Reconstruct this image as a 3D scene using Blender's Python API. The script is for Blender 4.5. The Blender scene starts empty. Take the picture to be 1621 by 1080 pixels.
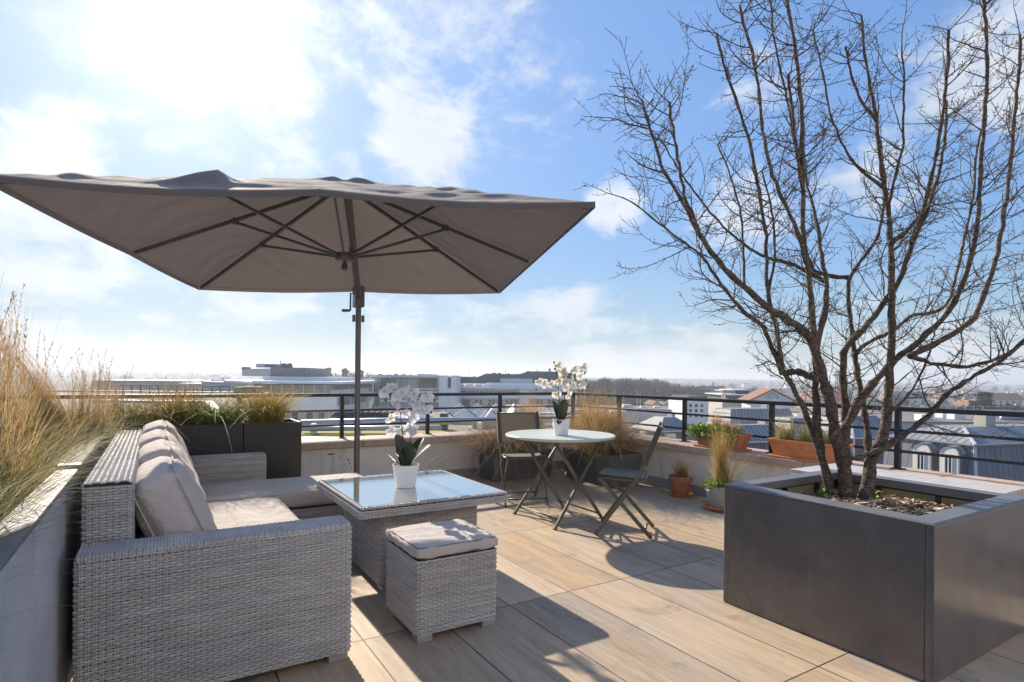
import bpy, bmesh, math, random
import numpy as np
from mathutils import Vector, Matrix

S = bpy.context.scene
COL = S.collection
R = math.radians
rnd = random.Random(7)
nrs = np.random.RandomState(11)

# ---------------------------------------------------------------- camera
YAW, ROLL, FOC, CY, CX, CAMH = 0.556758, -0.011023, 904.06, 598.24, 810.5, 1.2
cam_f = np.array([math.sin(YAW), math.cos(YAW), 0.0])
_r = np.array([math.cos(YAW), -math.sin(YAW), 0.0])
_d = np.array([0, 0, -1.0])
cam_r = _r * math.cos(ROLL) + _d * math.sin(ROLL)
cam_d = -_r * math.sin(ROLL) + _d * math.cos(ROLL)
cd = bpy.data.cameras.new('camera')
cd.sensor_width = 36.0
cd.lens = FOC / 1621 * 36
cd.shift_y = (CY - 540) / 1621
cd.clip_start = 0.05
cd.clip_end = 20000
cam = bpy.data.objects.new('camera', cd)
COL.objects.link(cam)
M = Matrix.Identity(4)
for i in range(3):
    M[i][0] = cam_r[i]; M[i][1] = -cam_d[i]; M[i][2] = -cam_f[i]
M[2][3] = CAMH
cam.matrix_world = M
S.camera = cam

def ray(px, py):
    return cam_r * (px - CX) / FOC + cam_d * (py - CY) / FOC + cam_f
def P(px, py, D):
    """world point on the sight line of a photo pixel at depth D metres"""
    return np.array([0, 0, CAMH]) + ray(px, py) * D
def PX(px, py, x):
    v = ray(px, py); return np.array([0, 0, CAMH]) + v * (x / v[0])
def PY(px, py, y):
    v = ray(px, py); return np.array([0, 0, CAMH]) + v * (y / v[1])
def PZ(px, py, z):
    v = ray(px, py); return np.array([0, 0, CAMH]) + v * ((z - CAMH) / v[2])

# ---------------------------------------------------------------- light
SUN_EL, SUN_AZ = R(27.4), R(1.0)            # azimuth measured from +Y towards +X
sun_dir = Vector((math.sin(SUN_AZ) * math.cos(SUN_EL), math.cos(SUN_AZ) * math.cos(SUN_EL), math.sin(SUN_EL)))
sl = bpy.data.lights.new('sun', 'SUN')
sl.energy = 4.4
sl.angle = R(0.55)
sl.color = (1.0, 0.885, 0.735)
so = bpy.data.objects.new('sun', sl)
so.rotation_euler = (-sun_dir).to_track_quat('-Z', 'Y').to_euler()
so.location = (0, 0, 30)
COL.objects.link(so)
S.view_settings.view_transform = 'Standard'
S.view_settings.look = 'None'
S.view_settings.exposure = 1.0
S.view_settings.gamma = 1.0
S.render.film_transparent = False

# ---------------------------------------------------------------- sky
SKY_STRENGTH = 0.19
wd = bpy.data.worlds.new('World')
S.world = wd
wd.use_nodes = True
wt = wd.node_tree
wt.nodes.clear()

class NT:
    """small node-tree writer"""
    def __init__(s, tree): s.t = tree; s.n = tree.nodes; s.l = tree.links
    def node(s, typ, **k):
        n = s.n.new(typ)
        for a, b in k.items(): setattr(n, a, b)
        return n
    def put(s, sock, v):
        if v is None: return
        if hasattr(v, 'is_linked') or isinstance(v, bpy.types.NodeSocket): s.l.new(v, sock)
        else:
            if isinstance(v, (tuple, list)) and len(v) == 3 and sock.type == 'RGBA': v = (*v, 1)
            sock.default_value = v
    def math(s, op, a, b=None, c=None, clamp=False):
        n = s.node('ShaderNodeMath', operation=op, use_clamp=clamp)
        s.put(n.inputs[0], a); s.put(n.inputs[1], b); s.put(n.inputs[2], c)
        return n.outputs[0]
    def vmath(s, op, a, b=None):
        n = s.node('ShaderNodeVectorMath', operation=op)
        s.put(n.inputs[0], a)
        if b is not None: s.put(n.inputs[1], b)
        return n.outputs['Value'] if op in ('DOT_PRODUCT', 'LENGTH') else n.outputs[0]
    def scale(s, a, k):
        n = s.node('ShaderNodeVectorMath', operation='SCALE'); s.put(n.inputs[0], a); s.put(n.inputs['Scale'], k); return n.outputs[0]
    def mix(s, f, a, b, blend='MIX'):
        n = s.node('ShaderNodeMix', data_type='RGBA', blend_type=blend)
        s.put(n.inputs[0], f); s.put(n.inputs[6], a); s.put(n.inputs[7], b)
        return n.outputs[2]
    def noise(s, vec, sc, detail=4, rough=0.55, dist=0.0):
        n = s.node('ShaderNodeTexNoise')
        s.put(n.inputs['Vector'], vec); n.inputs['Scale'].default_value = sc
        n.inputs['Detail'].default_value = detail; n.inputs['Roughness'].default_value = rough
        n.inputs['Distortion'].default_value = dist
        return n.outputs['Fac']
    def ramp(s, f, stops):
        n = s.node('ShaderNodeValToRGB'); s.put(n.inputs[0], f)
        e = n.color_ramp.elements
        while len(e) > 1: e.remove(e[-1])
        for i, (p, c) in enumerate(stops):
            if isinstance(c, (int, float)): c = (c, c, c)
            el = e[0] if i == 0 else e.new(p)
            el.position = p; el.color = (*c[:3], 1)
        return n.outputs[0]
    def range(s, v, a, b, c=0.0, d=1.0, smooth=False):
        n = s.node('ShaderNodeMapRange', interpolation_type='SMOOTHSTEP' if smooth else 'LINEAR')
        s.put(n.inputs[0], v)
        for i, q in zip((1, 2, 3, 4), (a, b, c, d)): n.inputs[i].default_value = q
        return n.outputs[0]
    def comb(s, x, y, z):
        n = s.node('ShaderNodeCombineXYZ')
        for i, q in enumerate((x, y, z)): s.put(n.inputs[i], q)
        return n.outputs[0]
    def sep(s, v):
        n = s.node('ShaderNodeSeparateXYZ'); s.put(n.inputs[0], v); return n.outputs
    def bump(s, h, strength=0.5, dist=0.01, normal=None):
        n = s.node('ShaderNodeBump'); n.inputs['Strength'].default_value = strength; n.inputs['Distance'].default_value = dist
        s.put(n.inputs['Height'], h)
        if normal is not None: s.put(n.inputs['Normal'], normal)
        return n.outputs[0]

def build_sky():
    w = NT(wt)
    sky = w.node('ShaderNodeTexSky', sky_type='NISHITA', sun_disc=False)
    sky.sun_elevation = SUN_EL
    sky.sun_rotation = SUN_AZ
    sky.altitude = 100; sky.air_density = 1.0; sky.dust_density = 0.25; sky.ozone_density = 2.2
    sc = w.scale(sky.outputs[0], SKY_STRENGTH)
    lumv = w.vmath('DOT_PRODUCT', sc, (0.3, 0.5, 0.2))
    sc = w.scale(sc, w.math('DIVIDE', 1.0, w.math('ADD', 1.0, w.math('MULTIPLY', lumv, 3.1))))      # sky brightness compressed in colour, dimming the aureole
    bg1 = w.node('ShaderNodeBackground'); w.put(bg1.inputs[0], w.vmath('MULTIPLY', sc, (0.75, 0.99, 1.21))); bg1.inputs[1].default_value = 1.0
    tc = w.node('ShaderNodeTexCoord')
    d = w.vmath('NORMALIZE', tc.outputs['Generated'])
    x, y, z = w.sep(d)
    # cloud noise: flattened towards the horizon
    zz = w.math('ADD', z, 0.16)
    flat = w.comb(w.math('DIVIDE', x, zz), w.math('DIVIDE', y, zz), w.math('MULTIPLY', z, 1.5))
    n1 = w.noise(flat, 1.9, 7, 0.58, 0.35)
    n2 = w.noise(w.vmath('MULTIPLY', d, (1, 1, 1.7)), 7.5, 8, 0.62, 0.5)
    n3 = w.noise(w.vmath('MULTIPLY', d, (1, 1, 1.6)), 24.0, 6, 0.65, 0.4)
    cov = None
    # soft cloud banks in sky directions: px, py, angular radius (deg), weight
    banks = [(420, 0, 14, .56), (760, 60, 11, .52), (250, 30, 9, .44), (620, 30, 11, .48), (850, 130, 7, .40), (670, 195, 6, .78), (560, 185, 4, .3), (80, 232, 4.4, .74), (255, 222, 2.6, .34),
             (60, 350, 6, .66), (130, 375, 4.5, .46), (480, 262, 7, .45), (380, 262, 4.5, .42), (970, 325, 2.8, .80), (1215, 125, 4.5, .52), (1560, 110, 6, .62), (1500, 130, 4, .5),
             (1400, 275, 4.5, .56), (1330, 285, 3.5, .4), (1170, 320, 5, .5), (1560, 0, 5, .5), (120, 10, 6, .2),
             (420, 470, 9, .42), (850, 500, 10, .50), (150, 520, 9, .44), (1080, 560, 8, .5), (960, 570, 7, .4), (600, 500, 7, .3), (640, 560, 8, .3), (1480, 560, 9, .45), (1340, 520, 7, .3), (300, 560, 8, .25)]
    for px, py, rad, wgt in banks:
        v = ray(px, py); v = v / np.linalg.norm(v)
        # squash low banks into streaks
        sq = 1.0 if py < 380 else 2.6
        dd = w.vmath('SUBTRACT', d, tuple(v))
        dd = w.vmath('MULTIPLY', dd, (1, 1, sq))
        dist = w.vmath('LENGTH', dd)
        m = w.range(dist, math.radians(rad) * 0.25, math.radians(rad) * 1.6, wgt, 0.0, True)
        cov = m if cov is None else w.math('MAXIMUM', cov, m)
    hor = w.range(z, 0.0, 0.42, 0.16, 0.0, True)
    cov = w.math('ADD', cov, hor)
    behind = w.range(y, 0.05, -0.45, 0.0, 0.22, True)                   # unseen cloud added behind the camera to fill the shadows with light
    cov = w.math('ADD', cov, behind)
    mixn = w.math('ADD', w.math('ADD', w.math('MULTIPLY', n1, 0.45), w.math('MULTIPLY', n2, 0.60)), w.math('MULTIPLY', n3, 0.26))
    dens = w.math('ADD', w.math('MULTIPLY', w.math('SUBTRACT', mixn, 0.655), 2.3), cov)
    mask = w.range(dens, 0.26, 0.80, 0, 1, True)
    # forward glow of thin cloud near the sun
    cs = w.vmath('DOT_PRODUCT', d, tuple(sun_dir))
    ang = w.math('ARCCOSINE', w.math('MINIMUM', cs, 1.0))
    glow = w.math('ADD', w.math('MULTIPLY', w.math('ADD', w.math('EXPONENT', w.math('MULTIPLY', ang, -5.0)), w.math('EXPONENT', w.math('MULTIPLY', ang, -26.0))), 1.0),
                  w.math('MULTIPLY', w.math('EXPONENT', w.math('MULTIPLY', ang, -3.0)), 0.10))
    shade = w.range(w.noise(d, 5.0, 5, 0.6), 0.3, 0.75, 0.86, 1.06)
    lum = w.math('MULTIPLY', w.math('ADD', 0.47, w.math('MULTIPLY', glow, 0.32)), shade)
    cl = w.node('ShaderNodeBackground'); w.put(cl.inputs[0], (0.93, 0.97, 1.03)); w.put(cl.inputs[1], lum)
    g = w.node('ShaderNodeBackground'); w.put(g.inputs[0], (1.0, 0.97, 0.92)); w.put(g.inputs[1], w.math('MULTIPLY', glow, 0.34))
    add = w.node('ShaderNodeAddShader'); w.l.new(bg1.outputs[0], add.inputs[0]); w.l.new(g.outputs[0], add.inputs[1])
    mx = w.node('ShaderNodeMixShader'); w.put(mx.inputs[0], w.math('MAXIMUM', w.math('MULTIPLY', mask, 0.84), w.range(z, -0.02, 0.22, 0.16, 0.0, True)))
    w.l.new(add.outputs[0], mx.inputs[1]); w.l.new(cl.outputs[0], mx.inputs[2])
    out = w.node('ShaderNodeOutputWorld'); w.l.new(mx.outputs[0], out.inputs[0])
build_sky()

# ---------------------------------------------------------------- materials
MATS = {}
def new_mat(name):
    m = bpy.data.materials.new(name); m.use_nodes = True
    m.node_tree.nodes.clear()
    w = NT(m.node_tree)
    out = w.node('ShaderNodeOutputMaterial')
    b = w.node('ShaderNodeBsdfPrincipled')
    w.l.new(b.outputs[0], out.inputs[0])
    MATS[name] = m
    return m, w, b, out
def setp(w, b, **k):
    names = dict(col='Base Color', rough='Roughness', metal='Metallic', spec='Specular IOR Level', normal='Normal', coat='Coat Weight', trans='Transmission Weight', ior='IOR', alpha='Alpha', sheen='Sheen Weight')
    for a, v in k.items(): w.put(b.inputs[names[a]], v)
def coords(w, kind='Object'):
    return w.node('ShaderNodeTexCoord').outputs[kind]

def mat_plain(name, col, rough=0.6, metal=0.0, var=0.15, sc=6.0, bump=0.0, bsc=60.0, spec=0.5, fine=0.0):
    """one colour, broken up by noise in tone, gloss and relief"""
    m, w, b, o = new_mat(name)
    c = coords(w)
    n = w.noise(c, sc, 5, 0.6, 0.3)
    k = w.range(n, 0.25, 0.75, 1 - var, 1 + var)
    if fine:
        k = w.math('MULTIPLY', k, w.range(w.noise(c, sc * 14, 3, 0.7), 0.3, 0.7, 1 - fine, 1 + fine))
    setp(w, b, col=w.scale(tuple(col), k), rough=w.math('ADD', rough - 0.08, w.math('MULTIPLY', n, 0.16)), metal=metal, spec=spec)
    if bump: setp(w, b, normal=w.bump(w.noise(c, bsc, 4, 0.6), bump, 0.01))
    return m

def mat_wicker(name, light):
    """woven synthetic strand: the weave itself is modelled, this is the strand's skin"""
    m, w, b, o = new_mat(name)
    c = coords(w)
    t = w.range(w.noise(w.vmath('MULTIPLY', c, (6, 6, 60)), 1.0, 3, 0.6), 0.3, 0.7, 0.80, 1.18)
    big = w.range(w.noise(c, 2.2, 4), 0.3, 0.7, 0.92, 1.06)
    at = w.node('ShaderNodeAttribute', attribute_name='Col')
    setp(w, b, col=w.vmath('MULTIPLY', w.scale(tuple(2 * q for q in light), w.math('MULTIPLY', t, big)), at.outputs['Vector']), rough=0.50, spec=0.4, normal=w.bump(w.noise(c, 300, 2), 0.15, 0.002))
    return m

def mat_fabric(name, col, rough=0.85, wr=0.25, sc=7.0, translucent=None, crease=0.0):
    m, w, b, o = new_mat(name)
    c = coords(w)
    big = w.noise(c, sc, 4, 0.55, 0.6)
    wv = w.noise(c, 420, 2, 0.5)
    k = w.range(w.noise(c, 3.0, 5, 0.6), 0.3, 0.7, 0.93, 1.06)
    setp(w, b, col=w.scale(tuple(col), k), rough=rough, spec=0.25, sheen=0.25,
         normal=w.bump(w.math('ADD', w.math('ADD', w.math('MULTIPLY', big, 1.0), w.math('MULTIPLY', w.noise(w.vmath('MULTIPLY', c, (1.0, 2.6, 1.4)), sc * 1.7, 5, 0.6, 1.6), crease)), w.math('MULTIPLY', wv, 0.03)), wr, 0.05))
    if translucent:
        t = w.node('ShaderNodeBsdfTranslucent'); w.put(t.inputs[0], translucent[1])
        mx = w.node('ShaderNodeMixShader'); mx.inputs[0].default_value = translucent[0]
        w.l.new(b.outputs[0], mx.inputs[1]); w.l.new(t.outputs[0], mx.inputs[2]); w.l.new(mx.outputs[0], o.inputs[0])
    return m

def mat_leaf(name, rough=0.6, tr=0.45, spec=0.3):
    """blades and leaves: own colour from the mesh, light passes through"""
    m, w, b, o = new_mat(name)
    a = w.node('ShaderNodeAttribute', attribute_name='Col')
    setp(w, b, col=a.outputs[0], rough=rough, spec=spec)
    t = w.node('ShaderNodeBsdfTranslucent'); w.put(t.inputs[0], a.outputs[0])
    mx = w.node('ShaderNodeMixShader'); mx.inputs[0].default_value = tr
    w.l.new(b.outputs[0], mx.inputs[1]); w.l.new(t.outputs[0], mx.inputs[2]); w.l.new(mx.outputs[0], o.inputs[0])
    return m

def mat_tiles():
    m, w, b, o = new_mat('wood_look_tile')
    x, y, _ = w.sep(coords(w))
    W_, L_, U0, V0 = 0.391, 1.205, 0.810, 3.761
    a = w.math('DIVIDE', w.math('SUBTRACT', x, U0), W_)
    c = w.math('DIVIDE', w.math('SUBTRACT', y, V0), L_)
    ia, ic = w.math('FLOOR', a), w.math('FLOOR', c)
    fa, fc = w.math('FRACT', a), w.math('FRACT', c)
    ea = w.math('MULTIPLY', w.math('MINIMUM', fa, w.math('SUBTRACT', 1.0, fa)), W_)
    ec = w.math('MULTIPLY', w.math('MINIMUM', fc, w.math('SUBTRACT', 1.0, fc)), L_)
    e = w.math('MINIMUM', ea, ec)
    joint = w.range(e, 0.0022, 0.0042, 1.0, 0.0, True)
    wn = w.node('ShaderNodeTexWhiteNoise', noise_dimensions='2D'); w.put(wn.inputs['Vector'], w.comb(ia, ic, 0.0))
    r1 = wn.outputs['Value']
    r2 = wn.outputs['Color']
    off = w.math('MULTIPLY', r1, 37.0)
    g1 = w.noise(w.comb(w.math('MULTIPLY', x, 11.0), w.math('MULTIPLY', y, 1.3), off), 1.0, 6, 0.62, 0.9)
    g2 = w.noise(w.comb(w.math('MULTIPLY', x, 75.0), w.math('MULTIPLY', y, 2.4), off), 1.0, 5, 0.68, 0.7)
    g3 = w.noise(w.comb(w.math('MULTIPLY', x, 4.0), w.math('MULTIPLY', y, 1.6), off), 1.0, 5, 0.65, 0.5)
    g4 = w.noise(w.comb(w.math('MULTIPLY', x, 190.0), w.math('MULTIPLY', y, 5.0), off), 1.0, 2, 0.5)
    t = w.math('ADD', w.math('MULTIPLY', g1, 0.66), w.math('MULTIPLY', g2, 0.34))
    base = w.ramp(t, [(0.28, (0.285, 0.208, 0.136)), (0.42, (0.435, 0.327, 0.220)), (0.56, (0.530, 0.412, 0.286)), (0.72, (0.580, 0.468, 0.345))])
    grey = w.ramp(t, [(0.28, (0.21, 0.185, 0.16)), (0.5, (0.385, 0.340, 0.285)), (0.7, (0.49, 0.44, 0.38))])
    base = w.mix(w.range(g3, 0.47, 0.66, 0, 0.62, True), base, grey)
    cr, cg, cb = w.sep(r2)
    base = w.mix(w.range(cg, .55, .9, 0, .55), base, w.vmath('MULTIPLY', base, (.80, .82, .86)))
    base = w.mix(w.range(cb, .45, .9, 0, .7), base, w.vmath('MULTIPLY', base, (1.08, .98, .84)))
    k = w.math('MULTIPLY', w.range(r1, 0, 1, 0.84, 1.12), w.range(g4, 0.3, 0.7, 0.88, 1.10))
    base = w.scale(base, k)
    # worn foot marks and dirt
    dirt = w.noise(coords(w), 3.1, 6, 0.7, 0.8)
    base = w.mix(w.range(dirt, 0.55, 0.74, 0, 0.50, True), base, (0.15, 0.13, 0.115))
    speck = w.noise(coords(w), 60, 3, 0.6)
    base = w.mix(w.range(speck, 0.70, 0.76, 0, 0.5), base, (0.10, 0.075, 0.055))
    wearj = w.range(w.noise(coords(w), 14, 3), 0.35, 0.6, 0.8, 1.0)
    col = w.mix(w.math('MULTIPLY', joint, wearj), base, (0.014, 0.010, 0.008))
    h = w.math('SUBTRACT', w.math('ADD', w.math('MULTIPLY', g2, 0.12), w.math('MULTIPLY', g1, 0.1)), joint)
    setp(w, b, col=col, rough=w.range(g1, 0.3, 0.7, 0.62, 0.5), spec=0.4, normal=w.bump(h, 0.45, 0.004))
    return m

def mat_stone(name, a, c, sc=3.0, rough=0.75, streak=0.25, dirt=(0.10, 0.085, 0.07)):
    m, w, b, o = new_mat(name)
    p = coords(w)
    x, y, z = w.sep(p)
    n = w.noise(p, sc, 6, 0.62, 0.4)
    f = w.noise(p, 90, 3, 0.6)
    st = w.noise(w.comb(w.math('MULTIPLY', x, 8.0), w.math('MULTIPLY', y, 8.0), w.math('MULTIPLY', z, 0.8)), 1.0, 4, 0.6)
    col = w.mix(w.range(n, 0.3, 0.7), a, c)
    col = w.mix(w.range(st, 0.52, 0.75, 0, streak, True), col, dirt)
    col = w.scale(col, w.range(f, 0.3, 0.7, 0.93, 1.07))
    setp(w, b, col=col, rough=rough, spec=0.3, normal=w.bump(w.math('ADD', n, w.math('MULTIPLY', f, 0.25)), 0.25, 0.01))
    return m

def mat_seam(name, col, pitch=0.45, axis='u', rough=0.38, metal=0.35, width=0.035):
    """sheet metal with standing seams across UV"""
    m, w, b, o = new_mat(name)
    u, v, _ = w.sep(coords(w, 'UV'))
    q = u if axis == 'u' else v
    f = w.math('FRACT', w.math('DIVIDE', q, pitch))
    e = w.math('MULTIPLY', w.math('MINIMUM', f, w.math('SUBTRACT', 1.0, f)), pitch)
    seam = w.range(e, width * 0.5, width, 1.0, 0.0, True)
    wn = w.node('ShaderNodeTexWhiteNoise', noise_dimensions='1D'); w.put(wn.inputs['W'], w.math('FLOOR', w.math('DIVIDE', q, pitch)))
    n = w.noise(coords(w), 0.8, 5, 0.6)
    k = w.math('MULTIPLY', w.range(wn.outputs[0], 0, 1, 0.90, 1.1), w.range(n, 0.3, 0.7, 0.85, 1.15))
    c = w.mix(w.math('MULTIPLY', seam, 0.75), w.scale(tuple(col), k), tuple(x * 0.30 for x in col))  # strips darkened too, painting the shadow lines of the seams
    setp(w, b, col=c, rough=rough, metal=metal, normal=w.bump(seam, 0.9, 0.05))
    return m

def mat_bands(name, wall, glass, ph, pw, sill=0.4, mull=0.08, rough=0.15):
    """curtain wall: storeys of glass panes between slab edges, in UV metres"""
    m, w, b, o = new_mat(name)
    u, v, _ = w.sep(coords(w, 'UV'))
    fv = w.math('FRACT', w.math('DIVIDE', v, ph)); fu = w.math('FRACT', w.math('DIVIDE', u, pw))
    iv = w.math('FLOOR', w.math('DIVIDE', v, ph)); iu = w.math('FLOOR', w.math('DIVIDE', u, pw))
    isw = w.math('MAXIMUM', w.math('LESS_THAN', fv, sill), w.math('LESS_THAN', fu, mull))
    wn = w.node('ShaderNodeTexWhiteNoise', noise_dimensions='2D'); w.put(wn.inputs['Vector'], w.comb(iu, iv, 0.0))
    g = w.scale(tuple(glass), w.range(wn.outputs['Value'], 0, 1, 0.45, 1.75))
    n = w.noise(coords(w), 0.3, 4)
    setp(w, b, col=w.mix(isw, g, w.scale(tuple(wall), w.range(n, 0.3, 0.7, 0.9, 1.1))),
         rough=w.math('ADD', rough, w.math('MULTIPLY', isw, 0.5)), normal=w.bump(isw, 0.6, 0.1))
    return m

mat_tiles()
mat_wicker('wicker_grey', (0.48, 0.46, 0.445))
mat_plain('wicker_gap_shade', (0.035, 0.03, 0.027), 0.8)  # near-black body: shade between the strands put into its colour
mat_fabric('cushion_fabric', (0.53, 0.465, 0.43), wr=0.42, sc=7, crease=0.8)
mat_plain('piping_dark', (0.20, 0.17, 0.16), 0.8)
mat_fabric('canopy_fabric', (0.130, 0.117, 0.114), wr=0.35, sc=4.5, crease=0.5, translucent=(0.16, (0.26, 0.21, 0.19)))
mat_plain('umbrella_metal', (0.150, 0.138, 0.133), 0.4, 0.5, var=0.1)
mat_plain('rail_metal', (0.030, 0.030, 0.031), 0.42, 0.3, var=0.2, bump=0.05, bsc=200)
def mat_planter():
    m, w, b, o = new_mat('planter_metal')
    p = coords(w); x, y, z = w.sep(p)
    n = w.noise(p, 2.4, 5, 0.6, 0.6); n2 = w.noise(p, 6.5, 5, 0.65, 0.5)
    runs = w.noise(w.comb(w.math('MULTIPLY', x, 14.0), w.math('MULTIPLY', y, 14.0), w.math('MULTIPLY', z, 0.9)), 1.0, 5, 0.65)
    col = w.ramp(n, [(.3, (.080, .077, .080)), (.5, (.112, .103, .102)), (.7, (.096, .100, .096))])
    col = w.scale(col, w.range(n2, .3, .7, .84, 1.16))
    col = w.mix(w.range(runs, .56, .74, 0, .35, True), col, (.20, .185, .175))
    sp = w.noise(p, 55, 3, .6); spot = w.math('MULTIPLY', w.range(sp, .66, .72), w.range(w.noise(p, 5, 2), .55, .62))
    col = w.mix(w.math('MULTIPLY', spot, .7), col, (.03, .027, .026))
    low = w.math('MULTIPLY', w.range(z, .0, .16, 1, 0, True), w.range(n2, .35, .65))
    col = w.mix(w.math('MULTIPLY', low, .35), col, (.22, .20, .18))
    b.inputs['Coat Roughness'].default_value = 0.22
    setp(w, b, col=col, rough=w.range(w.math('ADD', w.math('MULTIPLY', n2, .5), w.math('MULTIPLY', runs, .5)), .3, .7, .26, .46), metal=0.2, spec=0.5, coat=0.6, normal=w.bump(w.math('ADD', w.noise(p, 1.7, 2), w.math('MULTIPLY', sp, .03)), .12, .04))
mat_planter()
mat_plain('planter_rim', (0.135, 0.140, 0.145), 0.45, 0.1, var=0.15, sc=4, fine=0.05)
mat_plain('black_planter', (0.022, 0.019, 0.018), 0.5, 0.0, var=0.2, sc=3)
mat_plain('grey_trough', (0.125, 0.122, 0.126), 0.6, 0.0, var=0.2, sc=4, bump=0.1)
mat_plain('aluminium_foot', (0.45, 0.45, 0.46), 0.4, 0.6, var=0.1)
mat_plain('olive_metal', (0.120, 0.122, 0.085), 0.45, 0.2, var=0.1)
mat_plain('sage_tabletop', (0.55, 0.60, 0.51), 0.32, 0.0, var=0.04, sc=3)
mat_fabric('sling_fabric', (0.120, 0.115, 0.100), rough=0.7, wr=0.05, translucent=(0.25, (0.16, 0.13, 0.10)))
mat_stone('render_white', (0.82, 0.77, 0.69), (0.74, 0.69, 0.62), 2.0, 0.85, 0.35, (0.22, 0.19, 0.15))
mat_stone('coping_stone', (0.52, 0.40, 0.31), (0.44, 0.31, 0.24), 5.0, 0.7, 0.45, (0.16, 0.12, 0.075))
mat_stone('skirting_grey', (0.36, 0.35, 0.35), (0.28, 0.28, 0.28), 4.0, 0.6, 0.3)
mat_stone('bed_rim_dimmed', (0.20, 0.205, 0.215), (0.13, 0.135, 0.145), 5.0, 0.55, 0.3, (0.09, 0.09, 0.10))  # top of the wall darkened in colour to hold down the sunlight on it
mat_stone('concrete_wall', (0.50, 0.52, 0.555), (0.38, 0.395, 0.43), 3.0, 0.5, 0.28, (0.17, 0.17, 0.19))
mat_stone('weathered_rim', (0.40, 0.36, 0.31), (0.22, 0.19, 0.16), 10.0, 0.8, 0.5)
mat_stone('soil', (0.075, 0.055, 0.04), (0.045, 0.034, 0.026), 12, 0.95, 0.1)
mat_stone('terracotta', (0.66, 0.27, 0.115), (0.56, 0.205, 0.085), 6.0, 0.75, 0.35, (0.50, 0.36, 0.25))
mat_stone('terracotta_old', (0.46, 0.20, 0.10), (0.34, 0.14, 0.07), 6.0, 0.8, 0.35, (0.14, 0.08, 0.05))
mat_plain('glazed_pot', (0.33, 0.39, 0.37), 0.35, 0.0, var=0.08)
mat_plain('white_ceramic', (0.78, 0.79, 0.80), 0.35, 0.0, var=0.03)
mat_stone('felt_liner', (0.34, 0.29, 0.16), (0.22, 0.20, 0.13), 14, 0.95, 0.3, (0.10, 0.11, 0.05))
mat_leaf('blade_leaf')
mat_leaf('orchid_petal', 0.5, 0.35)
mat_leaf('orchid_leaf', 0.3, 0.05, 0.5)
mat_leaf('bark_chip', 0.85, 0.0, 0.2)
mat_plain('slat_white', (0.50, 0.475, 0.455), 0.6, 0.0, var=0.12, sc=9)
def mat_bark():
    m, w, b, o = new_mat('bark')
    p = coords(w)
    n = w.noise(p, 38, 5, 0.7, 0.5); r = w.noise(w.vmath('MULTIPLY', p, (30, 30, 130)), 1.0, 4, 0.65)
    col = w.ramp(w.math('ADD', w.math('MULTIPLY', n, 0.5), w.math('MULTIPLY', r, 0.5)), [(0.3, (0.040, 0.030, 0.023)), (0.5, (0.120, 0.092, 0.071)), (0.66, (0.34, 0.285, 0.235))])
    lich = w.noise(p, 7, 4, 0.6)
    col = w.mix(w.range(lich, 0.60, 0.70, 0, 0.5), col, (0.20, 0.19, 0.12))
    setp(w, b, col=col, rough=0.8, spec=0.25, normal=w.bump(w.math('ADD', n, r), 1.0, 0.02))
mat_bark()
def mat_glass():
    m, w, b, o = new_mat('table_glass')
    w.n.remove(b)
    fr = w.node('ShaderNodeFresnel'); fr.inputs[0].default_value = 1.75
    tr = w.node('ShaderNodeBsdfTransparent'); w.put(tr.inputs[0], (0.83, 0.90, 0.87)); gl_col = (1.0, 0.98, 0.93)
    gl = w.node('ShaderNodeBsdfGlossy'); gl.inputs['Roughness'].default_value = 0.06; w.put(gl.inputs[0], gl_col)
    n = w.noise(coords(w), 2.5, 3)
    w.put(gl.inputs['Normal'], w.bump(n, 0.02, 0.02))
    df = w.node('ShaderNodeBsdfDiffuse'); w.put(df.inputs[0], (0.80, 0.84, 0.83))
    m1 = w.node('ShaderNodeMixShader'); m1.inputs[0].default_value = 0.34
    w.l.new(tr.outputs[0], m1.inputs[1]); w.l.new(df.outputs[0], m1.inputs[2])
    mx = w.node('ShaderNodeMixShader'); w.put(mx.inputs[0], w.math('ADD', w.math('MULTIPLY', fr.outputs[0], 0.6), 0.55, clamp=True))
    w.l.new(m1.outputs[0], mx.inputs[1]); w.l.new(gl.outputs[0], mx.inputs[2]); w.l.new(mx.outputs[0], o.inputs[0])
mat_glass()
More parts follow.
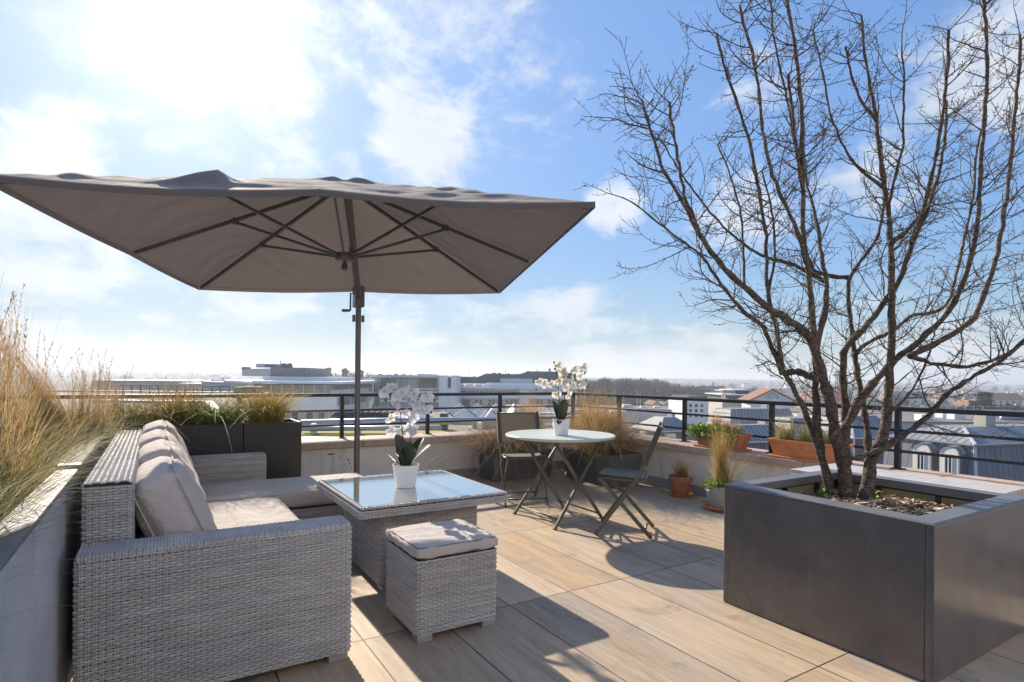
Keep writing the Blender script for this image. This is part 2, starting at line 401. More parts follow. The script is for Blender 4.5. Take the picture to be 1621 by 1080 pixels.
# ---------------------------------------------------------------- mesh writer
class MB:
    def __init__(s): s.v = []; s.f = []; s.c = []; s.m = []; s.col = (0.5, 0.5, 0.5); s.mi = 0
    def add(s, vs, fs, col=None):
        o = len(s.v)
        s.v.extend([tuple(p) for p in vs])
        s.f.extend([tuple(i + o for i in f) for f in fs])
        s.m.extend([s.mi] * len(fs))
        if col is None: s.c.extend([s.col] * len(vs))
        elif isinstance(col, tuple): s.c.extend([col] * len(vs))
        else: s.c.extend(col)
        return s
    def box(s, x0, y0, z0, x1, y1, z1, T=None):
        vs = [(x, y, z) for z in (z0, z1) for y in (y0, y1) for x in (x0, x1)]
        if T is not None: vs = [tuple(T @ Vector(v)) for v in vs]
        return s.add(vs, [(0, 2, 3, 1), (4, 5, 7, 6), (0, 1, 5, 4), (2, 6, 7, 3), (0, 4, 6, 2), (1, 3, 7, 5)])
    def rbox(s, x0, y0, z0, x1, y1, z1, r=0.01, seg=2, T=None):
        bm = bmesh.new()
        bmesh.ops.create_cube(bm, size=1)
        for v in bm.verts:
            v.co = Vector(((x0 + x1) / 2 + v.co.x * (x1 - x0), (y0 + y1) / 2 + v.co.y * (y1 - y0), (z0 + z1) / 2 + v.co.z * (z1 - z0)))
        bmesh.ops.bevel(bm, geom=bm.edges[:], offset=r, segments=seg, affect='EDGES', profile=0.5)
        bm.verts.index_update()
        vs = [tuple(T @ v.co) if T is not None else tuple(v.co) for v in bm.verts]
        fs = [tuple(v.index for v in f.verts) for f in bm.faces]
        bm.free()
        return s.add(vs, fs)
    def prism(s, poly, z0, z1):
        """poly: ccw (x, y) outline"""
        n = len(poly)
        vs = [(x, y, z0) for x, y in poly] + [(x, y, z1) for x, y in poly]
        fs = [tuple(range(n - 1, -1, -1)), tuple(range(n, 2 * n))] + [(i, (i + 1) % n, n + (i + 1) % n, n + i) for i in range(n)]
        return s.add(vs, fs)
    def extrude(s, pts, off):
        """planar outline in 3-D pushed along off"""
        n = len(pts); off = np.array(off)
        vs = [tuple(p) for p in pts] + [tuple(np.array(p) + off) for p in pts]
        fs = [tuple(range(n)), tuple(range(2 * n - 1, n - 1, -1))] + [((i + 1) % n, i, n + i, n + (i + 1) % n) for i in range(n)]
        return s.add(vs, fs)
    def tube(s, pts, rad, n=8, col=None, cap=True):
        pts = [Vector(p) for p in pts]
        k = len(pts)
        if not isinstance(rad, (list, tuple, np.ndarray)): rad = [rad] * k
        t0 = (pts[1] - pts[0]).normalized()
        u = t0.orthogonal().normalized()
        vs = []
        for i, p in enumerate(pts):
            t = (pts[min(i + 1, k - 1)] - pts[max(i - 1, 0)])
            t = t.normalized() if t.length > 1e-9 else t0
            u = (u - t * u.dot(t))
            u = u.normalized() if u.length > 1e-6 else t.orthogonal().normalized()
            w = t.cross(u)
            for j in range(n):
                a = 2 * math.pi * j / n
                vs.append(tuple(p + (u * math.cos(a) + w * math.sin(a)) * rad[i]))
        fs = []
        for i in range(k - 1):
            for j in range(n):
                a, b = i * n + j, i * n + (j + 1) % n
                fs.append((a, b, b + n, a + n))
        if cap:
            fs.append(tuple(range(n - 1, -1, -1))); fs.append(tuple((k - 1) * n + j for j in range(n)))
        return s.add(vs, fs, col)
    def bar(s, a, b, w, h, up=(0, 0, 1)):
        """rectangular bar from a to b: w across, h along 'up'"""
        a, b = Vector(a), Vector(b)
        t = (b - a).normalized(); U = Vector(up); x = t.cross(U)
        x = x.normalized() if x.length > 1e-6 else t.orthogonal().normalized()
        U = x.cross(t)
        vs = [tuple(p + x * sx * w / 2 + U * sz * h / 2) for p in (a, b) for sx, sz in ((-1, -1), (1, -1), (1, 1), (-1, 1))]
        return s.add(vs, [(0, 1, 2, 3), (7, 6, 5, 4), (0, 4, 5, 1), (1, 5, 6, 2), (2, 6, 7, 3), (3, 7, 4, 0)])
    def lathe(s, prof, n=32, c=(0, 0, 0), close=False):
        vs = []; k = len(prof)
        for r, z in prof:
            for j in range(n):
                a = 2 * math.pi * j / n
                vs.append((c[0] + r * math.cos(a), c[1] + r * math.sin(a), c[2] + z))
        fs = []
        for i in range(k - 1):
            for j in range(n):
                a, b = i * n + j, i * n + (j + 1) % n
                fs.append((a, b, b + n, a + n))
        if prof[0][0] > 1e-6: fs.append(tuple(range(n - 1, -1, -1)))
        if prof[-1][0] > 1e-6: fs.append(tuple((k - 1) * n + j for j in range(n)))
        return s.add(vs, fs)
    def build(s, name, mat, parent=None, smooth=False, origin=(0, 0, 0), uvrot=False, mats=None, weld=False, auto=None):
        me = bpy.data.meshes.new(name)
        o3 = np.array(origin, float)
        V = np.array(s.v, float).reshape(-1, 3)
        me.from_pydata((V - o3).tolist(), [], s.f)
        for mm in (mats or [mat]): me.materials.append(MATS[mm])
        if mats: me.polygons.foreach_set('material_index', np.array(s.m, np.int32))
        # box-projected UVs in metres
        uv = me.uv_layers.new(name='UVMap')
        nl = len(me.loops)
        vi = np.zeros(nl, np.int32); me.loops.foreach_get('vertex_index', vi)
        pn = np.zeros(len(me.polygons) * 3); me.polygons.foreach_get('normal', pn); pn = np.abs(pn.reshape(-1, 3))
        lt = np.zeros(len(me.polygons), np.int32); me.polygons.foreach_get('loop_total', lt)
        ax = np.repeat(np.argmax(pn + np.array([0, 0, 1e-4]), axis=1), lt)
        co = (V)[vi] if not uvrot else (V - o3)[vi]
        U = np.where(ax == 0, co[:, 1], co[:, 0]); W = np.where(ax == 2, co[:, 1], co[:, 2])
        uv.data.foreach_set('uv', np.stack([U, W], 1).ravel())
        ca = me.color_attributes.new('Col', 'FLOAT_COLOR', 'POINT')
        C = np.ones((len(V), 4)); C[:, :3] = np.array(s.c, float).reshape(-1, 3)
        ca.data.foreach_set('color', C.ravel())
        if smooth: me.polygons.foreach_set('use_smooth', [True] * len(me.polygons))
        me.validate(clean_customdata=False)
        o = bpy.data.objects.new(name, me)
        COL.objects.link(o)
        if parent is not None: o.parent = parent
        if auto:
            m = o.modifiers.new('edge', 'EDGE_SPLIT'); m.split_angle = R(auto)
        return o

def tag(o, label=None, cat=None, group=None, kind=None):
    if label: o['label'] = label
    if cat: o['category'] = cat
    if group: o['group'] = group
    if kind: o['kind'] = kind
    return o
def thing(name, label, cat, loc=(0, 0, 0), rz=0.0, group=None):
    o = bpy.data.objects.new(name, None)
    o.empty_display_size = 0.1
    COL.objects.link(o)
    o.location = tuple(float(q) for q in loc); o.rotation_euler = (0, 0, rz)
    return tag(o, label, cat, group)
def dup(root, loc, rz=0.0, label=None, scale=None):
    r = root.copy(); COL.objects.link(r); r.location = tuple(float(q) for q in loc); r.rotation_euler = (0, 0, rz)
    if scale is not None: r.scale = scale
    if label: r['label'] = label
    for ch in list(root.children):
        c = ch.copy(); COL.objects.link(c); c.parent = r
        for g in ch.children:
            d = g.copy(); COL.objects.link(d); d.parent = c
    return r

def blades(mb, n, base, height, lean=0.35, droop=0.4, width=0.004, cols=None, seg=4, wind=(0, 0), spread=0.0, rs=nrs, tip=0.12, az=None):
    """n grass blades; base(i)->(x,y,z), height (lo,hi); each a curved tapering strip"""
    for i in range(n):
        b = base()
        h = rs.uniform(*height)
        a = rs.uniform(0, 2 * math.pi) if az is None else az + rs.normal(0, spread)
        L = abs(rs.normal(0, lean)); D = rs.uniform(0.2, 1.0) * droop
        dx, dy = math.cos(a), math.sin(a)
        px_, py_ = -dy, dx
        tw = rs.uniform(0, math.pi)
        px_, py_ = math.cos(tw), math.sin(tw)
        w = width * rs.uniform(0.6, 1.3)
        c = cols[rs.randint(len(cols))]; k = rs.uniform(0.7, 1.25)
        c = tuple(q * k for q in c)
        vs = []
        for j in range(seg + 1):
            t = j / seg
            out = h * (L * t + D * t * t)
            z = h * (t - 0.45 * D * t * t * t - 0.25 * L * t * t)
            q = w * (1 - (1 - tip) * t) * 0.5
            cx = b[0] + dx * out + wind[0] * h * t * t; cy = b[1] + dy * out + wind[1] * h * t * t
            vs.append((cx - px_ * q, cy - py_ * q, b[2] + z)); vs.append((cx + px_ * q, cy + py_ * q, b[2] + z))
        mb.add(vs, [(2 * j, 2 * j + 1, 2 * j + 3, 2 * j + 2) for j in range(seg)], c)
def disc_base(x, y, z, r, ry=None):
    def f():
        a = nrs.uniform(0, 2 * math.pi); q = math.sqrt(nrs.uniform())
        return (x + r * q * math.cos(a), y + (ry or r) * q * math.sin(a), z)
    return f
def leaves(mb, n, pos, size, cols, rs=nrs, flat=0.5):
    """small folded leaf quads"""
    for i in range(n):
        p = np.array(pos()); s = rs.uniform(*size)
        a, e = rs.uniform(0, 2 * math.pi), rs.uniform(-0.6, 0.9)
        d = np.array([math.cos(a) * math.cos(e), math.sin(a) * math.cos(e), math.sin(e)])
        sd = np.cross(d, rs.normal(0, 1, 3) * (1 - flat) + np.array([0, 0, 1.0]) * flat); sd /= np.linalg.norm(sd) + 1e-9
        nn = np.cross(sd, d)
        c = cols[rs.randint(len(cols))]; k = rs.uniform(0.65, 1.3); c = tuple(q * k for q in c)
        mb.add([p, p + d * s * .5 + sd * s * .34 + nn * s * .08, p + d * s, p + d * s * .5 - sd * s * .34 + nn * s * .08], [(0, 1, 2), (0, 2, 3)], c)

def weave(mb, path, nrm, step, rows, pv=0.0105, pu=0.0205, closed=False, start=0.0, amp=0.0040, thick=0.0023):
    """strands swept along a path (points + outward normals), stacked along 'step'; they pass over and under alternate stakes"""
    Pp, Nn = np.array(path, float), np.array(nrm, float)
    seg = np.linalg.norm(np.diff(Pp, axis=0), axis=1); L = np.concatenate([[0], np.cumsum(seg)])
    n = max(4, int(L[-1] / (pu / 3.6))); s = np.linspace(0, L[-1], n + 1)
    Q = np.stack([np.interp(s, L, Pp[:, i]) for i in range(3)], 1); N = np.stack([np.interp(s, L, Nn[:, i]) for i in range(3)], 1)
    N /= np.linalg.norm(N, axis=1)[:, None]
    D = np.array(step, float); D /= np.linalg.norm(D)
    rs = np.random.RandomState(rows)
    prof = ((-0.41, -0.0008), (-0.25, thick * .75), (0.0, thick), (0.25, thick * .75), (0.41, -0.0008))
    k = len(prof)
    for i in range(rows):
        o = amp * np.clip(1.35 * np.sin(math.pi * s / pu + math.pi * i), -1, 1) + rs.normal(0, .0003, n + 1)
        jit = rs.normal(0, .0006) + rs.normal(0, .0004, n + 1)
        vs = []
        V = np.stack([Q + D * (start + (i + .5) * pv) + D * (a * pv + jit)[:, None] + N * (o + h)[:, None] for a, h in prof], 1).reshape(-1, 3)
        fs = [(j * k + q, j * k + q + 1, (j + 1) * k + q + 1, (j + 1) * k + q) for j in range(n) for q in range(k - 1)]
        tone = (.5 * rs.uniform(.92, 1.07)); warm = rs.uniform(-.02, .02)
        mb.add(V.tolist(), fs, (tone + warm, tone, tone - warm))
    # twin upright stakes
    m = int(L[-1] / pu)
    for i in range(m):
        for dx in (-.0036, .0036):
            sc = (i + .5) * pu + dx
            if not 0 < sc < L[-1]: continue
            p = np.array([np.interp(sc, L, Pp[:, c]) for c in range(3)]); nn = np.array([np.interp(sc, L, Nn[:, c]) for c in range(3)]); nn /= np.linalg.norm(nn)
            t = np.cross(nn, D); a = p + D * start; b = p + D * (start + rows * pv); w = .0026
            mb.add([a - t * w, a + t * w, b + t * w, b - t * w, a + nn * .0026, b + nn * .0026], [(0, 4, 5, 3), (4, 1, 2, 5)])
def rect_path(x0, y0, x1, y1, z, r, sides):
    """plan path round a box with rounded corners; sides in walking order from 'L','F','R','B' (left, front = low y, right, back)"""
    pts, ns = [], []
    seg = {'F': ((x0, y0), (x1, y0), (0, -1)), 'R': ((x1, y0), (x1, y1), (1, 0)), 'B': ((x1, y1), (x0, y1), (0, 1)), 'L': ((x0, y1), (x0, y0), (-1, 0))}
    for q, sd in enumerate(sides):
        a, b, n = seg[sd]
        a, b = np.array(a, float), np.array(b, float); d = (b - a) / np.linalg.norm(b - a)
        a2 = a + d * r if q > 0 else a; b2 = b - d * r if q < len(sides) - 1 else b
        for f in (0, 1): p = a2 + (b2 - a2) * f; pts.append((p[0], p[1], z)); ns.append((n[0], n[1], 0))
        if q < len(sides) - 1:
            n2 = seg[sides[q + 1]][2]; c = b2 - np.array(n) * r
            for f in (.25, .5, .75):
                an = math.pi / 2 * f; v = np.array(n) * math.cos(an) + np.array(n2) * math.sin(an)
                p = c + v * r; pts.append((p[0], p[1], z)); ns.append((v[0], v[1], 0))
    return pts, ns
def over_path(y0, y1, z0, z1, x, r, swap=False):
    """path up one side, over the top and down the other, in the plane across the arm"""
    pts, ns = [], []
    def put(y, z, ny, nz):
        pts.append((x, y, z) if not swap else (y, x, z)); ns.append((0, ny, nz) if not swap else (ny, 0, nz))
    put(y0, z0, -1, 0); put(y0, z1 - r, -1, 0)
    for f in (.25, .5, .75): a = math.pi / 2 * f; put(y0 + r - r * math.cos(a), z1 - r + r * math.sin(a), -math.cos(a), math.sin(a))
    put(y0 + r, z1, 0, 1); put(y1 - r, z1, 0, 1)
    for f in (.25, .5, .75): a = math.pi / 2 * f; put(y1 - r + r * math.sin(a), z1 - r + r * math.cos(a), math.sin(a), math.cos(a))
    put(y1, z1 - r, 1, 0); put(y1, z0, 1, 0)
    return pts, ns

GOLD = [(0.42, 0.26, 0.085), (0.50, 0.33, 0.12), (0.32, 0.18, 0.055), (0.55, 0.41, 0.19)]
STRAW = [(0.50, 0.41, 0.25), (0.56, 0.48, 0.33), (0.38, 0.31, 0.16), (0.30, 0.27, 0.10)]
OLIVE = [(0.20, 0.20, 0.06), (0.28, 0.25, 0.08), (0.16, 0.17, 0.05), (0.36, 0.31, 0.13)]
GREEN = [(0.10, 0.17, 0.035), (0.15, 0.22, 0.05), (0.075, 0.12, 0.03), (0.22, 0.26, 0.07)]
SEDGE = [(0.13, 0.17, 0.035), (0.25, 0.25, 0.05), (0.09, 0.12, 0.03), (0.36, 0.27, 0.06)]
RUST = [(0.40, 0.16, 0.05), (0.46, 0.24, 0.07), (0.50, 0.36, 0.10), (0.30, 0.13, 0.05)]
IVY = [(0.12, 0.24, 0.04), (0.20, 0.33, 0.06), (0.08, 0.16, 0.03), (0.28, 0.38, 0.10)]
LIME = [(0.30, 0.36, 0.05), (0.40, 0.44, 0.08), (0.24, 0.30, 0.05)]

# ================================================================ THE TERRACE
def terrace():
    b = MB(); b.box(-0.40, -2.6, -0.05, 4.86, 6.22, 0.0)
    tag(b.build('terrace_floor', 'wood_look_tile'), kind='structure')
    # parapets with coping stones
    far = thing('parapet_wall', 'low rendered parapet wall along the far edge with pinkish coping', 'wall', (2.2, 6.3, 0))
    org = (2.2, 6.3, 0)
    w = MB(); w.box(-3.6, 6.15, -0.3, 5.15, 6.50, 0.43); w.build('wall', 'render_white', far, origin=org)
    k = MB(); k.rbox(-3.6, 6.128, 0.002, 4.784, 6.149, 0.10, 0.004); k.build('skirting', 'skirting_grey', far, origin=org)
    st = MB(); rs = np.random.RandomState(8)
    for px, py, s in ((524, 719, 8), (538, 722, 3), (537, 726, 3), (545, 736, 3), (551, 728, 5), (553, 733, 5), (549, 740, 3), (541, 738, 2.5), (556, 741, 2.5), (1008, 752, 3)):
        c = PY(px, py, 6.1485); n = 9; s = s * .0034
        st.add([(c[0] + s * (1.6 if py < 721 else .45) * rs.uniform(.6, 1.2) * math.cos(q * 6.283 / n), 6.1487, c[2] + s * (.35 if py < 721 else 1.0) * rs.uniform(.5, 1.2) * math.sin(q * 6.283 / n)) for q in range(n)], [tuple(range(n - 1, -1, -1))])
    st.build('scuff_marks', 'rail_metal', far, origin=org)
    xs = [-3.6, -2.4, -1.2, -0.05, 0.86, 1.91, 2.96, 4.01, 5.20]
    for a, c in zip(xs[:-1], xs[1:]):
        q = MB(); q.rbox(a + 0.003, 6.098, 0.432, c - 0.003, 6.56, 0.506, 0.008, 2); q.build('coping_stone', 'coping_stone', far, origin=org, smooth=False)
    rt = thing('parapet_wall', 'low rendered parapet wall running along the right side behind the planter', 'wall', (4.97, 2, 0))
    org = (4.97, 2, 0)
    w = MB(); w.box(4.807, -2.6, -0.3, 5.15, 6.149, 0.43); w.build('wall', 'render_white', rt, origin=org)
    k = MB(); k.rbox(4.785, -2.6, 0.002, 4.806, 6.127, 0.10, 0.004); k.build('skirting', 'skirting_grey', rt, origin=org)
    ys = [-2.6, -1.4, -0.2, 0.95, 1.90, 2.86, 3.80, 4.90, 6.096]
    for a, c in zip(ys[:-1], ys[1:]):
        q = MB(); q.rbox(4.757, a + 0.003, 0.432, 5.20, c - 0.003, 0.506, 0.008, 2); q.build('coping_stone', 'coping_stone', rt, origin=org)
    # railing
    rl = thing('railing', 'dark metal railing with three bars on top of the parapet walls', 'railing', (5.03, 6.43, 0.506))
    org = (5.03, 6.43, 0.506)
    X, Y = 5.03, 6.43
    h = MB(); h.rbox(-3.6, Y - 0.028, 0.968, X + 0.028, Y + 0.028, 1.005, 0.006); h.build('handrail', 'rail_metal', rl, origin=org)
    h = MB(); h.rbox(X - 0.028, -2.6, 0.968, X + 0.028, Y - 0.029, 1.005, 0.006); h.build('handrail', 'rail_metal', rl, origin=org)
    for z in (0.815, 0.650):
        h = MB(); h.rbox(-3.6, Y - 0.008, z - 0.011, X - 0.02, Y + 0.008, z + 0.011, 0.003); h.build('rail', 'rail_metal', rl, origin=org)
        h = MB(); h.rbox(X - 0.008, -2.6, z - 0.011, X + 0.008, Y - 0.02, z + 0.011, 0.003); h.build('rail', 'rail_metal', rl, origin=org)
    posts = [(x, Y) for x in (-2.40, -1.36, -0.32, 0.72, 1.765, 2.80, 3.82)] + [(X, y) for y in (Y, 5.48, 4.41, 3.34, 2.24, 1.17, 0.10, -0.97, -2.04)]
    for x, y in posts:
        p = MB(); p.rbox(x - 0.02, y - 0.02, 0.514, x + 0.02, y + 0.02, 0.967, 0.003); p.rbox(x - 0.045, y - 0.045, 0.507, x + 0.045, y + 0.045, 0.5145, 0.003)
        p.build('post', 'rail_metal', rl, origin=org)
terrace()

# ---------------------------------------------------------------- left raised bed
def raised_bed():
    t = thing('planter_bed', 'long concrete raised bed beside the sofa with a weathered rim', 'raised bed', (-0.9, 3, 0))
    org = (-0.9, 3, 0)
    w = MB(); w.rbox(-0.352, -2.6, 0.002, -0.275, 3.00, 0.778, 0.004); w.build('wall', 'concrete_wall', t, origin=org)
    w = MB(); w.rbox(-0.354, -2.6, 0.779, -0.273, 3.00, 0.80, 0.006); w.build('rim', 'bed_rim_dimmed', t, origin=org)
    w = MB(); w.rbox(-0.345, 3.075, 0.002, -0.292, 5.5, 0.775, 0.006); w.build('wall', 'concrete_wall', t, origin=org)
    w = MB(); w.rbox(-0.375, 3.08, 0.776, -0.275, 5.5, 0.81, 0.008); w.build('rim', 'weathered_rim', t, origin=org)
    w = MB(); w.rbox(-0.350, 3.004, 0.002, -0.268, 3.072, 0.815, 0.004); w.build('post', 'umbrella_metal', t, origin=org)
    w = MB(); w.box(-3.0, -2.6, 0.0, -0.354, 6.09, 0.70); w.build('soil', 'soil', t, origin=org)
raised_bed()

def grasses_left():
    # low ground cover: nobody could count it
    g = MB()
    def low():
        while True:
            x = -0.36 - abs(nrs.normal(0, 0.55)); y = nrs.uniform(0.9, 6.0)
            if x > -2.2: return (x, y, 0.69)
    blades(g, 4200, low, (0.14, 0.34), 0.55, 0.9, 0.0045, STRAW + OLIVE, 4)
    blades(g, 2600, low, (0.10, 0.26), 0.5, 0.8, 0.006, OLIVE + GREEN[:2] + STRAW[:2], 4)
    def edge(): return (-0.39 - abs(nrs.normal(0, 0.10)), nrs.uniform(1.6, 5.6), 0.70)
    blades(g, 1900, edge, (0.20, 0.40), 0.55, 1.0, 0.0036, STRAW + OLIVE + GREEN[:1], 5, az=0.2, spread=1.2)
    tag(g.build('grass', 'blade_leaf'), 'low straw and olive grass covering the raised bed', 'grass', kind='stuff')
    # tall clumps standing out against the sky
    tall = [((-0.52, 2.70), (0.34, 0.76), 330, 0.13, (0.0, 0.0), 0.10, 'tall golden grass clump nearest the photo\'s left edge in the raised bed'),
            ((-0.66, 3.45), (0.44, 0.88), 560, 0.10, (-0.02, 0), 0.15, 'tallest golden grass clump, its thin plumes above the rest in the raised bed'),
            ((-0.68, 4.05), (0.36, 0.74), 480, 0.11, (0.02, 0), 0.17, 'dense tawny grass clump in the middle of the raised bed'),
            ((-0.44, 4.15), (0.40, 0.74), 420, 0.03, (-0.40, 0.0), 0.05, 'golden grass sheaf leaning over to the left in the raised bed'),
            ((-0.38, 4.60), (0.30, 0.66), 440, 0.09, (0.02, 0), 0.11, 'upright rust coloured grass clump beside the leaning sheaf'),
            ((-0.30, 5.35), (0.30, 0.56), 330, 0.09, (0.0, 0), 0.10, 'thin golden grass clump at the far end of the raised bed')]
    for (x, y), hh, n, ln, wind, r, lab in tall:
        m = MB()
        blades(m, n, disc_base(0, 0, 0, r), (hh[0] * .7, hh[1] * .86), ln * 1.05, 0.16, 0.0040, GOLD + STRAW[:2], 4, wind)
        blades(m, int(n * 1.4), disc_base(0, 0, 0, r * 1.5), (hh[0] * .35, hh[1] * .55), 0.35, 0.5, 0.0052, GOLD[:3] + STRAW + OLIVE, 4, wind)
        blades(m, n // 7, disc_base(0, 0, 0, r), (hh[1] * .85, hh[1] * 1.15), ln * .9, 0.08, 0.0022, [(0.40, 0.30, 0.20), (0.34, 0.22, 0.12)], 4, wind)
        # seed heads on the long stems
        for q in range(n // 16):
            a_ = nrs.uniform(0, 6.28); rr_ = r * nrs.uniform(0, 1.2); h_ = hh[1] * nrs.uniform(.66, 1.08); lx_, ly_ = nrs.normal(0, .10, 2)
            bx_, by_ = rr_ * math.cos(a_), rr_ * math.sin(a_); c_ = (.30 + .08 * nrs.uniform(), .21, .10)
            def at_(f): return (bx_ + (lx_ * f * f + wind[0] * f * f) * h_, by_ + ly_ * f * f * h_, h_ * f)
            prev = at_(0)
            for e in range(1, 7):
                p_ = at_(e / 6); s_ = .0011 * (1.3 - e / 8); m.add([(prev[0] - s_, prev[1], prev[2]), (prev[0] + s_, prev[1], prev[2]), (p_[0] + s_ * .8, p_[1], p_[2]), (p_[0] - s_ * .8, p_[1], p_[2])], [(0, 1, 2, 3)], c_); prev = p_
            for e in range(22):
                p_ = at_(.74 + .26 * nrs.uniform()); t_ = nrs.uniform(0, 6.28); l_ = nrs.uniform(.006, .016); s_ = .0013
                m.add([(p_[0], p_[1], p_[2]), (p_[0] + l_ * .5 * math.cos(t_) + s_, p_[1] + l_ * .5 * math.sin(t_), p_[2] + l_ * .7), (p_[0] + l_ * .6 * math.cos(t_), p_[1] + l_ * .6 * math.sin(t_), p_[2] + l_ * 1.2), (p_[0] + l_ * .4 * math.cos(t_) - s_, p_[1] + l_ * .4 * math.sin(t_), p_[2] + l_ * .5)], [(0, 1, 2, 3)], c_)
        o = m.build('grass_clump', 'blade_leaf'); o.location = (x, y, 0.69)
        tag(o, lab, 'ornamental grass', 'tall grass clumps in the raised bed')
    m = MB()
    blades(m, 130, disc_base(0, 0, 0, 0.05, 0.12), (0.42, 0.78), 0.06, 0.06, 0.0045, [(0.30, 0.27, 0.20), (0.24, 0.20, 0.14), (0.34, 0.31, 0.26), (0.17, 0.19, 0.10)], 4)
    o = m.build('reed_clump', 'blade_leaf'); o.location = (-0.405, 1.66, 0.69)
    tag(o, 'grey brown dry reeds standing upright nearest the camera in the bed', 'reeds')
grasses_left()

# ---------------------------------------------------------------- sofa
def cushion(mb, w, d, h, bulge=0.03, r=0.035, T=None, n=14, sag=0.0, seed=0):
    """boxed cushion centred on its base, edges rounded, faces swollen, skin slightly creased"""
    rs = np.random.RandomState(seed)
    ph = rs.uniform(0, 6.28, 12); kx = rs.uniform(2, 9, 12); ky = rs.uniform(2, 9, 12)
    bm = bmesh.new(); bmesh.ops.create_cube(bm, size=2)
    bmesh.ops.subdivide_edges(bm, edges=bm.edges[:], cuts=n, use_grid_fill=True)
    bm.verts.index_update()
    hw, hd, hh = w / 2, d / 2, h / 2
    out = []
    for v in bm.verts:
        c = np.array(v.co)
        q = c * np.array([hw, hd, hh])
        core = np.clip(q, [-hw + r, -hd + r, -hh + min(r, hh * .98)], [hw - r, hd - r, hh - min(r, hh * .98)])
        dv = q - core; L = np.linalg.norm(dv)
        if L > 1e-9: q = core + dv / L * min(r, L if L < r else r)
        fx, fy, fz = 1 - c[0] ** 2, 1 - c[1] ** 2, 1 - c[2] ** 2
        wr = sum(math.sin(kx[i] * c[0] * 1.6 + ky[i] * c[1] * 1.6 + ph[i]) for i in range(6)) * 0.0016
        q[2] += np.sign(c[2]) * abs(c[2]) * (bulge * max(fx, 0) ** .6 * max(fy, 0) ** .6 + wr) - sag * max(fx, 0) * max(fy, 0)
        q[0] += np.sign(c[0]) * abs(c[0]) * (bulge * .35 * max(fy, 0) * max(fz, 0) ** .6)
        q[1] += np.sign(c[1]) * abs(c[1]) * (bulge * .35 * max(fx, 0) * max(fz, 0) ** .6)
        q[2] += hh
        out.append(tuple(T @ Vector(q)) if T is not None else tuple(q))
    mb.add(out, [tuple(v.index for v in f.verts) for f in bm.faces]); bm.free()
def piping_loop(w, d, z, r=0.035, T=None, n=6, bow=0.0):
    pts = []
    hw, hd = w / 2 - r * 0.3, d / 2 - r * 0.3
    cs = [(hw, hd), (-hw, hd), (-hw, -hd), (hw, -hd)]
    q = r
    for i, (cx, cy) in enumerate(cs):
        sx, sy = np.sign(cx), np.sign(cy)
        ox, oy = cx - sx * q, cy - sy * q
        a0 = [0, 90, 180, 270][i]
        for k in range(n + 1):
            a = R(a0 + 90 * k / n); pts.append((ox + q * math.cos(a), oy + q * math.sin(a), z))
        nx, ny = cs[(i + 1) % 4]
        for k in range(1, 6):
            t = k / 6; lx, ly = cx + (nx - cx) * t, cy + (ny - cy) * t
            if max(abs(lx) - (hw - q), 0) and max(abs(ly) - (hd - q), 0): continue
            pts.append((lx, ly, z))
    pts.append(pts[0])
    if T is not None: pts = [tuple(T @ Vector(p)) for p in pts]
    return pts

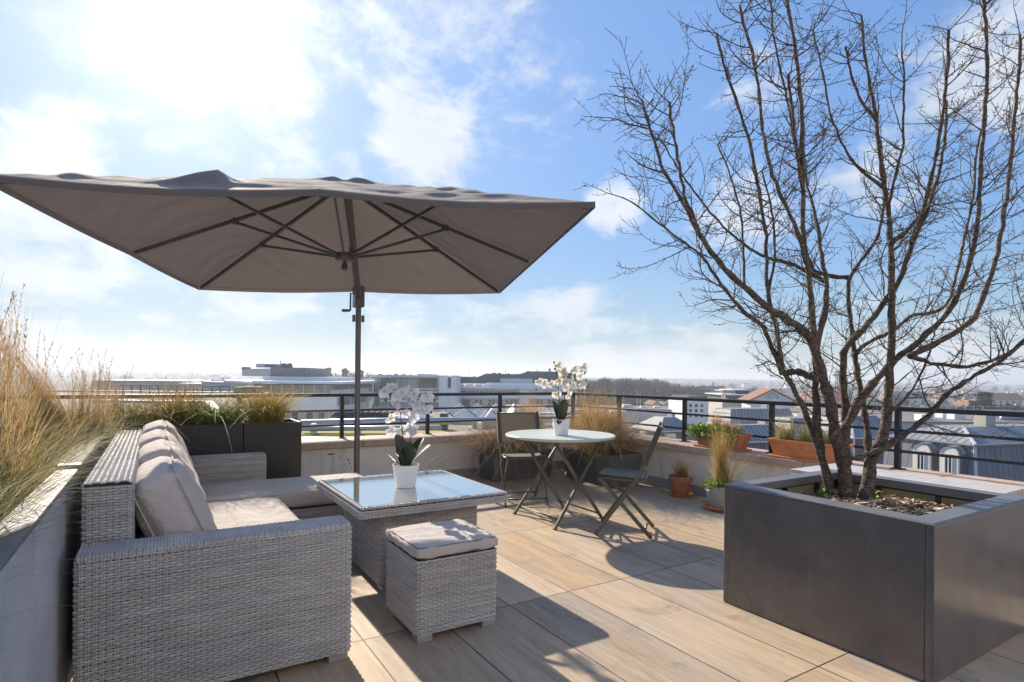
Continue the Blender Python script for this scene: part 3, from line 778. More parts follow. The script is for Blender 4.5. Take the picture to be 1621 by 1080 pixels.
def sofa():
    t = thing('corner_sofa', 'grey wicker corner sofa with flat beige seat cushions along the concrete bed', 'sofa', (0.3, 3.6, 0))
    org = (0.3, 3.6, 0)
    WK = 'wicker_grey'
    def wick(name, x0, y0, z0, x1, y1, z1, sides='', top=None, r=0.022):
        """core coloured dark as the shade in the gaps, with strands woven round the named sides and over the top"""
        e = .005
        m = MB(); m.mi = 1; m.rbox(x0 + e, y0 + e, z0, x1 - e, y1 - e, z1 - e, r * .8, 2); m.mi = 0
        zt = z1 - (.014 if top else 0)
        if sides: weave(m, *rect_path(x0, y0, x1, y1, z0, r, sides), (0, 0, 1), int((zt - z0) / .0105))
        if top == 'x': weave(m, *over_path(y0, y1, z1 - .016, z1, x0, .016), (1, 0, 0), int((x1 - x0) / .0105), start=.004)
        if top == 'y': weave(m, *over_path(x0, x1, z1 - .016, z1, y0, .012, True), (0, 1, 0), int((y1 - y0) / .0105) + 1, start=-.004)
        if top == 'flat': weave(m, [(x0 + .004, y0, z1), (x1 - .004, y0, z1)], [(0, 0, 1)] * 2, (0, 1, 0), int((y1 - y0) / .0105))
        return m.build(name, WK, t, smooth=True, origin=org, mats=['wicker_grey', 'wicker_gap_shade'])
    wick('armrest', -0.228, 2.395, 0.04, 0.706, 2.562, 0.580, 'LFRB', 'x')
    wick('armrest', -0.205, 4.802, 0.04, 0.735, 4.965, 0.580, 'FR', 'x')
    wick('backrest', -0.222, 2.566, 0.05, -0.072, 4.798, 0.800, 'LFR', 'y', r=0.012)
    wick('seat_base', -0.070, 2.565, 0.045, 0.690, 4.118, 0.285, 'R', r=0.01)
    wick('chaise_base', -0.070, 4.122, 0.045, 1.430, 4.798, 0.285, 'FR', r=0.01)
    for x, y in ((0.62, 2.415), (-0.2, 2.415), (0.62, 3.9), (1.33, 4.15), (1.33, 4.7), (0.64, 4.87)):
        f = MB(); f.rbox(x, y, 0.001, x + 0.08, y + 0.08, 0.044, 0.003); f.build('foot', 'aluminium_foot', t, origin=org)
    def seat(cx, cy, w, d, seed):
        m = MB(); T = Matrix.Translation((cx, cy, 0.288))
        cushion(m, w, d, 0.100, 0.012, 0.022, T, 18, seed=seed)
        c = m.build('seat_cushion', 'cushion_fabric', t, smooth=True, origin=org)
        p = MB()
        for z in (0.098, 0.004): p.tube(piping_loop(w, d, z, 0.03, T), 0.0035, 5, cap=False)
        p.build('piping', 'cushion_fabric', c, smooth=True, origin=org)
    seat(0.315, 3.345, 0.765, 1.54, 3)
    seat(0.685, 4.458, 1.500, 0.66, 4)
    # loose back cushions leaning in a row
    labs = ['beige back cushion nearest the camera, leaning behind the wicker armrest',
            'second beige back cushion from the near armrest in the sofa row',
            'third beige back cushion from the near armrest in the sofa row',
            'farthest beige back cushion, leaning in the sofa corner by the black planters']
    for i, (yc, hz, lean) in enumerate(((2.895, 0.445, 0.40), (3.445, 0.470, 0.38), (3.985, 0.485, 0.40), (4.510, 0.500, 0.36))):
        m = MB(); Lw = 0.555
        # cushion: width along y, height up the lean, thickness outward
        base = Vector((0.165, yc, 0.392))
        rot = Matrix.Rotation(R(90) - lean, 4, 'Y').inverted()
        T = Matrix.Translation(base) @ Matrix.Rotation(-lean, 4, 'Y') @ Matrix(((0, 0, 1, -0.09), (0, 1, 0, 0), (1, 0, 0, hz / 2), (0, 0, 0, 1)))
        cushion(m, hz, Lw, 0.165, 0.045, 0.055, T, 16, seed=20 + i)
        # droop the upper edge like a soft filling
        o = m.build('back_cushion', 'cushion_fabric', None, smooth=True, origin=base)
        o.location = base
        p = MB()
        for z in (0.163, 0.002): p.tube(piping_loop(hz, Lw, z, 0.055, T), 0.004, 6, cap=False)
        q = p.build('piping', 'cushion_fabric', o, smooth=True, origin=base)
        tag(o, labs[i], 'cushion', 'loose back cushions on the sofa')
sofa()

def ottoman():
    t = thing('ottoman', 'small square wicker stool with a beige cushion in front of the low table', 'stool', (1.205, 2.59, 0))
    org = (1.205, 2.59, 0)
    m = MB(); m.mi = 1; m.rbox(1.005, 2.390, 0.035, 1.407, 2.795, 0.374, 0.014, 2); m.mi = 0; weave(m, *rect_path(1.0, 2.385, 1.412, 2.80, 0.035, .02, 'BLFR'), (0, 0, 1), 32)
    m.build('body', None, t, smooth=True, origin=org, mats=['wicker_grey', 'wicker_gap_shade'])
    for x, y in ((1.003, 2.388), (1.335, 2.388), (1.003, 2.722), (1.335, 2.722)):
        f = MB(); f.rbox(x, y, 0.001, x + 0.074, y + 0.074, 0.034, 0.003); f.build('foot', 'aluminium_foot', t, origin=org)
    T = Matrix.Translation((1.206, 2.592, 0.378))
    m = MB(); cushion(m, 0.425, 0.428, 0.052, 0.005, 0.016, T, 16, seed=9); c = m.build('cushion', 'cushion_fabric', t, smooth=True, origin=org)
    p = MB()
    for z in (0.050, 0.004): p.tube(piping_loop(0.425, 0.428, z, 0.03, T), 0.003, 5, cap=False)
    p.build('piping', 'piping_dark', c, smooth=True, origin=org)
ottoman()

def low_table():
    t = thing('low_table', 'square wicker low table with a glass top beside the sofa', 'table', (1.375, 3.43, 0))
    org = (1.375, 3.43, 0)
    m = MB(); m.mi = 1; m.rbox(1.073, 3.076, 0.03, 1.672, 3.785, 0.440, 0.014, 2); m.mi = 0; weave(m, *rect_path(1.068, 3.071, 1.677, 3.79, 0.03, .025, 'LFR'), (0, 0, 1), 39)
    m.build('base', None, t, smooth=True, origin=org, mats=['wicker_grey', 'wicker_gap_shade'])
    m = MB(); m.mi = 1; m.rbox(0.920, 2.970, 0.442, 1.830, 3.920, 0.487, 0.016, 2); m.mi = 0; weave(m, *rect_path(0.915, 2.965, 1.835, 3.925, 0.443, .02, 'BLFR'), (0, 0, 1), 4)
    weave(m, [(.93, 2.98, .4885), (1.82, 2.98, .4885)], [(0, 0, 1)] * 2, (0, 1, 0), 88)
    m.build('tabletop', None, t, smooth=True, origin=org, mats=['wicker_grey', 'wicker_gap_shade'])
    rim = MB()
    a, b, c, d = 0.93, 2.98, 1.82, 3.91
    for p, q in (((a, b), (c, b)), ((c, b), (c, d)), ((c, d), (a, d)), ((a, d), (a, b))):
        # a braided cord along each edge
        L = math.hypot(q[0] - p[0], q[1] - p[1]); n = int(L / 0.006)
        for s in (0, 1):
            pts = []
            for i in range(n + 1):
                f = i / n; ph = f * L / 0.042 * 2 * math.pi + s * math.pi
                nx, ny = -(q[1] - p[1]) / L, (q[0] - p[0]) / L
                pts.append((p[0] + (q[0] - p[0]) * f + nx * 0.006 * math.cos(ph), p[1] + (q[1] - p[1]) * f + ny * 0.006 * math.cos(ph), 0.4955 + 0.005 * math.sin(ph)))
            rim.tube(pts, 0.0058, 5)
    rim.build('braided_edge', 'wicker_grey', t, smooth=True, origin=org)
    g = MB(); g.rbox(0.942, 2.992, 0.4965, 1.808, 3.898, 0.5045, 0.002, 1); g.build('glass_top', 'table_glass', t, origin=org)
    for x, y in ((1.075, 3.078), (1.59, 3.078), (1.075, 3.70), (1.59, 3.70)):
        f = MB(); f.rbox(x, y, 0.001, x + 0.08, y + 0.08, 0.029, 0.003); f.build('foot', 'aluminium_foot', t, origin=org)
low_table()

# ---------------------------------------------------------------- umbrella
def umbrella():
    c = np.array([1.1063, 4.0027, 1.2 + 0.9325 * 0.9])
    az = -0.35327
    Rz = Matrix.Rotation(az, 3, 'Z')
    tl = Vector((-0.02893, -0.02057, 0)); Rt = Matrix.Rotation(tl.length, 3, tl.normalized())
    RM = Rt @ Rz
    h = 1.35; CR = 0.53
    def W(u, v, z): return tuple(Vector(c) + RM @ Vector((u * h, v * h, z)))
    def roof(u, v):
        r = max(abs(u), abs(v))
        z = CR * (1 - r) ** 0.97
        return z
    t = thing('parasol', 'large square taupe cantilever parasol over the sofa', 'parasol', (1.58, 5.24, 0))
    org = (1.58, 5.24, 0)
    N = 120
    can = MB(); vs = []; vb = []
    rs = np.random.RandomState(5)
    for j in range(N + 1):
        for i in range(N + 1):
            u, v = -1 + 2 * i / N, -1 + 2 * j / N
            r = max(abs(u), abs(v)); m = min(abs(u), abs(v))
            z = roof(u, v)
            # sag between ribs, hem pulled in a little between rib tips
            ph = (m / (r + 1e-6)); sag = math.sin(math.pi * min(max(ph, 0), 1)) * 0.035 * r * (1.1 - 0.5 * r)
            z -= sag
            # loose creases on top
            z += 0.010 * math.sin(9 * u + 4 * v + 2 * math.sin(5 * v)) * (1 - r) * r * 3 + 0.006 * math.sin(31 * v + 6 * math.sin(7 * u)) * min(1, (1 - r) * 5) * r
            # slack folds: a peaked one near the front left edge, rumples round the crown and the right slope
            fu, fv = (u + .40) / .17, (v + .74) / .15
            if abs(fv) < 1 and -1.6 < fu < .45: z += .066 * max(0, (1 - fv * fv)) ** 1.5 * (max(0, 1 + fu / 1.6) if fu < 0 else max(0, 1 - fu / .45)) ** 1.3
            z += .016 * math.exp(-(r / .16) ** 2) * math.sin(6 * math.atan2(v, u) + 1) * min(1, r * 12) + .020 * math.exp(-((r - .10) / .05) ** 2)
            z += .011 * max(0, math.sin(26 * v + 5 * u + 2 * math.sin(6 * u))) * max(0, -v) * min(1, (1 - r) * 9)
            pin = 1 - 0.018 * math.sin(math.pi * min(ph, 1)) * r ** 4
            vs.append(W(u * pin, v * pin, z)); vb.append(W(u * pin, v * pin, z - 0.004))
    fs = [(j * (N + 1) + i, j * (N + 1) + i + 1, (j + 1) * (N + 1) + i + 1, (j + 1) * (N + 1) + i) for j in range(N) for i in range(N)]
    can.add(vs, fs)
    cn = can.build('canopy', 'canopy_fabric', t, smooth=True, origin=org)
    hem = MB()
    for a, b in (((-1, -1), (1, -1)), ((1, -1), (1, 1)), ((1, 1), (-1, 1)), ((-1, 1), (-1, -1))):
        pts = []
        for i in range(25):
            f = i / 24; u, v = a[0] + (b[0] - a[0]) * f, a[1] + (b[1] - a[1]) * f
            r = 1; ph = min(abs(u), abs(v)); pin = 1 - 0.018 * math.sin(math.pi * ph)
            pts.append(W(u * pin, v * pin, roof(u, v) - math.sin(math.pi * ph) * 0.035 * .6 - 0.012))
        for k in range(24):
            p, q = np.array(pts[k]), np.array(pts[k + 1]); up = np.array([0, 0, 0.017])
            hem.add([p - up, q - up, q + up, p + up], [(0, 1, 2, 3)])
    hem.build('hem', 'canopy_fabric', cn, smooth=True, origin=org)
    # ribs and struts
    hub = Vector(W(0, 0, -0.005))
    for u, v in ((1, 1), (1, -1), (-1, 1), (-1, -1), (1, 0), (-1, 0), (0, 1), (0, -1)):
        rb = MB(); a = Vector(W(u * 0.03, v * 0.03, roof(0.03, 0.03) - 0.035)); b = Vector(W(u * 0.975, v * 0.975, roof(0.975, 0.975) - 0.030))
        rb.bar(a, b, 0.018, 0.024)
        rr = rb.build('rib', 'umbrella_metal', t, origin=org)
        f = 0.50 if u * v else 0.52
        e = a.lerp(b, f); st = MB()
        o = (e - hub).normalized() * 0.05; o.z = 0
        st.bar(hub + o, e - Vector((0, 0, 0.014)), 0.012, 0.018)
        st.rbox(e.x - 0.018, e.y - 0.018, e.z - 0.03, e.x + 0.018, e.y + 0.018, e.z + 0.016, 0.004)
        st.build('strut', 'umbrella_metal', rr, origin=org)
    hb = MB(); hb.lathe([(0.02, -0.035), (0.062, -0.03), (0.068, 0.0), (0.06, 0.02), (0.025, 0.024)], 20, tuple(hub))
    hb.lathe([(0.006, -0.10), (0.022, -0.09), (0.020, -0.06), (0.012, -0.05), (0.012, -0.034)], 12, tuple(hub))
    hb.build('hub', 'umbrella_metal', t, smooth=True, origin=org, auto=40)
    # mast, crank, leaning arm
    mx, my = 1.58, 5.24
    ms = MB(); ms.tube([(mx, my, 0.05), (mx, my, 1.0), (mx, my, 1.93)], 0.0255, 20); ms.build('mast', 'umbrella_metal', t, smooth=True, origin=org, auto=40)
    br = MB(); br.rbox(mx - 0.045, my - 0.05, 1.835, mx + 0.045, my + 0.05, 2.03, 0.010); br.build('bracket', 'umbrella_metal', t, origin=org)
    fb = MB(); fb.rbox(mx - 0.055, my - 0.012, 1.70, mx - 0.030, my + 0.012, 1.765, 0.004); fb.rbox(mx + 0.030, my - 0.012, 1.70, mx + 0.055, my + 0.012, 1.765, 0.004); fb.build('clamp', 'umbrella_metal', t, origin=org)
    crk = MB(); crk.tube([(mx - 0.045, my - 0.02, 1.955), (mx - 0.085, my - 0.04, 1.955), (mx - 0.088, my - 0.045, 1.80), (mx - 0.096, my - 0.05, 1.795), (mx - 0.165, my - 0.06, 1.79)], [0.008, 0.008, 0.008, 0.012, 0.015], 10)
    crk.build('crank_handle', 'umbrella_metal', t, smooth=True, origin=org, auto=40)
    ar = MB(); top = Vector(W(0.02, 0.03, CR - 0.10)); ar.tube([(mx, my, 1.92), tuple(Vector((mx, my, 1.92)).lerp(top, .5) ), tuple(top)], 0.026, 16); ar.build('arm', 'umbrella_metal', t, smooth=True, origin=org, auto=40)
    bs = MB(); bs.rbox(mx - 0.34, my - 0.24, 0.002, mx + 0.34, my + 0.44, 0.06, 0.01); bs.build('base_plate', 'umbrella_metal', t, origin=org)
umbrella()
# ---------------------------------------------------------------- bistro set
def bistro_table():
    cx, cy = 2.955, 3.955
    t = thing('bistro_table', 'round pale sage metal folding table on crossed olive legs', 'table', (cx, cy, 0))
    org = (cx, cy, 0)
    m = MB(); m.lathe([(0.0, 0.702), (0.462, 0.702), (0.468, 0.700), (0.470, 0.706), (0.470, 0.716), (0.466, 0.7205), (0.0, 0.7205)], 72, (cx, cy, 0))
    m.build('tabletop', 'sage_tabletop', t, smooth=True, origin=org, auto=35)
    m = MB(); m.lathe([(0.455, 0.690), (0.466, 0.690), (0.466, 0.6995), (0.455, 0.6995)], 60, (cx, cy, 0)); m.build('rim', 'olive_metal', t, smooth=True, origin=org, auto=35)
    for y, off in ((4.243, 0.012), (3.667, -0.012)):
        for a, b, s in ((2.690, 3.205, 1), (3.215, 2.715, -1)):
            l = MB(); yy = y + off * s
            yt = cy + (yy - cy) * 0.86
            l.bar((a, yy, 0.004), (b, yt, 0.693), 0.026, 0.012, (0, 1, 0)); l.rbox(a - 0.014, yy - 0.014, 0.001, a + 0.014, yy + 0.014, 0.012, 0.003)
            l.build('leg', 'olive_metal', t, origin=org)
        j = MB(); xm = 2.955; j.tube([(xm, y - 0.03, 0.35), (xm, y + 0.03, 0.35)], 0.008, 10); j.build('pivot_bolt', 'olive_metal', t, origin=org)
    for x0, z0 in ((2.74, 0.068), (3.17, 0.068)):
        b = MB(); b.tube([(x0, 3.68, z0), (x0, 4.23, z0)], 0.007, 8); b.build('crossbar', 'olive_metal', t, smooth=True, origin=org)
    b = MB(); b.tube([(2.76, 4.19, 0.66), (3.10, 3.72, 0.19), (3.13, 3.70, 0.16)], 0.006, 8); b.tube([(2.93, 3.95, 0.41), (2.95, 3.93, 0.375), (2.98, 3.90, 0.375), (2.985, 3.895, 0.40)], 0.006, 8); b.build('locking_rod', 'olive_metal', t, smooth=True, origin=org)
bistro_table()

def chair_parts(t):
    for s in (-1, 1):
        x = s * 0.200
        back = [(x, 0.215, 0.004), (x, 0.10, 0.17), (x, -0.02, 0.33), (x, -0.11, 0.47), (x, -0.19, 0.66), (x, -0.262, 0.845)]
        m = MB()
        for a, b in zip(back[:-1], back[1:]): m.bar(a, b, 0.014, 0.030, (0, 1, 0.6))
        m.build('back_leg', 'olive_metal', t)
        x2 = s * 0.178
        m = MB(); m.bar((x2, -0.205, 0.004), (x2, 0.190, 0.435), 0.014, 0.028, (0, 1, 0.5)); m.build('front_leg', 'olive_metal', t)
        m = MB(); m.tube([(x2, -0.15, 0.425), (x2, 0.0, 0.432), (x2, 0.20, 0.446)], 0.011, 10); m.build('seat_rail', 'olive_metal', t, smooth=True)
    for y, z, xx in ((0.175, 0.06, 0.196), (-0.160, 0.055, 0.174)):
        m = MB(); m.tube([(-xx, y, z), (xx, y, z)], 0.008, 8); m.build('stretcher', 'olive_metal', t, smooth=True)
    m = MB(); m.tube([(-0.172, -0.15, 0.425), (0.172, -0.15, 0.425)], 0.009, 8); m.tube([(-0.172, 0.196, 0.446), (0.172, 0.196, 0.446)], 0.009, 8); m.build('seat_crossbar', 'olive_metal', t, smooth=True)
    # sling seat and back
    m = MB(); n = 10; vs = []
    for j in range(n + 1):
        for i in range(n + 1):
            f, g = i / n, j / n
            x = -0.188 + 0.376 * f; y = -0.145 + 0.345 * g
            z = 0.438 + 0.018 * g - 0.016 * math.sin(math.pi * f) * math.sin(math.pi * g) + (0.013 if f in (0, 1) else 0.006)
            vs.append((x, y, z))
    m.add(vs, [(j * (n + 1) + i, j * (n + 1) + i + 1, (j + 1) * (n + 1) + i + 1, (j + 1) * (n + 1) + i) for j in range(n) for i in range(n)])
    m.add([(p[0], p[1], p[2] - 0.003) for p in vs], [(j * (n + 1) + i, (j + 1) * (n + 1) + i, (j + 1) * (n + 1) + i + 1, j * (n + 1) + i + 1) for j in range(n) for i in range(n)])
    m.build('seat', 'sling_fabric', t, smooth=True)
    m = MB(); vs = []
    for j in range(n + 1):
        for i in range(n + 1):
            f, g = i / n, j / n
            z = 0.565 + 0.272 * g; y = -0.150 - 0.110 * g - 0.016 * math.sin(math.pi * f) - 0.004
            vs.append((-0.196 + 0.392 * f, y, z))
    m.add(vs, [(j * (n + 1) + i, j * (n + 1) + i + 1, (j + 1) * (n + 1) + i + 1, (j + 1) * (n + 1) + i) for j in range(n) for i in range(n)])
    m.build('backrest', 'sling_fabric', t, smooth=True)
    for s in (-1, 1):
        m = MB(); m.bar((s * 0.200, -0.150, 0.556), (s * 0.200, -0.264, 0.850), 0.034, 0.040, (0, 1, 0.4)); m.build('fabric_sleeve', 'sling_fabric', t)
    m = MB(); m.tube([(-0.18, -0.265, 0.842), (0.18, -0.265, 0.842)], 0.006, 8); m.build('top_rail', 'olive_metal', t, smooth=True)
c1 = thing('folding_chair', 'olive folding chair seen from its side, right of the round table', 'chair', (3.165, 3.355, 0), math.atan2(0.274, 0.320) + 0.02, 'folding chairs at the round table')
chair_parts(c1)
c2 = dup(c1, (3.03, 4.66, 0), math.pi + math.atan2(-0.125, 0.385) * 1.0 - 0.05, 'olive folding chair facing the camera, behind the round table')

# ---------------------------------------------------------------- orchids
def petal_grid(mb, L, Wd, dirv, up, cup, org, c0, c1, n=4):
    d = np.array(dirv, float); d /= np.linalg.norm(d); u = np.array(up, float); u -= d * u.dot(d); u /= np.linalg.norm(u); s = np.cross(d, u)
    vs, cs = [], []
    for j in range(n + 1):
        t = j / n
        w = Wd * math.sin(math.pi * (0.10 + 0.86 * t)) ** 0.7
        for i in (-1, 0, 1):
            vs.append(np.array(org) + d * L * t + s * i * w * 0.5 + u * (cup * t * t * L + abs(i) * 0.10 * w))
            cs.append(tuple(a + (b - a) * t for a, b in zip(c0, c1)))
    mb.add(vs, [(j * 3 + i, j * 3 + i + 1, (j + 1) * 3 + i + 1, (j + 1) * 3 + i) for j in range(n) for i in range(2)], cs)
def flower_mesh(mb, pos, face, size, col, roll, rs):
    f = Vector(face).normalized(); a = f.orthogonal().normalized(); b = f.cross(a)
    q = Matrix.Rotation(roll, 3, f)
    a, b = q @ a, q @ b
    w = col; w2 = tuple(x * 0.86 for x in col)
    for k, (ang, L, Wd) in enumerate(((90, .50, .36), (215, .48, .34), (325, .48, .34), (8, .54, .62), (172, .54, .62))):
        d = a * math.cos(R(ang)) + b * math.sin(R(ang)) + f * rs.uniform(-.15, .2)
        petal_grid(mb, L * size, Wd * size, d, f, rs.uniform(-.25, .25), Vector(pos) + f * (0.002 * k), w2, w)
    petal_grid(mb, .24 * size, .22 * size, f * 0.9 - b * 0.5, b, .4, pos, (0.55, 0.40, 0.12), (0.72, 0.66, 0.5))

def orchid(loc, pot_h, rt, rb, blooms, buds, leaf_spec, D0, label, seed, fsize, tone):
    rs = np.random.RandomState(seed)
    t = thing('orchid', label, 'potted orchid', loc)
    m = MB(); m.lathe([(0.0, 0.001), (rb * .96, 0.001), (rb, 0.004), (rt, pot_h), (rt * .95, pot_h), (rt * .93, pot_h - .015), (0.0, pot_h - .015)], 40)
    m.build('pot', 'white_ceramic', t, smooth=True, auto=35)
    m = MB(); m.lathe([(rt * .925, pot_h - .014), (rt * .5, pot_h - .004), (0.0, pot_h - .001)], 24); m.build('moss', 'felt_liner', t, smooth=True)
    L0 = np.array(loc)
    for az, el, ln, wd, bend in leaf_spec:
        lm = MB(); vs, cs = [], []; n = 8
        a = R(az); d = np.array([math.cos(a), math.sin(a), 0]); sd = np.array([-math.sin(a), math.cos(a), 0])
        p = np.array([0, 0, pot_h - .012]) + d * rt * .25; ang = R(el)
        for j in range(n + 1):
            s = j / n
            w = wd * (0.35 + 0.65 * math.sin(math.pi * (0.12 + 0.80 * s)) ** .8) * (1 if s < .96 else .45)
            nrm = -d * math.sin(ang) + np.array([0, 0, 1]) * math.cos(ang)
            for i in (-1, -.5, 0, .5, 1):
                vs.append(p + sd * i * w / 2 + nrm * abs(i) * w * .16); g = rs.uniform(.9, 1.1)
                cs.append((.030 * g, .042 * g, .020 * g) if abs(i) > .2 else (.05, .065, .03))
            p = p + (d * math.cos(ang) + np.array([0, 0, 1]) * math.sin(ang)) * ln / n
            ang -= R(bend) / n
        lm.add(vs, [(j * 5 + i, j * 5 + i + 1, (j + 1) * 5 + i + 1, (j + 1) * 5 + i) for j in range(n) for i in range(4)], cs)
        lm.build('leaf', 'orchid_leaf', t, smooth=True)
    # flowers at their own depths, then two stems through them
    pts = []
    for px, py in blooms:
        pts.append(P(px, py, D0 + rs.uniform(-.06, .06)) - L0)
    for px_, q in zip(blooms, pts):
        fm = MB(); face = np.array([-.3, -1.0, .15]) + rs.normal(0, .45, 3)
        k = rs.uniform(.94, 1.0)
        flower_mesh(fm, (0, 0, 0), face, fsize * rs.uniform(.92, 1.1), (tone[0] * k, tone[1] * k, tone[2] * k), rs.uniform(-.5, .5), rs)
        fo = fm.build('flower', 'orchid_petal', t, smooth=True); fo.location = tuple(q)
    order = sorted(range(len(pts)), key=lambda i: pts[i][0] * .8 - pts[i][1] * .5)
    half = len(order) // 2
    for k, idx in enumerate((order[:half], order[half:])):
        sx = -0.02 if k == 0 else 0.022
        base = np.array([sx, 0, pot_h - .02])
        mean = np.mean([pts[i] for i in idx], axis=0)
        top = np.array([mean[0] * .9, mean[1] * .9, max(pts[i][2] for i in idx) - .01])
        st = MB(); main = []
        for j in range(11):
            s = j / 10; b = base + (np.array([sx * 1.6, 0, top[2]]) - base) * s
            b = b + (top - np.array([sx * 1.6, 0, top[2]])) * s ** 3; main.append(b + np.array([math.sin(s * 5 + k) * .006, 0, 0]))
        st.tube(main, [0.0042 - .0022 * j / 10 for j in range(11)], 7, (.085, .045, .03))
        for i in idx:
            q = pts[i]; zz = q[2] - .03
            near = min(main[2:], key=lambda v: np.linalg.norm(v - q) + max(0, v[2] - q[2]) * 3)
            mid = (near + q) / 2 + np.array([0, 0, .012]); st.tube([near, mid, q + np.array([.0, .004, 0])], [.0022, .0018, .0014], 5, (.09, .055, .03))
        st.build('stem', 'orchid_leaf', t, smooth=True)
    for px, py in buds:
        q = P(px, py, D0 + rs.uniform(-.04, .04)) - L0
        bm_ = MB(); bm_.lathe([(0.0, -.012), (.006, -.006), (.0085, .001), (.005, .009), (0.0, .013)], 8); bm_.col = (.1, .16, .05)
        bm_.c = [(.10, .15, .05)] * len(bm_.v)
        bo = bm_.build('bud', 'orchid_leaf', t, smooth=True); bo.location = tuple(q)
    return t
o1 = [(580 + x / 5.4, 590 + y / 5.4) for x, y in ((150, 168), (212, 132), (270, 196), (258, 268), (200, 385), (338, 152), (400, 186), (372, 232), (424, 285), (330, 345), (402, 378), (350, 478), (412, 502), (214, 492), (296, 492), (515, 205), (480, 332), (520, 322), (300, 165))]
orchid((1.339, 3.405, 0.505), 0.143, 0.084, 0.062, o1, [(580 + x / 5.4, 590 + y / 5.4) for x, y in ((165, 238), (582, 240), (552, 340), (125, 128), (170, 120))],
       [(112, 76, .205, .105, 12), (165, 30, .17, .05, -35), (258, 68, .175, .085, 30), (25, 60, .215, .075, 22), (352, 48, .20, .065, 12), (215, 72, .15, .07, 60), (60, 70, .16, .08, 10)], 3.60,
       'white orchid in a white pot on the glass topped low table', 3, 0.080, (.86, .86, .90))
o2 = [(830 + x / 6.754, 560 + y / 6.754) for x, y in ((155, 303), (212, 325), (282, 325), (370, 290), (440, 300), (362, 128), (420, 172), (345, 435), (470, 440), (520, 340), (590, 242), (633, 143), (538, 172), (620, 335), (440, 368), (430, 215), (500, 262), (392, 190))]
orchid((2.907, 3.877, 0.721), 0.135, 0.073, 0.058, o2, [(830 + x / 6.754, 560 + y / 6.754) for x, y in ((128, 382), (270, 172), (318, 95), (325, 165), (605, 192), (655, 195), (642, 212), (660, 288), (685, 340), (675, 350))],
       [(155, 38, .17, .05, -30), (110, 72, .18, .08, 15), (262, 76, .17, .09, 15), (40, 72, .19, .08, 15), (350, 50, .15, .06, 60), (225, 10, .12, .05, 50), (85, 65, .16, .08, 20)], 4.82,
       'cream white orchid in a white pot on the round sage table', 8, 0.082, (.87, .83, .75))

# ---------------------------------------------------------------- black planters with sedges
def black_planters():
    for i, (x0, x1, lab) in enumerate(((-0.25, 0.600, 'black square sided planter on the left, partly behind the sofa cushions'), (0.606, 1.055, 'black planter at the end of the sofa, nearest the parasol mast'))):
        t = thing('planter_box', lab, 'planter', ((x0 + x1) / 2, 5.28, 0), group='black planters behind the sofa')
        org = ((x0 + x1) / 2, 5.28, 0)
        m = MB(); y0, y1, z = 5.08, 5.50, 0.805
        m.rbox(x0, y0, 0.002, x1, y0 + .02, z, .003); m.rbox(x0, y1 - .02, 0.002, x1, y1, z, .003)
        m.rbox(x0, y0 + .0205, 0.002, x0 + .02, y1 - .0205, z, .003); m.rbox(x1 - .02, y0 + .0205, 0.002, x1, y1 - .0205, z, .003)
        m.build('box', 'black_planter', t, origin=org)
        s = MB(); s.box(x0 + .021, y0 + .021, .3, x1 - .021, y1 - .021, z - .04); s.build('soil', 'soil', t, origin=org)
    spec = [(-0.12, 5.24, SEDGE + OLIVE[:1], 0.20, 0.34, 260, 'dark sedge tuft at the left end of the black planters'),
            (0.12, 5.26, SEDGE + RUST, 0.22, 0.42, 330, 'sedge tuft with rust tips behind the sofa cushions'),
            (0.32, 5.22, SEDGE[:3] + GREEN, 0.20, 0.34, 300, 'deep green sedge tuft hanging over the left black planter'),
            (0.50, 5.26, GREEN + SEDGE[:1], 0.18, 0.30, 280, 'green arching sedge tuft beside the joint of the black planters'),
            (0.80, 5.28, RUST + SEDGE[:2] + LIME[:1] + [(.52, .40, .09), (.46, .34, .07)], 0.26, 0.40, 480, 'bushy yellow and orange grass filling the right black planter')]
    for x, y, cols, h0, h1, n, lab in spec:
        m = MB()
        blades(m, int(n * 1.3), disc_base(0, 0, 0, .12, .09), (h0 * 1.05, h1 * 1.2), .42, .75, .006, cols, 5)
        blades(m, n // 3, disc_base(0, 0, 0, .14, .10), (h0 * .5, h0), .6, .6, .006, cols, 4)
        blades(m, 26, disc_base(0, -.06, 0, .10, .05), (.34, .46), .75, 1.5, .005, [(.40, .42, .16), (.25, .30, .08)], 7, az=-1.5, spread=.7)
        if cols[0] in RUST: blades(m, 260, disc_base(0, 0, .06, .16, .1), (.22, .36), .45, .6, .004, RUST + [(.62, .55, .40)], 4)
        elif 'rust' in lab: blades(m, 140, disc_base(0, 0, .05, .2, .1), (.34, .54), .35, .35, .0035, RUST, 4)
        o = m.build('sedge', 'blade_leaf'); o.location = (x, y, .765)
        tag(o, lab, 'ornamental grass', 'sedges in the black planters')
black_planters()

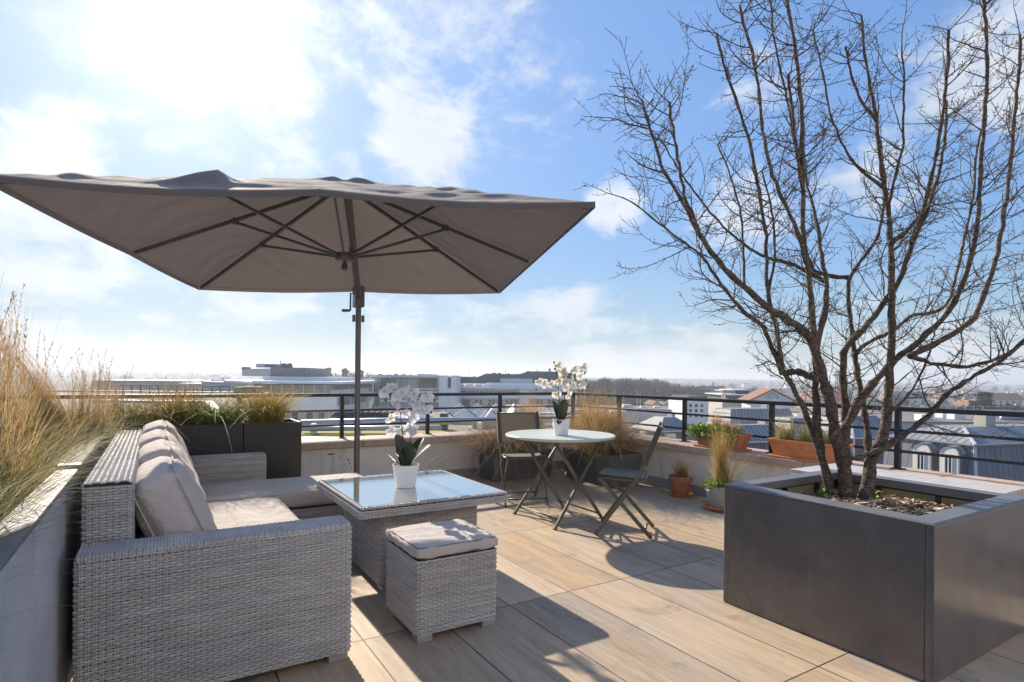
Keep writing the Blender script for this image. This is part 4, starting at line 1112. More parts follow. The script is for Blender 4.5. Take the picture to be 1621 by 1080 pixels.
# ---------------------------------------------------------------- grey troughs with feather grass
def troughs():
    for x0, y0, x1, y1, h, lab in ((3.28, 5.66, 4.14, 6.02, .33, 'dark grey trough along the far wall behind the folding chair'), (4.22, 4.72, 4.70, 5.60, .36, 'dark grey trough in the terrace corner behind the round table')):
        c = ((x0 + x1) / 2, (y0 + y1) / 2, 0)
        t = thing('trough', lab, 'planter', c, group='grey troughs behind the round table')
        m = MB(); k = .03
        pts0 = [(x0 + k, y0 + k), (x1 - k, y0 + k), (x1 - k, y1 - k), (x0 + k, y1 - k)]; pts1 = [(x0, y0), (x1, y0), (x1, y1), (x0, y1)]
        pi = [(x0 + .02, y0 + .02), (x1 - .02, y0 + .02), (x1 - .02, y1 - .02), (x0 + .02, y1 - .02)]
        vs = [(x, y, .002) for x, y in pts0] + [(x, y, h) for x, y in pts1] + [(x, y, h) for x, y in pi] + [(x, y, h - .05) for x, y in pi]
        fs = [(3, 2, 1, 0)] + [(i, (i + 1) % 4, 4 + (i + 1) % 4, 4 + i) for i in range(4)] + [(4 + i, 4 + (i + 1) % 4, 8 + (i + 1) % 4, 8 + i) for i in range(4)] + [(8 + i, 8 + (i + 1) % 4, 12 + (i + 1) % 4, 12 + i) for i in range(4)]
        m.add(vs, fs); m.build('body', 'grey_trough', t, origin=c)
        s = MB(); s.add([(x, y, h - .045) for x, y in pi], [(0, 1, 2, 3)]); s.build('soil', 'soil', t, origin=c)
    DRY = [(.40, .26, .12), (.48, .33, .17), (.30, .19, .09), (.54, .42, .26)]
    spec = [(3.42, 5.80, .30, .55, .75, 1.25, 480, [(.22, .14, .08), (.30, .19, .10), (.40, .28, .15)], 'dark drooping dry grass on the left of the far trough'),
            (3.86, 5.80, .32, .62, .6, 1.25, 620, DRY, 'tan feather grass spilling forward from the far trough'),
            (4.40, 4.98, .34, .66, .5, 1.15, 700, DRY + OLIVE[:1], 'tan feather grass spilling over the corner trough'),
            (4.50, 5.40, .40, .72, .35, .7, 420, GOLD, 'golden feather grass at the back of the corner trough')]
    for x, y, h0, h1, ln, dr, n, cols, lab in spec:
        m = MB()
        blades(m, int(n * 2.6), disc_base(0, 0, 0, .21, .17), (h0, h1), ln, dr, .0048, cols, 6)
        blades(m, int(n * 1.3), disc_base(0, 0, 0, .20, .16), (h0 * 1.1, h1 * 1.15), ln * 1.2, dr * 1.3, .0046, cols + STRAW[:1], 7, az=-2.2, spread=.8)
        blades(m, n // 2, disc_base(0, 0, 0, .14), (h0, h1 * .9), .4, .5, .004, cols, 5)
        if 'golden' in lab or 'over the corner' in lab or 'forward' in lab:
            blades(m, 620, disc_base(0, 0, 0, .17), (.50, .86 if 'golden' in lab else .74), .12, .1, .0034, GOLD, 4)
            blades(m, 50, disc_base(0, 0, 0, .13), (.7, 1.0), .12, .1, .0026, GOLD, 4)
        o = m.build('feather_grass', 'blade_leaf'); o.location = (x, y, .30)
        tag(o, lab, 'ornamental grass', 'feather grasses in the grey troughs')
troughs()

# ---------------------------------------------------------------- pots
def pots():
    # terracotta pot with saucer
    c = (4.610, 4.085, 0)
    t = thing('flower_pot', 'small weathered terracotta pot on a saucer against the right wall', 'pot', c)
    m = MB(); m.lathe([(0, .022), (.078, .022), (.100, .150), (.116, .152), (.120, .205), (.110, .207), (.104, .180), (0, .178)], 36); m.build('pot', 'terracotta_old', t, smooth=True, auto=30)
    m = MB(); m.lathe([(0, .001), (.112, .001), (.135, .030), (.126, .030), (.108, .012), (0, .012)], 36); m.build('saucer', 'terracotta', t, smooth=True, auto=30)
    m = MB(); blades(m, 260, disc_base(0, 0, 0, .05), (.16, .27), .28, .25, .0034, [(.42, .25, .13), (.50, .33, .19), (.34, .19, .09)], 4); o = m.build('grass_tuft', 'blade_leaf'); o.location = (c[0] + .01, c[1], .175)
    tag(o, 'short tan grass tuft growing in the small terracotta pot', 'ornamental grass')
    c = (4.455, 3.470, 0)
    t = thing('flower_pot', 'rounded pale blue-green pot on a terracotta saucer beside the big planter', 'pot', c)
    m = MB(); m.lathe([(0, .020), (.088, .020), (.105, .06), (.128, .150), (.140, .200), (.146, .205), (.146, .228), (.136, .228), (.130, .195), (0, .193)], 40); m.lathe([(.1335, .168), (.1395, .172), (.1395, .182), (.136, .186)], 40); m.build('pot', 'glazed_pot', t, smooth=True, auto=30)
    m = MB(); m.lathe([(0, .001), (.125, .001), (.162, .034), (.152, .036), (.122, .013), (0, .013)], 40); m.build('saucer', 'terracotta', t, smooth=True, auto=30)
    m = MB()
    blades(m, 420, disc_base(0, 0, 0, .05), (.42, .66), .10, .10, .0034, [(.46, .33, .11), (.38, .27, .08), (.52, .40, .18)], 5, (-.06, 0))
    blades(m, 200, disc_base(.04, -.02, 0, .05), (.3, .5), .3, .4, .003, STRAW[:2] + [(.52, .40, .18)], 5)
    blades(m, 120, disc_base(0, 0, 0, .07), (.18, .4), .5, .6, .003, [(.56, .46, .24)] + LIME[:1], 5)
    o = m.build('grass_tuft', 'blade_leaf'); o.location = (c[0], c[1], .19)
    tag(o, 'tall wispy golden grass growing in the pale blue-green pot', 'ornamental grass')
    m = MB()
    def ring():
        a = nrs.uniform(0, 6.28); r = nrs.uniform(.04, .165); return (r * math.cos(a), r * math.sin(a), .03 + nrs.uniform(-.01, .04) - max(0, r - .14) * .8)
    leaves(m, 900, ring, (.018, .034), LIME + IVY[:2])
    o = m.build('creeping_plant', 'blade_leaf'); o.location = (c[0], c[1], .19)
    tag(o, 'lime green creeping plant round the rim of the pale blue-green pot', 'plant')
pots()

def window_boxes():
    def box(cx, y0, y1, wd, h, mat, lab, garland):
        c = (cx, (y0 + y1) / 2, .507)
        t = thing('window_box', lab, 'window box', c, group='terracotta boxes on the right coping')
        L = (y1 - y0) / 2
        def ringp(fx, fy, z): return [(cx - wd / 2 * fx, c[1] - L * fy, z), (cx + wd / 2 * fx, c[1] - L * fy, z), (cx + wd / 2 * fx, c[1] + L * fy, z), (cx - wd / 2 * fx, c[1] + L * fy, z)]
        z0 = .522
        rings = [ringp(.74, .86, z0), ringp(.96, .97, z0 + h * .80), ringp(1.06, 1.03, z0 + h * .82), ringp(1.08, 1.04, z0 + h), ringp(.92, .95, z0 + h), ringp(.90, .94, z0 + h - .03)]
        vs = [p for r_ in rings for p in r_]; fs = [(3, 2, 1, 0)]
        for k in range(len(rings) - 1):
            fs += [(k * 4 + i, k * 4 + (i + 1) % 4, k * 4 + 4 + (i + 1) % 4, k * 4 + 4 + i) for i in range(4)]
        m = MB(); m.add(vs, fs)
        m.build('box', mat, t, origin=c)
        s = MB(); s.add([(p[0], p[1], p[2]) for p in ringp(.90, .94, z0 + h - .028)], [(0, 1, 2, 3)]); s.build('soil', 'soil', t, origin=c)
        tr = MB(); tr.rbox(cx - wd * .50, y0 - .01, .508, cx + wd * .50, y1 + .01, .524, .004); tr.build('tray', mat, t, origin=c)
        # relief swags on the side that faces the terrace
        rl = MB()
        for k in range(2):
            ys = c[1] + (-.42 + .84 * np.linspace(0, 1, 15)) * L
            pts = []
            for q, yy in enumerate(ys):
                f = q / 14; zz = z0 + h * (.62 - .16 * abs(math.sin(math.pi * 2 * f)) - .03 * k)
                fx = .74 + .22 * ((zz - z0) / (h * .8)); pts.append((cx - wd / 2 * fx - .001, yy, zz))
            rl.tube(pts, [.0035 + .0025 * abs(math.sin(q * 2.4 + k)) for q in range(15)], 6)
        rl.build('relief', mat, t, smooth=True, origin=c)
        return z0 + h - .03, c
    z, c = box(4.875, 3.52, 4.06, .20, .155, 'terracotta_old', 'weathered terracotta window box with ivy on the right coping', False)
    m = MB()
    def ivy():
        y = nrs.uniform(-.02, .33) if nrs.uniform() < .78 else nrs.uniform(-.28, .3); x = nrs.uniform(-.15, .09)
        return (x, y, nrs.uniform(.0, .085) - max(0, -x - .09) * 1.1)
    leaves(m, 1500, ivy, (.020, .042), IVY)
    o = m.build('ivy_plant', 'blade_leaf'); o.location = (c[0], c[1], z)
    tag(o, 'bright green ivy spilling from the weathered window box', 'plant')
    for k, (yy, xx, h1, lab) in enumerate(((.08, .02, .27, 'tallest tan grass tuft in the ivy window box'), (-.05, 0, .19, 'middle tan grass tuft in the ivy window box'), (-.16, .0, .18, 'tan grass tuft at the near end of the ivy window box'))):
        m = MB(); blades(m, 260, disc_base(0, 0, 0, .04), (h1 * .55, h1), .22, .22, .0034, [(.46, .28, .15), (.54, .36, .22), (.36, .20, .10)], 4)
        o = m.build('grass_tuft', 'blade_leaf'); o.location = (c[0] + xx, c[1] + yy, z); tag(o, lab, 'ornamental grass')
    z, c = box(4.865, 2.56, 3.20, .21, .150, 'terracotta', 'clean orange terracotta window box behind the tree stems', True)
    for k, (yy, n, h1, cols, lab) in enumerate(((.22, 300, .30, [(.52, .40, .18), (.40, .32, .12), (.28, .28, .08)], 'pale golden grass at the far end of the orange window box'), (.0, 320, .24, OLIVE + LIME[:1] + STRAW[:1], 'olive green grass in the middle of the orange window box'), (-.2, 260, .22, OLIVE + STRAW[:1], 'olive green grass at the near end of the orange window box'))):
        m = MB(); blades(m, n, disc_base(0, 0, 0, .06, .08), (h1 * .5, h1), .25, .25, .0036, cols, 4)
        o = m.build('grass_tuft', 'blade_leaf'); o.location = (c[0], c[1] + yy, z); tag(o, lab, 'ornamental grass')
window_boxes()

def bench():
    c = (4.42, 1.98, 0)
    t = thing('bench', 'low white slatted bench between the big planter and the right wall', 'bench', c)
    x0, x1, y0, y1 = 4.10, 4.74, 1.36, 2.57
    n = 9; w = (x1 - x0) / n
    for i in range(n):
        m = MB(); m.rbox(x0 + i * w + .008, y0, .505, x0 + (i + 1) * w - .008, y1, .530, .004); m.build('slat', 'slat_white', t, origin=c)
    for x in (x0 + .005, x1 - .075):
        m = MB(); m.rbox(x, y0 + .01, .44, x + .07, y1 - .01, .504, .006); m.build('apron', 'slat_white', t, origin=c)
        for y in (y0 + .012, y1 - .082):
            m = MB(); m.rbox(x + .002, y, .002, x + .068, y + .07, .439, .006); m.build('leg', 'slat_white', t, origin=c)
    for y in (y0 + .011, y1 - .041):
        m = MB(); m.rbox(x0 + .076, y, .44, x1 - .076, y + .03, .504, .006); m.build('apron', 'slat_white', t, origin=c)
bench()

# ---------------------------------------------------------------- big planter and tree
PL = (2.615, 1.030, 3.655, 2.015, 0.641)
def big_planter():
    x0, y0, x1, y1, h = PL
    c = ((x0 + x1) / 2, (y0 + y1) / 2, 0)
    t = thing('tree_planter', 'big square dark metal planter holding the bare tree', 'planter', c)
    k = .095
    m = MB()
    m.rbox(x0, y0, .002, x1, y0 + .03, h - .014, .004); m.rbox(x0, y1 - .03, .002, x1, y1, h - .014, .004)
    m.rbox(x0, y0 + .031, .002, x0 + .03, y1 - .031, h - .014, .004); m.rbox(x1 - .03, y0 + .031, .002, x1, y1 - .031, h - .014, .004)
    m.build('box', 'planter_metal', t, origin=c)
    # flat rim frame
    r = MB()
    o = [(x0 - .002, y0 - .002), (x1 + .002, y0 - .002), (x1 + .002, y1 + .002), (x0 - .002, y1 + .002)]; i_ = [(x0 + k, y0 + k), (x1 - k, y0 + k), (x1 - k, y1 - k), (x0 + k, y1 - k)]
    zt, zb = h, h - .013
    b = .006
    ob = [(x0 + b, y0 + b), (x1 - b, y0 + b), (x1 - b, y1 - b), (x0 + b, y1 - b)]
    vs = [(x, y, zb) for x, y in o] + [(x, y, zt - b) for x, y in o] + [(x, y, zt) for x, y in ob] + [(x, y, zt) for x, y in i_] + [(x, y, zb - .03) for x, y in i_]
    fs = [((a * 4 + i), (a * 4 + (i + 1) % 4), (a * 4 + 4 + (i + 1) % 4), (a * 4 + 4 + i)) for a in range(4) for i in range(4)]
    fs += [(i, 16 + i, 16 + (i + 1) % 4, (i + 1) % 4) for i in range(4)]
    r.add(vs, fs); r.build('rim', 'planter_rim', t, origin=c)
    # inner frame uprights and felt liner
    f = MB()
    q = k - .008
    for x, y in ((x0 + q, y0 + q), (x1 - q, y0 + q), (x1 - q, y1 - q), (x0 + q, y1 - q), (x1 - q, y0 + .36), (x1 - q, y0 + .66), (x0 + .42, y1 - q), (x0 + .74, y1 - q)):
        f.box(x - .010, y - .010, .35, x + .010, y + .010, h - .05)
    f.build('inner_frame', 'rail_metal', t, origin=c)
    l = MB(); q = k - .022
    l.box(x0 + q, y1 - q, .3, x1 - q, y1 - q + .008, h - .055); l.box(x1 - q, y0 + q, .3, x1 - q + .008, y1 - q, h - .055)
    l.box(x0 + q, y0 + q - .008, .3, x1 - q, y0 + q, h - .055); l.box(x0 + q - .008, y0 + q, .3, x0 + q, y1 - q, h - .055)
    l.build('liner', 'felt_liner', t, origin=c)
    s = MB(); s.box(x0 + q + .001, y0 + q + .001, .28, x1 - q - .001, y1 - q - .001, .512); s.build('soil', 'soil', t, origin=c)
    # bark mulch
    b = MB(); rs = np.random.RandomState(3)
    CH = [(.30, .20, .13), (.42, .30, .20), (.17, .10, .065), (.52, .40, .29), (.23, .13, .08), (.60, .50, .38)]
    for i in range(1500):
        x = rs.uniform(x0 + q + .03, x1 - q - .03); y = rs.uniform(y0 + q + .03, y1 - q - .03)
        z = .518 + .020 * rs.uniform() + .028 * math.exp(-((x - 3.3) ** 2 + (y - 1.5) ** 2) / .12)
        L, Wd, th = rs.uniform(.018, .075), rs.uniform(.008, .022), rs.uniform(.002, .006)
        T = Matrix.Translation((x, y, z)) @ Matrix.Rotation(rs.uniform(0, 6.28), 4, 'Z') @ Matrix.Rotation(rs.normal(0, .35), 4, 'Y') @ Matrix.Rotation(rs.normal(0, .4), 4, 'X')
        cc = CH[rs.randint(6)]; kk = rs.uniform(.7, 1.2); b.col = tuple(v * kk for v in cc)
        vs = [T @ Vector((sx * L / 2 * (1 - .25 * rs.uniform()), sy * Wd / 2 * (1 - .3 * rs.uniform()), sz * th / 2 + (.006 * abs(sx) * rs.uniform()))) for sz in (-1, 1) for sy in (-1, 1) for sx in (-1, 1)]
        b.add(vs, [(0, 2, 3, 1), (4, 5, 7, 6), (0, 1, 5, 4), (2, 6, 7, 3), (0, 4, 6, 2), (1, 3, 7, 5)])
    tag(b.build('bark_mulch', 'bark_chip'), 'brown bark chips covering the soil round the tree', 'mulch', kind='stuff')
    for x, y, lab in ((3.20, 1.80, 'small bright green sprout left of the tree stems'), (3.42, 1.62, 'tiny yellow green sprout right of the tree stems')):
        g = MB(); leaves(g, 60, lambda: (nrs.normal(0, .018), nrs.normal(0, .018), nrs.uniform(0, .05)), (.016, .030), LIME + IVY)
        o = g.build('sprout', 'blade_leaf'); o.location = (x, y, .535); tag(o, lab, 'plant')
big_planter()

def tree():
    rs = np.random.RandomState(17)
    base_d = 3.17
    # stems traced as sight lines, each given its own depth (start, end) and radius in photo pixels
    st = [
     ([(1319, 800), (1301, 726), (1291, 658), (1291, 593), (1290, 539), (1284, 470), (1277, 415), (1270, 350), (1272, 290), (1269, 166), (1259, 74), (1245, 0), (1238, -60)], 3.22, 2.85, 12.0, 3.6),
     ([(1344, 802), (1334, 732), (1322, 687), (1313, 628), (1300, 590), (1286, 538), (1260, 513), (1230, 498), (1208, 481), (1179, 455), (1141, 422), (1110, 378), (1094, 343), (1079, 319), (1044, 255), (1032, 207), (1016, 159)], 3.17, 2.62, 19.0, 3.0),
     ([(1110, 378), (1098, 340), (1085, 317), (1073, 252), (1061, 178), (1060, 163)], 2.72, 2.62, 5.0, 3.0),
     ([(1301, 726), (1286, 687), (1268, 634), (1240, 592), (1233, 560), (1231, 520), (1217, 485), (1214, 437), (1213, 374), (1204, 317), (1189, 237), (1174, 184), (1147, 110), (1134, 55)], 3.20, 3.45, 8.0, 3.2),
     ([(1291, 600), (1265, 588), (1240, 590)], 3.16, 3.28, 8.0, 8.0),
     ([(1240, 592), (1222, 550), (1207, 513), (1179, 497), (1141, 450), (1113, 406), (1075, 377), (1044, 355), (1015, 330), (985, 312)], 3.28, 3.05, 7.0, 1.6),
     ([(1310, 448), (1286, 434), (1250, 415), (1211, 409), (1173, 384), (1141, 355), (1107, 315), (1073, 267), (1041, 213)], 3.30, 3.60, 6.0, 1.6),
     ([(1277, 415), (1262, 365), (1240, 320), (1220, 270), (1207, 207), (1201, 139), (1189, 77), (1177, 38), (1171, 10)], 3.03, 2.80, 6.0, 3.2),
     ([(1272, 300), (1260, 228), (1248, 160), (1236, 118), (1225, 59), (1217, -20)], 2.98, 3.10, 4.0, 2.0),
     ([(1272, 305), (1264, 267), (1254, 178), (1248, 116)], 2.96, 3.0, 4.5, 3.0),
     ([(1342, 790), (1340, 726), (1338, 646), (1334, 599), (1333, 554), (1374, 513), (1408, 469), (1434, 425), (1443, 387), (1459, 343), (1475, 280), (1483, 237), (1495, 166), (1502, 98), (1501, 50)], 3.24, 2.90, 12.0, 3.4),
     ([(1443, 387), (1470, 330), (1490, 260), (1498, 200), (1500, 160)], 3.02, 3.15, 5.0, 3.0),
     ([(1373, 790), (1376, 735), (1375, 705), (1372, 673), (1366, 637), (1358, 590), (1352, 554), (1345, 500), (1343, 440), (1368, 406), (1390, 378), (1399, 327), (1402, 285)], 3.22, 3.50, 12.0, 3.0),
     ([(1343, 440), (1311, 437), (1289, 431), (1276, 400), (1268, 360)], 3.42, 3.55, 6.0, 3.0),
     ([(1291, 562), (1297, 532), (1308, 485), (1308, 444), (1299, 400), (1297, 370), (1290, 335), (1278, 300), (1272, 230)], 3.12, 3.40, 10.0, 2.4),
     ([(1372, 804), (1376, 735), (1396, 702), (1405, 658), (1408, 599), (1412, 540), (1412, 469), (1410, 384), (1404, 318), (1394, 252), (1388, 193), (1374, 118), (1366, 74), (1365, 24)], 3.12, 3.05, 18.0, 2.4),
     ([(1387, 193), (1359, 154), (1347, 118), (1338, 74)], 3.06, 3.0, 4.0, 2.6),
     ([(1400, 300), (1380, 283), (1359, 270), (1335, 231), (1314, 184), (1303, 118), (1286, 47)], 3.06, 3.3, 4.5, 2.2),
     ([(1410, 384), (1431, 371), (1453, 346), (1478, 296)], 3.07, 3.3, 8.0, 3.0),
     ([(1405, 330), (1418, 281), (1430, 228), (1432, 127), (1427, 74)], 3.06, 2.85, 4.0, 2.0),
     ([(1332, 690), (1363, 628), (1396, 593), (1420, 566), (1443, 550), (1475, 522), (1503, 494), (1522, 456), (1538, 406), (1550, 343), (1552, 280), (1557, 207), (1563, 118), (1562, 44), (1555, -20)], 3.15, 2.75, 11.5, 3.8),
     ([(1437, 564), (1490, 541), (1544, 507), (1553, 475), (1569, 437), (1585, 374), (1594, 311), (1599, 261), (1606, 193), (1614, 104), (1615, 53)], 2.98, 3.15, 8.5, 3.2),
     ([(1437, 562), (1475, 576), (1522, 581), (1569, 573), (1600, 557), (1635, 525), (1680, 500)], 2.98, 2.8, 6.0, 3.0),
     ([(1384, 720), (1423, 693), (1449, 676), (1473, 655), (1500, 622), (1547, 592), (1585, 573), (1621, 538), (1665, 512)], 3.10, 2.62, 9.0, 3.5),
     ([(1398, 708), (1372, 720), (1350, 726), (1332, 730)], 3.05, 3.08, 6.0, 5.0),
     ([(1353, 562), (1361, 552), (1380, 538), (1405, 529), (1427, 513), (1446, 497), (1475, 497), (1500, 485), (1509, 456), (1519, 412), (1528, 374), (1541, 311), (1545, 250), (1552, 207)], 3.32, 3.60, 6.0, 2.4),
     ([(1408, 652), (1431, 637), (1455, 599), (1473, 554), (1480, 515)], 3.08, 2.95, 4.0, 1.8),
     ([(1216, 470), (1228, 400), (1222, 330), (1206, 270)], 3.30, 3.4, 4.0, 2.0),
     ([(1179, 455), (1178, 400), (1172, 330), (1150, 260), (1135, 230)], 2.89, 3.1, 3.5, 1.8),
    ]
    x0, y0, x1, y1, h = PL
    loc = np.array([3.31, 1.66, .53])
    t = thing('bare_tree', 'multi-stemmed leafless tree in the big dark planter', 'tree', loc)
    tr = MB(); tw = MB(); bd = MB()
    stems = []
    def resample(pts, rad, n):
        pts = [np.array(p) for p in pts]
        L = [0]
        for a, b in zip(pts[:-1], pts[1:]): L.append(L[-1] + np.linalg.norm(b - a))
        L = np.array(L); s = np.linspace(0, L[-1], n)
        A = np.array(pts)
        # smooth by Catmull-like averaging of the linear sample
        q = np.stack([np.interp(s, L, A[:, i]) for i in range(3)], 1)
        for _ in range(2): q[1:-1] = (q[:-2] + 2 * q[1:-1] + q[2:]) / 4
        return q, np.interp(s, L, rad), L[-1]
    for pts, d0, d1, r0, r1 in st:
        n = len(pts); world = []; rad = []
        for i, (px, py) in enumerate(pts):
            f = i / (n - 1); D = d0 + (d1 - d0) * f ** 1.2
            world.append(P(px, py, D)); rad.append(max(0.0022, (r0 + (r1 - r0) * f ** .62) * D / FOC * (.60 if r0 > 9 else .64)))
        q, rr, L = resample(world, rad, max(6, int(n * 4)))
        rr = rr * (1 + .10 * np.sin(np.arange(len(rr)) * 1.9 + rs.uniform(0, 6)) + rs.normal(0, .075, len(rr)))
        q = q + rs.normal(0, .0022, q.shape)
        tr.tube(q - loc, list(rr), 11)
        stems.append((q, rr, L))
    WOOD = [(.10, .07, .05), (.14, .10, .075), (.20, .15, .12)]
    def bud(p, d):
        s = rs.uniform(.0035, .0062); p = np.array(p)
        d = np.array(d) / (np.linalg.norm(d) + 1e-9); u = np.cross(d, [.3, .5, .8]); u /= np.linalg.norm(u) + 1e-9; v = np.cross(d, u)
        vs = [p, p + d * s * .9 + u * s * .5, p + d * s * .9 - u * s * .25 + v * s * .43, p + d * s * .9 - u * s * .25 - v * s * .43, p + d * s * 2.3]
        y = rs.uniform() < .05
        bd.add(vs, [(0, 2, 1), (0, 3, 2), (0, 1, 3), (1, 2, 4), (2, 3, 4), (3, 1, 4)], (.42, .32, .04) if y else (.16, .12, .06))
    def twig(p, d, L, r, lev):
        n = max(3, int(L / .028)); pts = [np.array(p)]; d = np.array(d) / np.linalg.norm(d)
        curl = rs.normal(0, .10, 3)
        for i in range(n):
            d = d + curl * .35 + rs.normal(0, .10, 3) + np.array([0, 0, .055]); d /= np.linalg.norm(d)
            pts.append(pts[-1] + d * L / n)
        rad = [max(.0011, r * (1 - .72 * i / n)) for i in range(n + 1)]
        tw.tube(np.array(pts) - loc, rad, 5 if lev == 0 else 4, cap=False)
        bud(pts[-1] - loc, d)
        for i in range(1, n):
            if rs.uniform() < .55:
                dd = (pts[i + 1] - pts[i]); s = np.cross(dd, rs.normal(0, 1, 3)); s /= np.linalg.norm(s) + 1e-9
                e = dd / np.linalg.norm(dd) * .6 + s
                b0 = pts[i]; b1 = b0 + e / np.linalg.norm(e) * rs.uniform(.004, .016)
                tw.tube([b0 - loc, b1 - loc], [.0011, .0009], 3, cap=False); bud(b1 - loc, e)
        if lev < 2:
            for i in range(1, n):
                if rs.uniform() < (.42 if lev == 0 else .22):
                    dd = (pts[i + 1] - pts[i]); dd /= np.linalg.norm(dd); s = np.cross(dd, rs.normal(0, 1, 3)); s /= np.linalg.norm(s) + 1e-9
                    twig(pts[i], dd * .75 + s * .8, L * rs.uniform(.22, .5) * (1 - .3 * i / n), rad[i] * .7, lev + 1)
    for si, (q, rr, L) in enumerate(stems):
        m = len(q)
        k = int(L / .062)
        for _ in range(k):
            i = rs.randint(max(1, int(m * .16)), m - 1)
            if q[i][2] < .95: continue
            d = q[min(i + 1, m - 1)] - q[i - 1]; d /= np.linalg.norm(d); s = np.cross(d, rs.normal(0, 1, 3)); s /= np.linalg.norm(s) + 1e-9
            up = (q[i][2] - .6) / 2.4
            twig(q[i] + s * rr[i] * .6, d * rs.uniform(.3, .8) + s, rs.uniform(.10, .46) * (1.05 - .25 * up), min(rr[i] * .55, rs.uniform(.0022, .0044)), 0)
        if rr[-1] > .004 and q[-1][2] > 1.6:
            for _ in range(4):
                d = q[-1] - q[-3]; d /= np.linalg.norm(d); s = np.cross(d, rs.normal(0, 1, 3)); s /= np.linalg.norm(s)
                twig(q[-1 - rs.randint(0, 4)], d * .5 + s * .9, rs.uniform(.15, .4), .003, 0)
        else:
            d = q[-1] - q[-3]
            if rr[-1] < .009: twig(q[-1], d, rs.uniform(.12, .3), min(rr[-1] * .9, .005), 0)
    # long low side shoots to the left
    for a, b, L in (((1147, 455), (1082, 424), .62), ((1236, 585), (1190, 560), .45), ((1215, 520), (1160, 470), .40), ((1292, 660), (1240, 612), .35), ((1240, 600), (1215, 588), .22), ((1016, 165), (990, 150), .25), ((1032, 207), (1000, 190), .4)):
        p, q = P(*a, 3.05), P(*b, 2.98); twig(p, q - p, L, .0045, 0)
    tr.build('trunk', 'bark', t, smooth=True)
    cw = tw.build('crown', 'bark', t, smooth=True)
    bd.build('buds', 'bark_chip', cw)
tree()
# ================================================================ THE TOWN
GZ = -18.0
CYW, SYW = math.cos(YAW), math.sin(YAW)
def lx(px, D): return (px - CX) / FOC * D
def lz(px, py, D): return CAMH - (py - CY - 0.01102 * (px - CX)) * D / FOC
def cw(X, D, z=0.0): return (X * CYW + D * SYW, -X * SYW + D * CYW, z)      # sight frame -> world

mat_plain('white_panel', (0.78, 0.765, 0.75), 0.5, var=0.06, sc=.4)
mat_plain('pale_panel', (0.60, 0.585, 0.57), 0.55, var=0.08, sc=.3)
mat_plain('mid_grey_panel', (0.34, 0.33, 0.325), 0.55, var=0.1, sc=.3)
mat_plain('dark_grey_panel', (0.085, 0.088, 0.095), 0.5, var=0.12, sc=.3)
mat_plain('plant_room', (0.20, 0.19, 0.18), 0.6, var=0.12, sc=.8)
mat_plain('blue_grey_panel', (0.25, 0.29, 0.36), 0.5, var=0.1, sc=.15)
mat_plain('duct_silver', (0.42, 0.43, 0.45), 0.45, 0.5, var=0.15, sc=.5)
mat_plain('cream_render', (0.56, 0.50, 0.40), 0.8, var=0.1, sc=.4)
mat_plain('beige_render', (0.50, 0.40, 0.28), 0.8, var=0.1, sc=.4)
mat_plain('window_dark', (0.040, 0.045, 0.052), 0.15, var=0.3, sc=.5)
mat_plain('window_sage', (0.16, 0.20, 0.19), 0.12, var=0.5, sc=.35)
mat_plain('white_frame', (0.66, 0.64, 0.60), 0.5, var=0.05)
mat_plain('dormer_white', (0.80, 0.74, 0.65), 0.7, var=0.06)
mat_plain('gutter_white', (0.62, 0.62, 0.62), 0.5)
mat_plain('sign_blue', (0.03, 0.14, 0.22), 0.5, var=0.05)
mat_plain('orange_cloth', (0.62, 0.24, 0.09), 0.8, var=0.1)
mat_plain('red_steel', (0.45, 0.05, 0.06), 0.5, var=0.1)
mat_stone('gravel_roof', (0.26, 0.235, 0.215), (0.17, 0.15, 0.14), .9, 0.9, 0.1)
mat_stone('red_gravel_roof', (0.30, 0.19, 0.15), (0.20, 0.14, 0.115), .9, 0.9, 0.2, (0.36, 0.30, 0.26))
mat_stone('sedum_yellow', (0.42, 0.33, 0.06), (0.25, 0.22, 0.07), 1.5, 0.95, 0.3, (0.22, 0.15, 0.07))
mat_stone('own_render', (0.66, 0.67, 0.70), (0.58, 0.59, 0.62), 1.0, 0.85, 0.2, (0.3, 0.25, 0.2))
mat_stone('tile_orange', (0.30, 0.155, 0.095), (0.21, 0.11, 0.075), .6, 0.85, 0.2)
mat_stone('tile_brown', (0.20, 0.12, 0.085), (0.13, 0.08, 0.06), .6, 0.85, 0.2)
mat_stone('slate', (0.11, 0.115, 0.13), (0.075, 0.08, 0.09), .6, 0.6, 0.2)
mat_seam('zinc', (0.30, 0.30, 0.30), 0.62, 'u', 0.55, 0.15, 0.10)
mat_seam('zinc_across', (0.30, 0.30, 0.30), 0.62, 'v', 0.55, 0.15, 0.10)
mat_seam('zinc_v', (0.20, 0.215, 0.24), 0.50, 'v', 0.5, 0.2, 0.06)
mat_seam('zinc_dark', (0.13, 0.135, 0.15), 0.55, 'u', 0.55, 0.15, 0.08)
mat_seam('zinc_wall', (0.21, 0.205, 0.215), 0.62, 'u', 0.55, 0.1, 0.05)
mat_bands('glass_facade', (0.74, 0.73, 0.71), (0.13, 0.16, 0.155), 3.6, 1.6, 0.50, 0.05)
mat_bands('glass_green', (0.45, 0.47, 0.47), (0.19, 0.25, 0.25), 3.6, 1.25, 0.12, 0.06)
mat_bands('glass_strip', (0.52, 0.53, 0.55), (0.26, 0.27, 0.22), 4.0, 2.4, 0.02, 0.05)
mat_bands('sawtooth_glazing', (0.36, 0.37, 0.36), (0.10, 0.13, 0.12), 1.1, 0.9, 0.22, 0.18, 0.4)
mat_leaf('tree_foliage', 0.8, 0.15, 0.2)

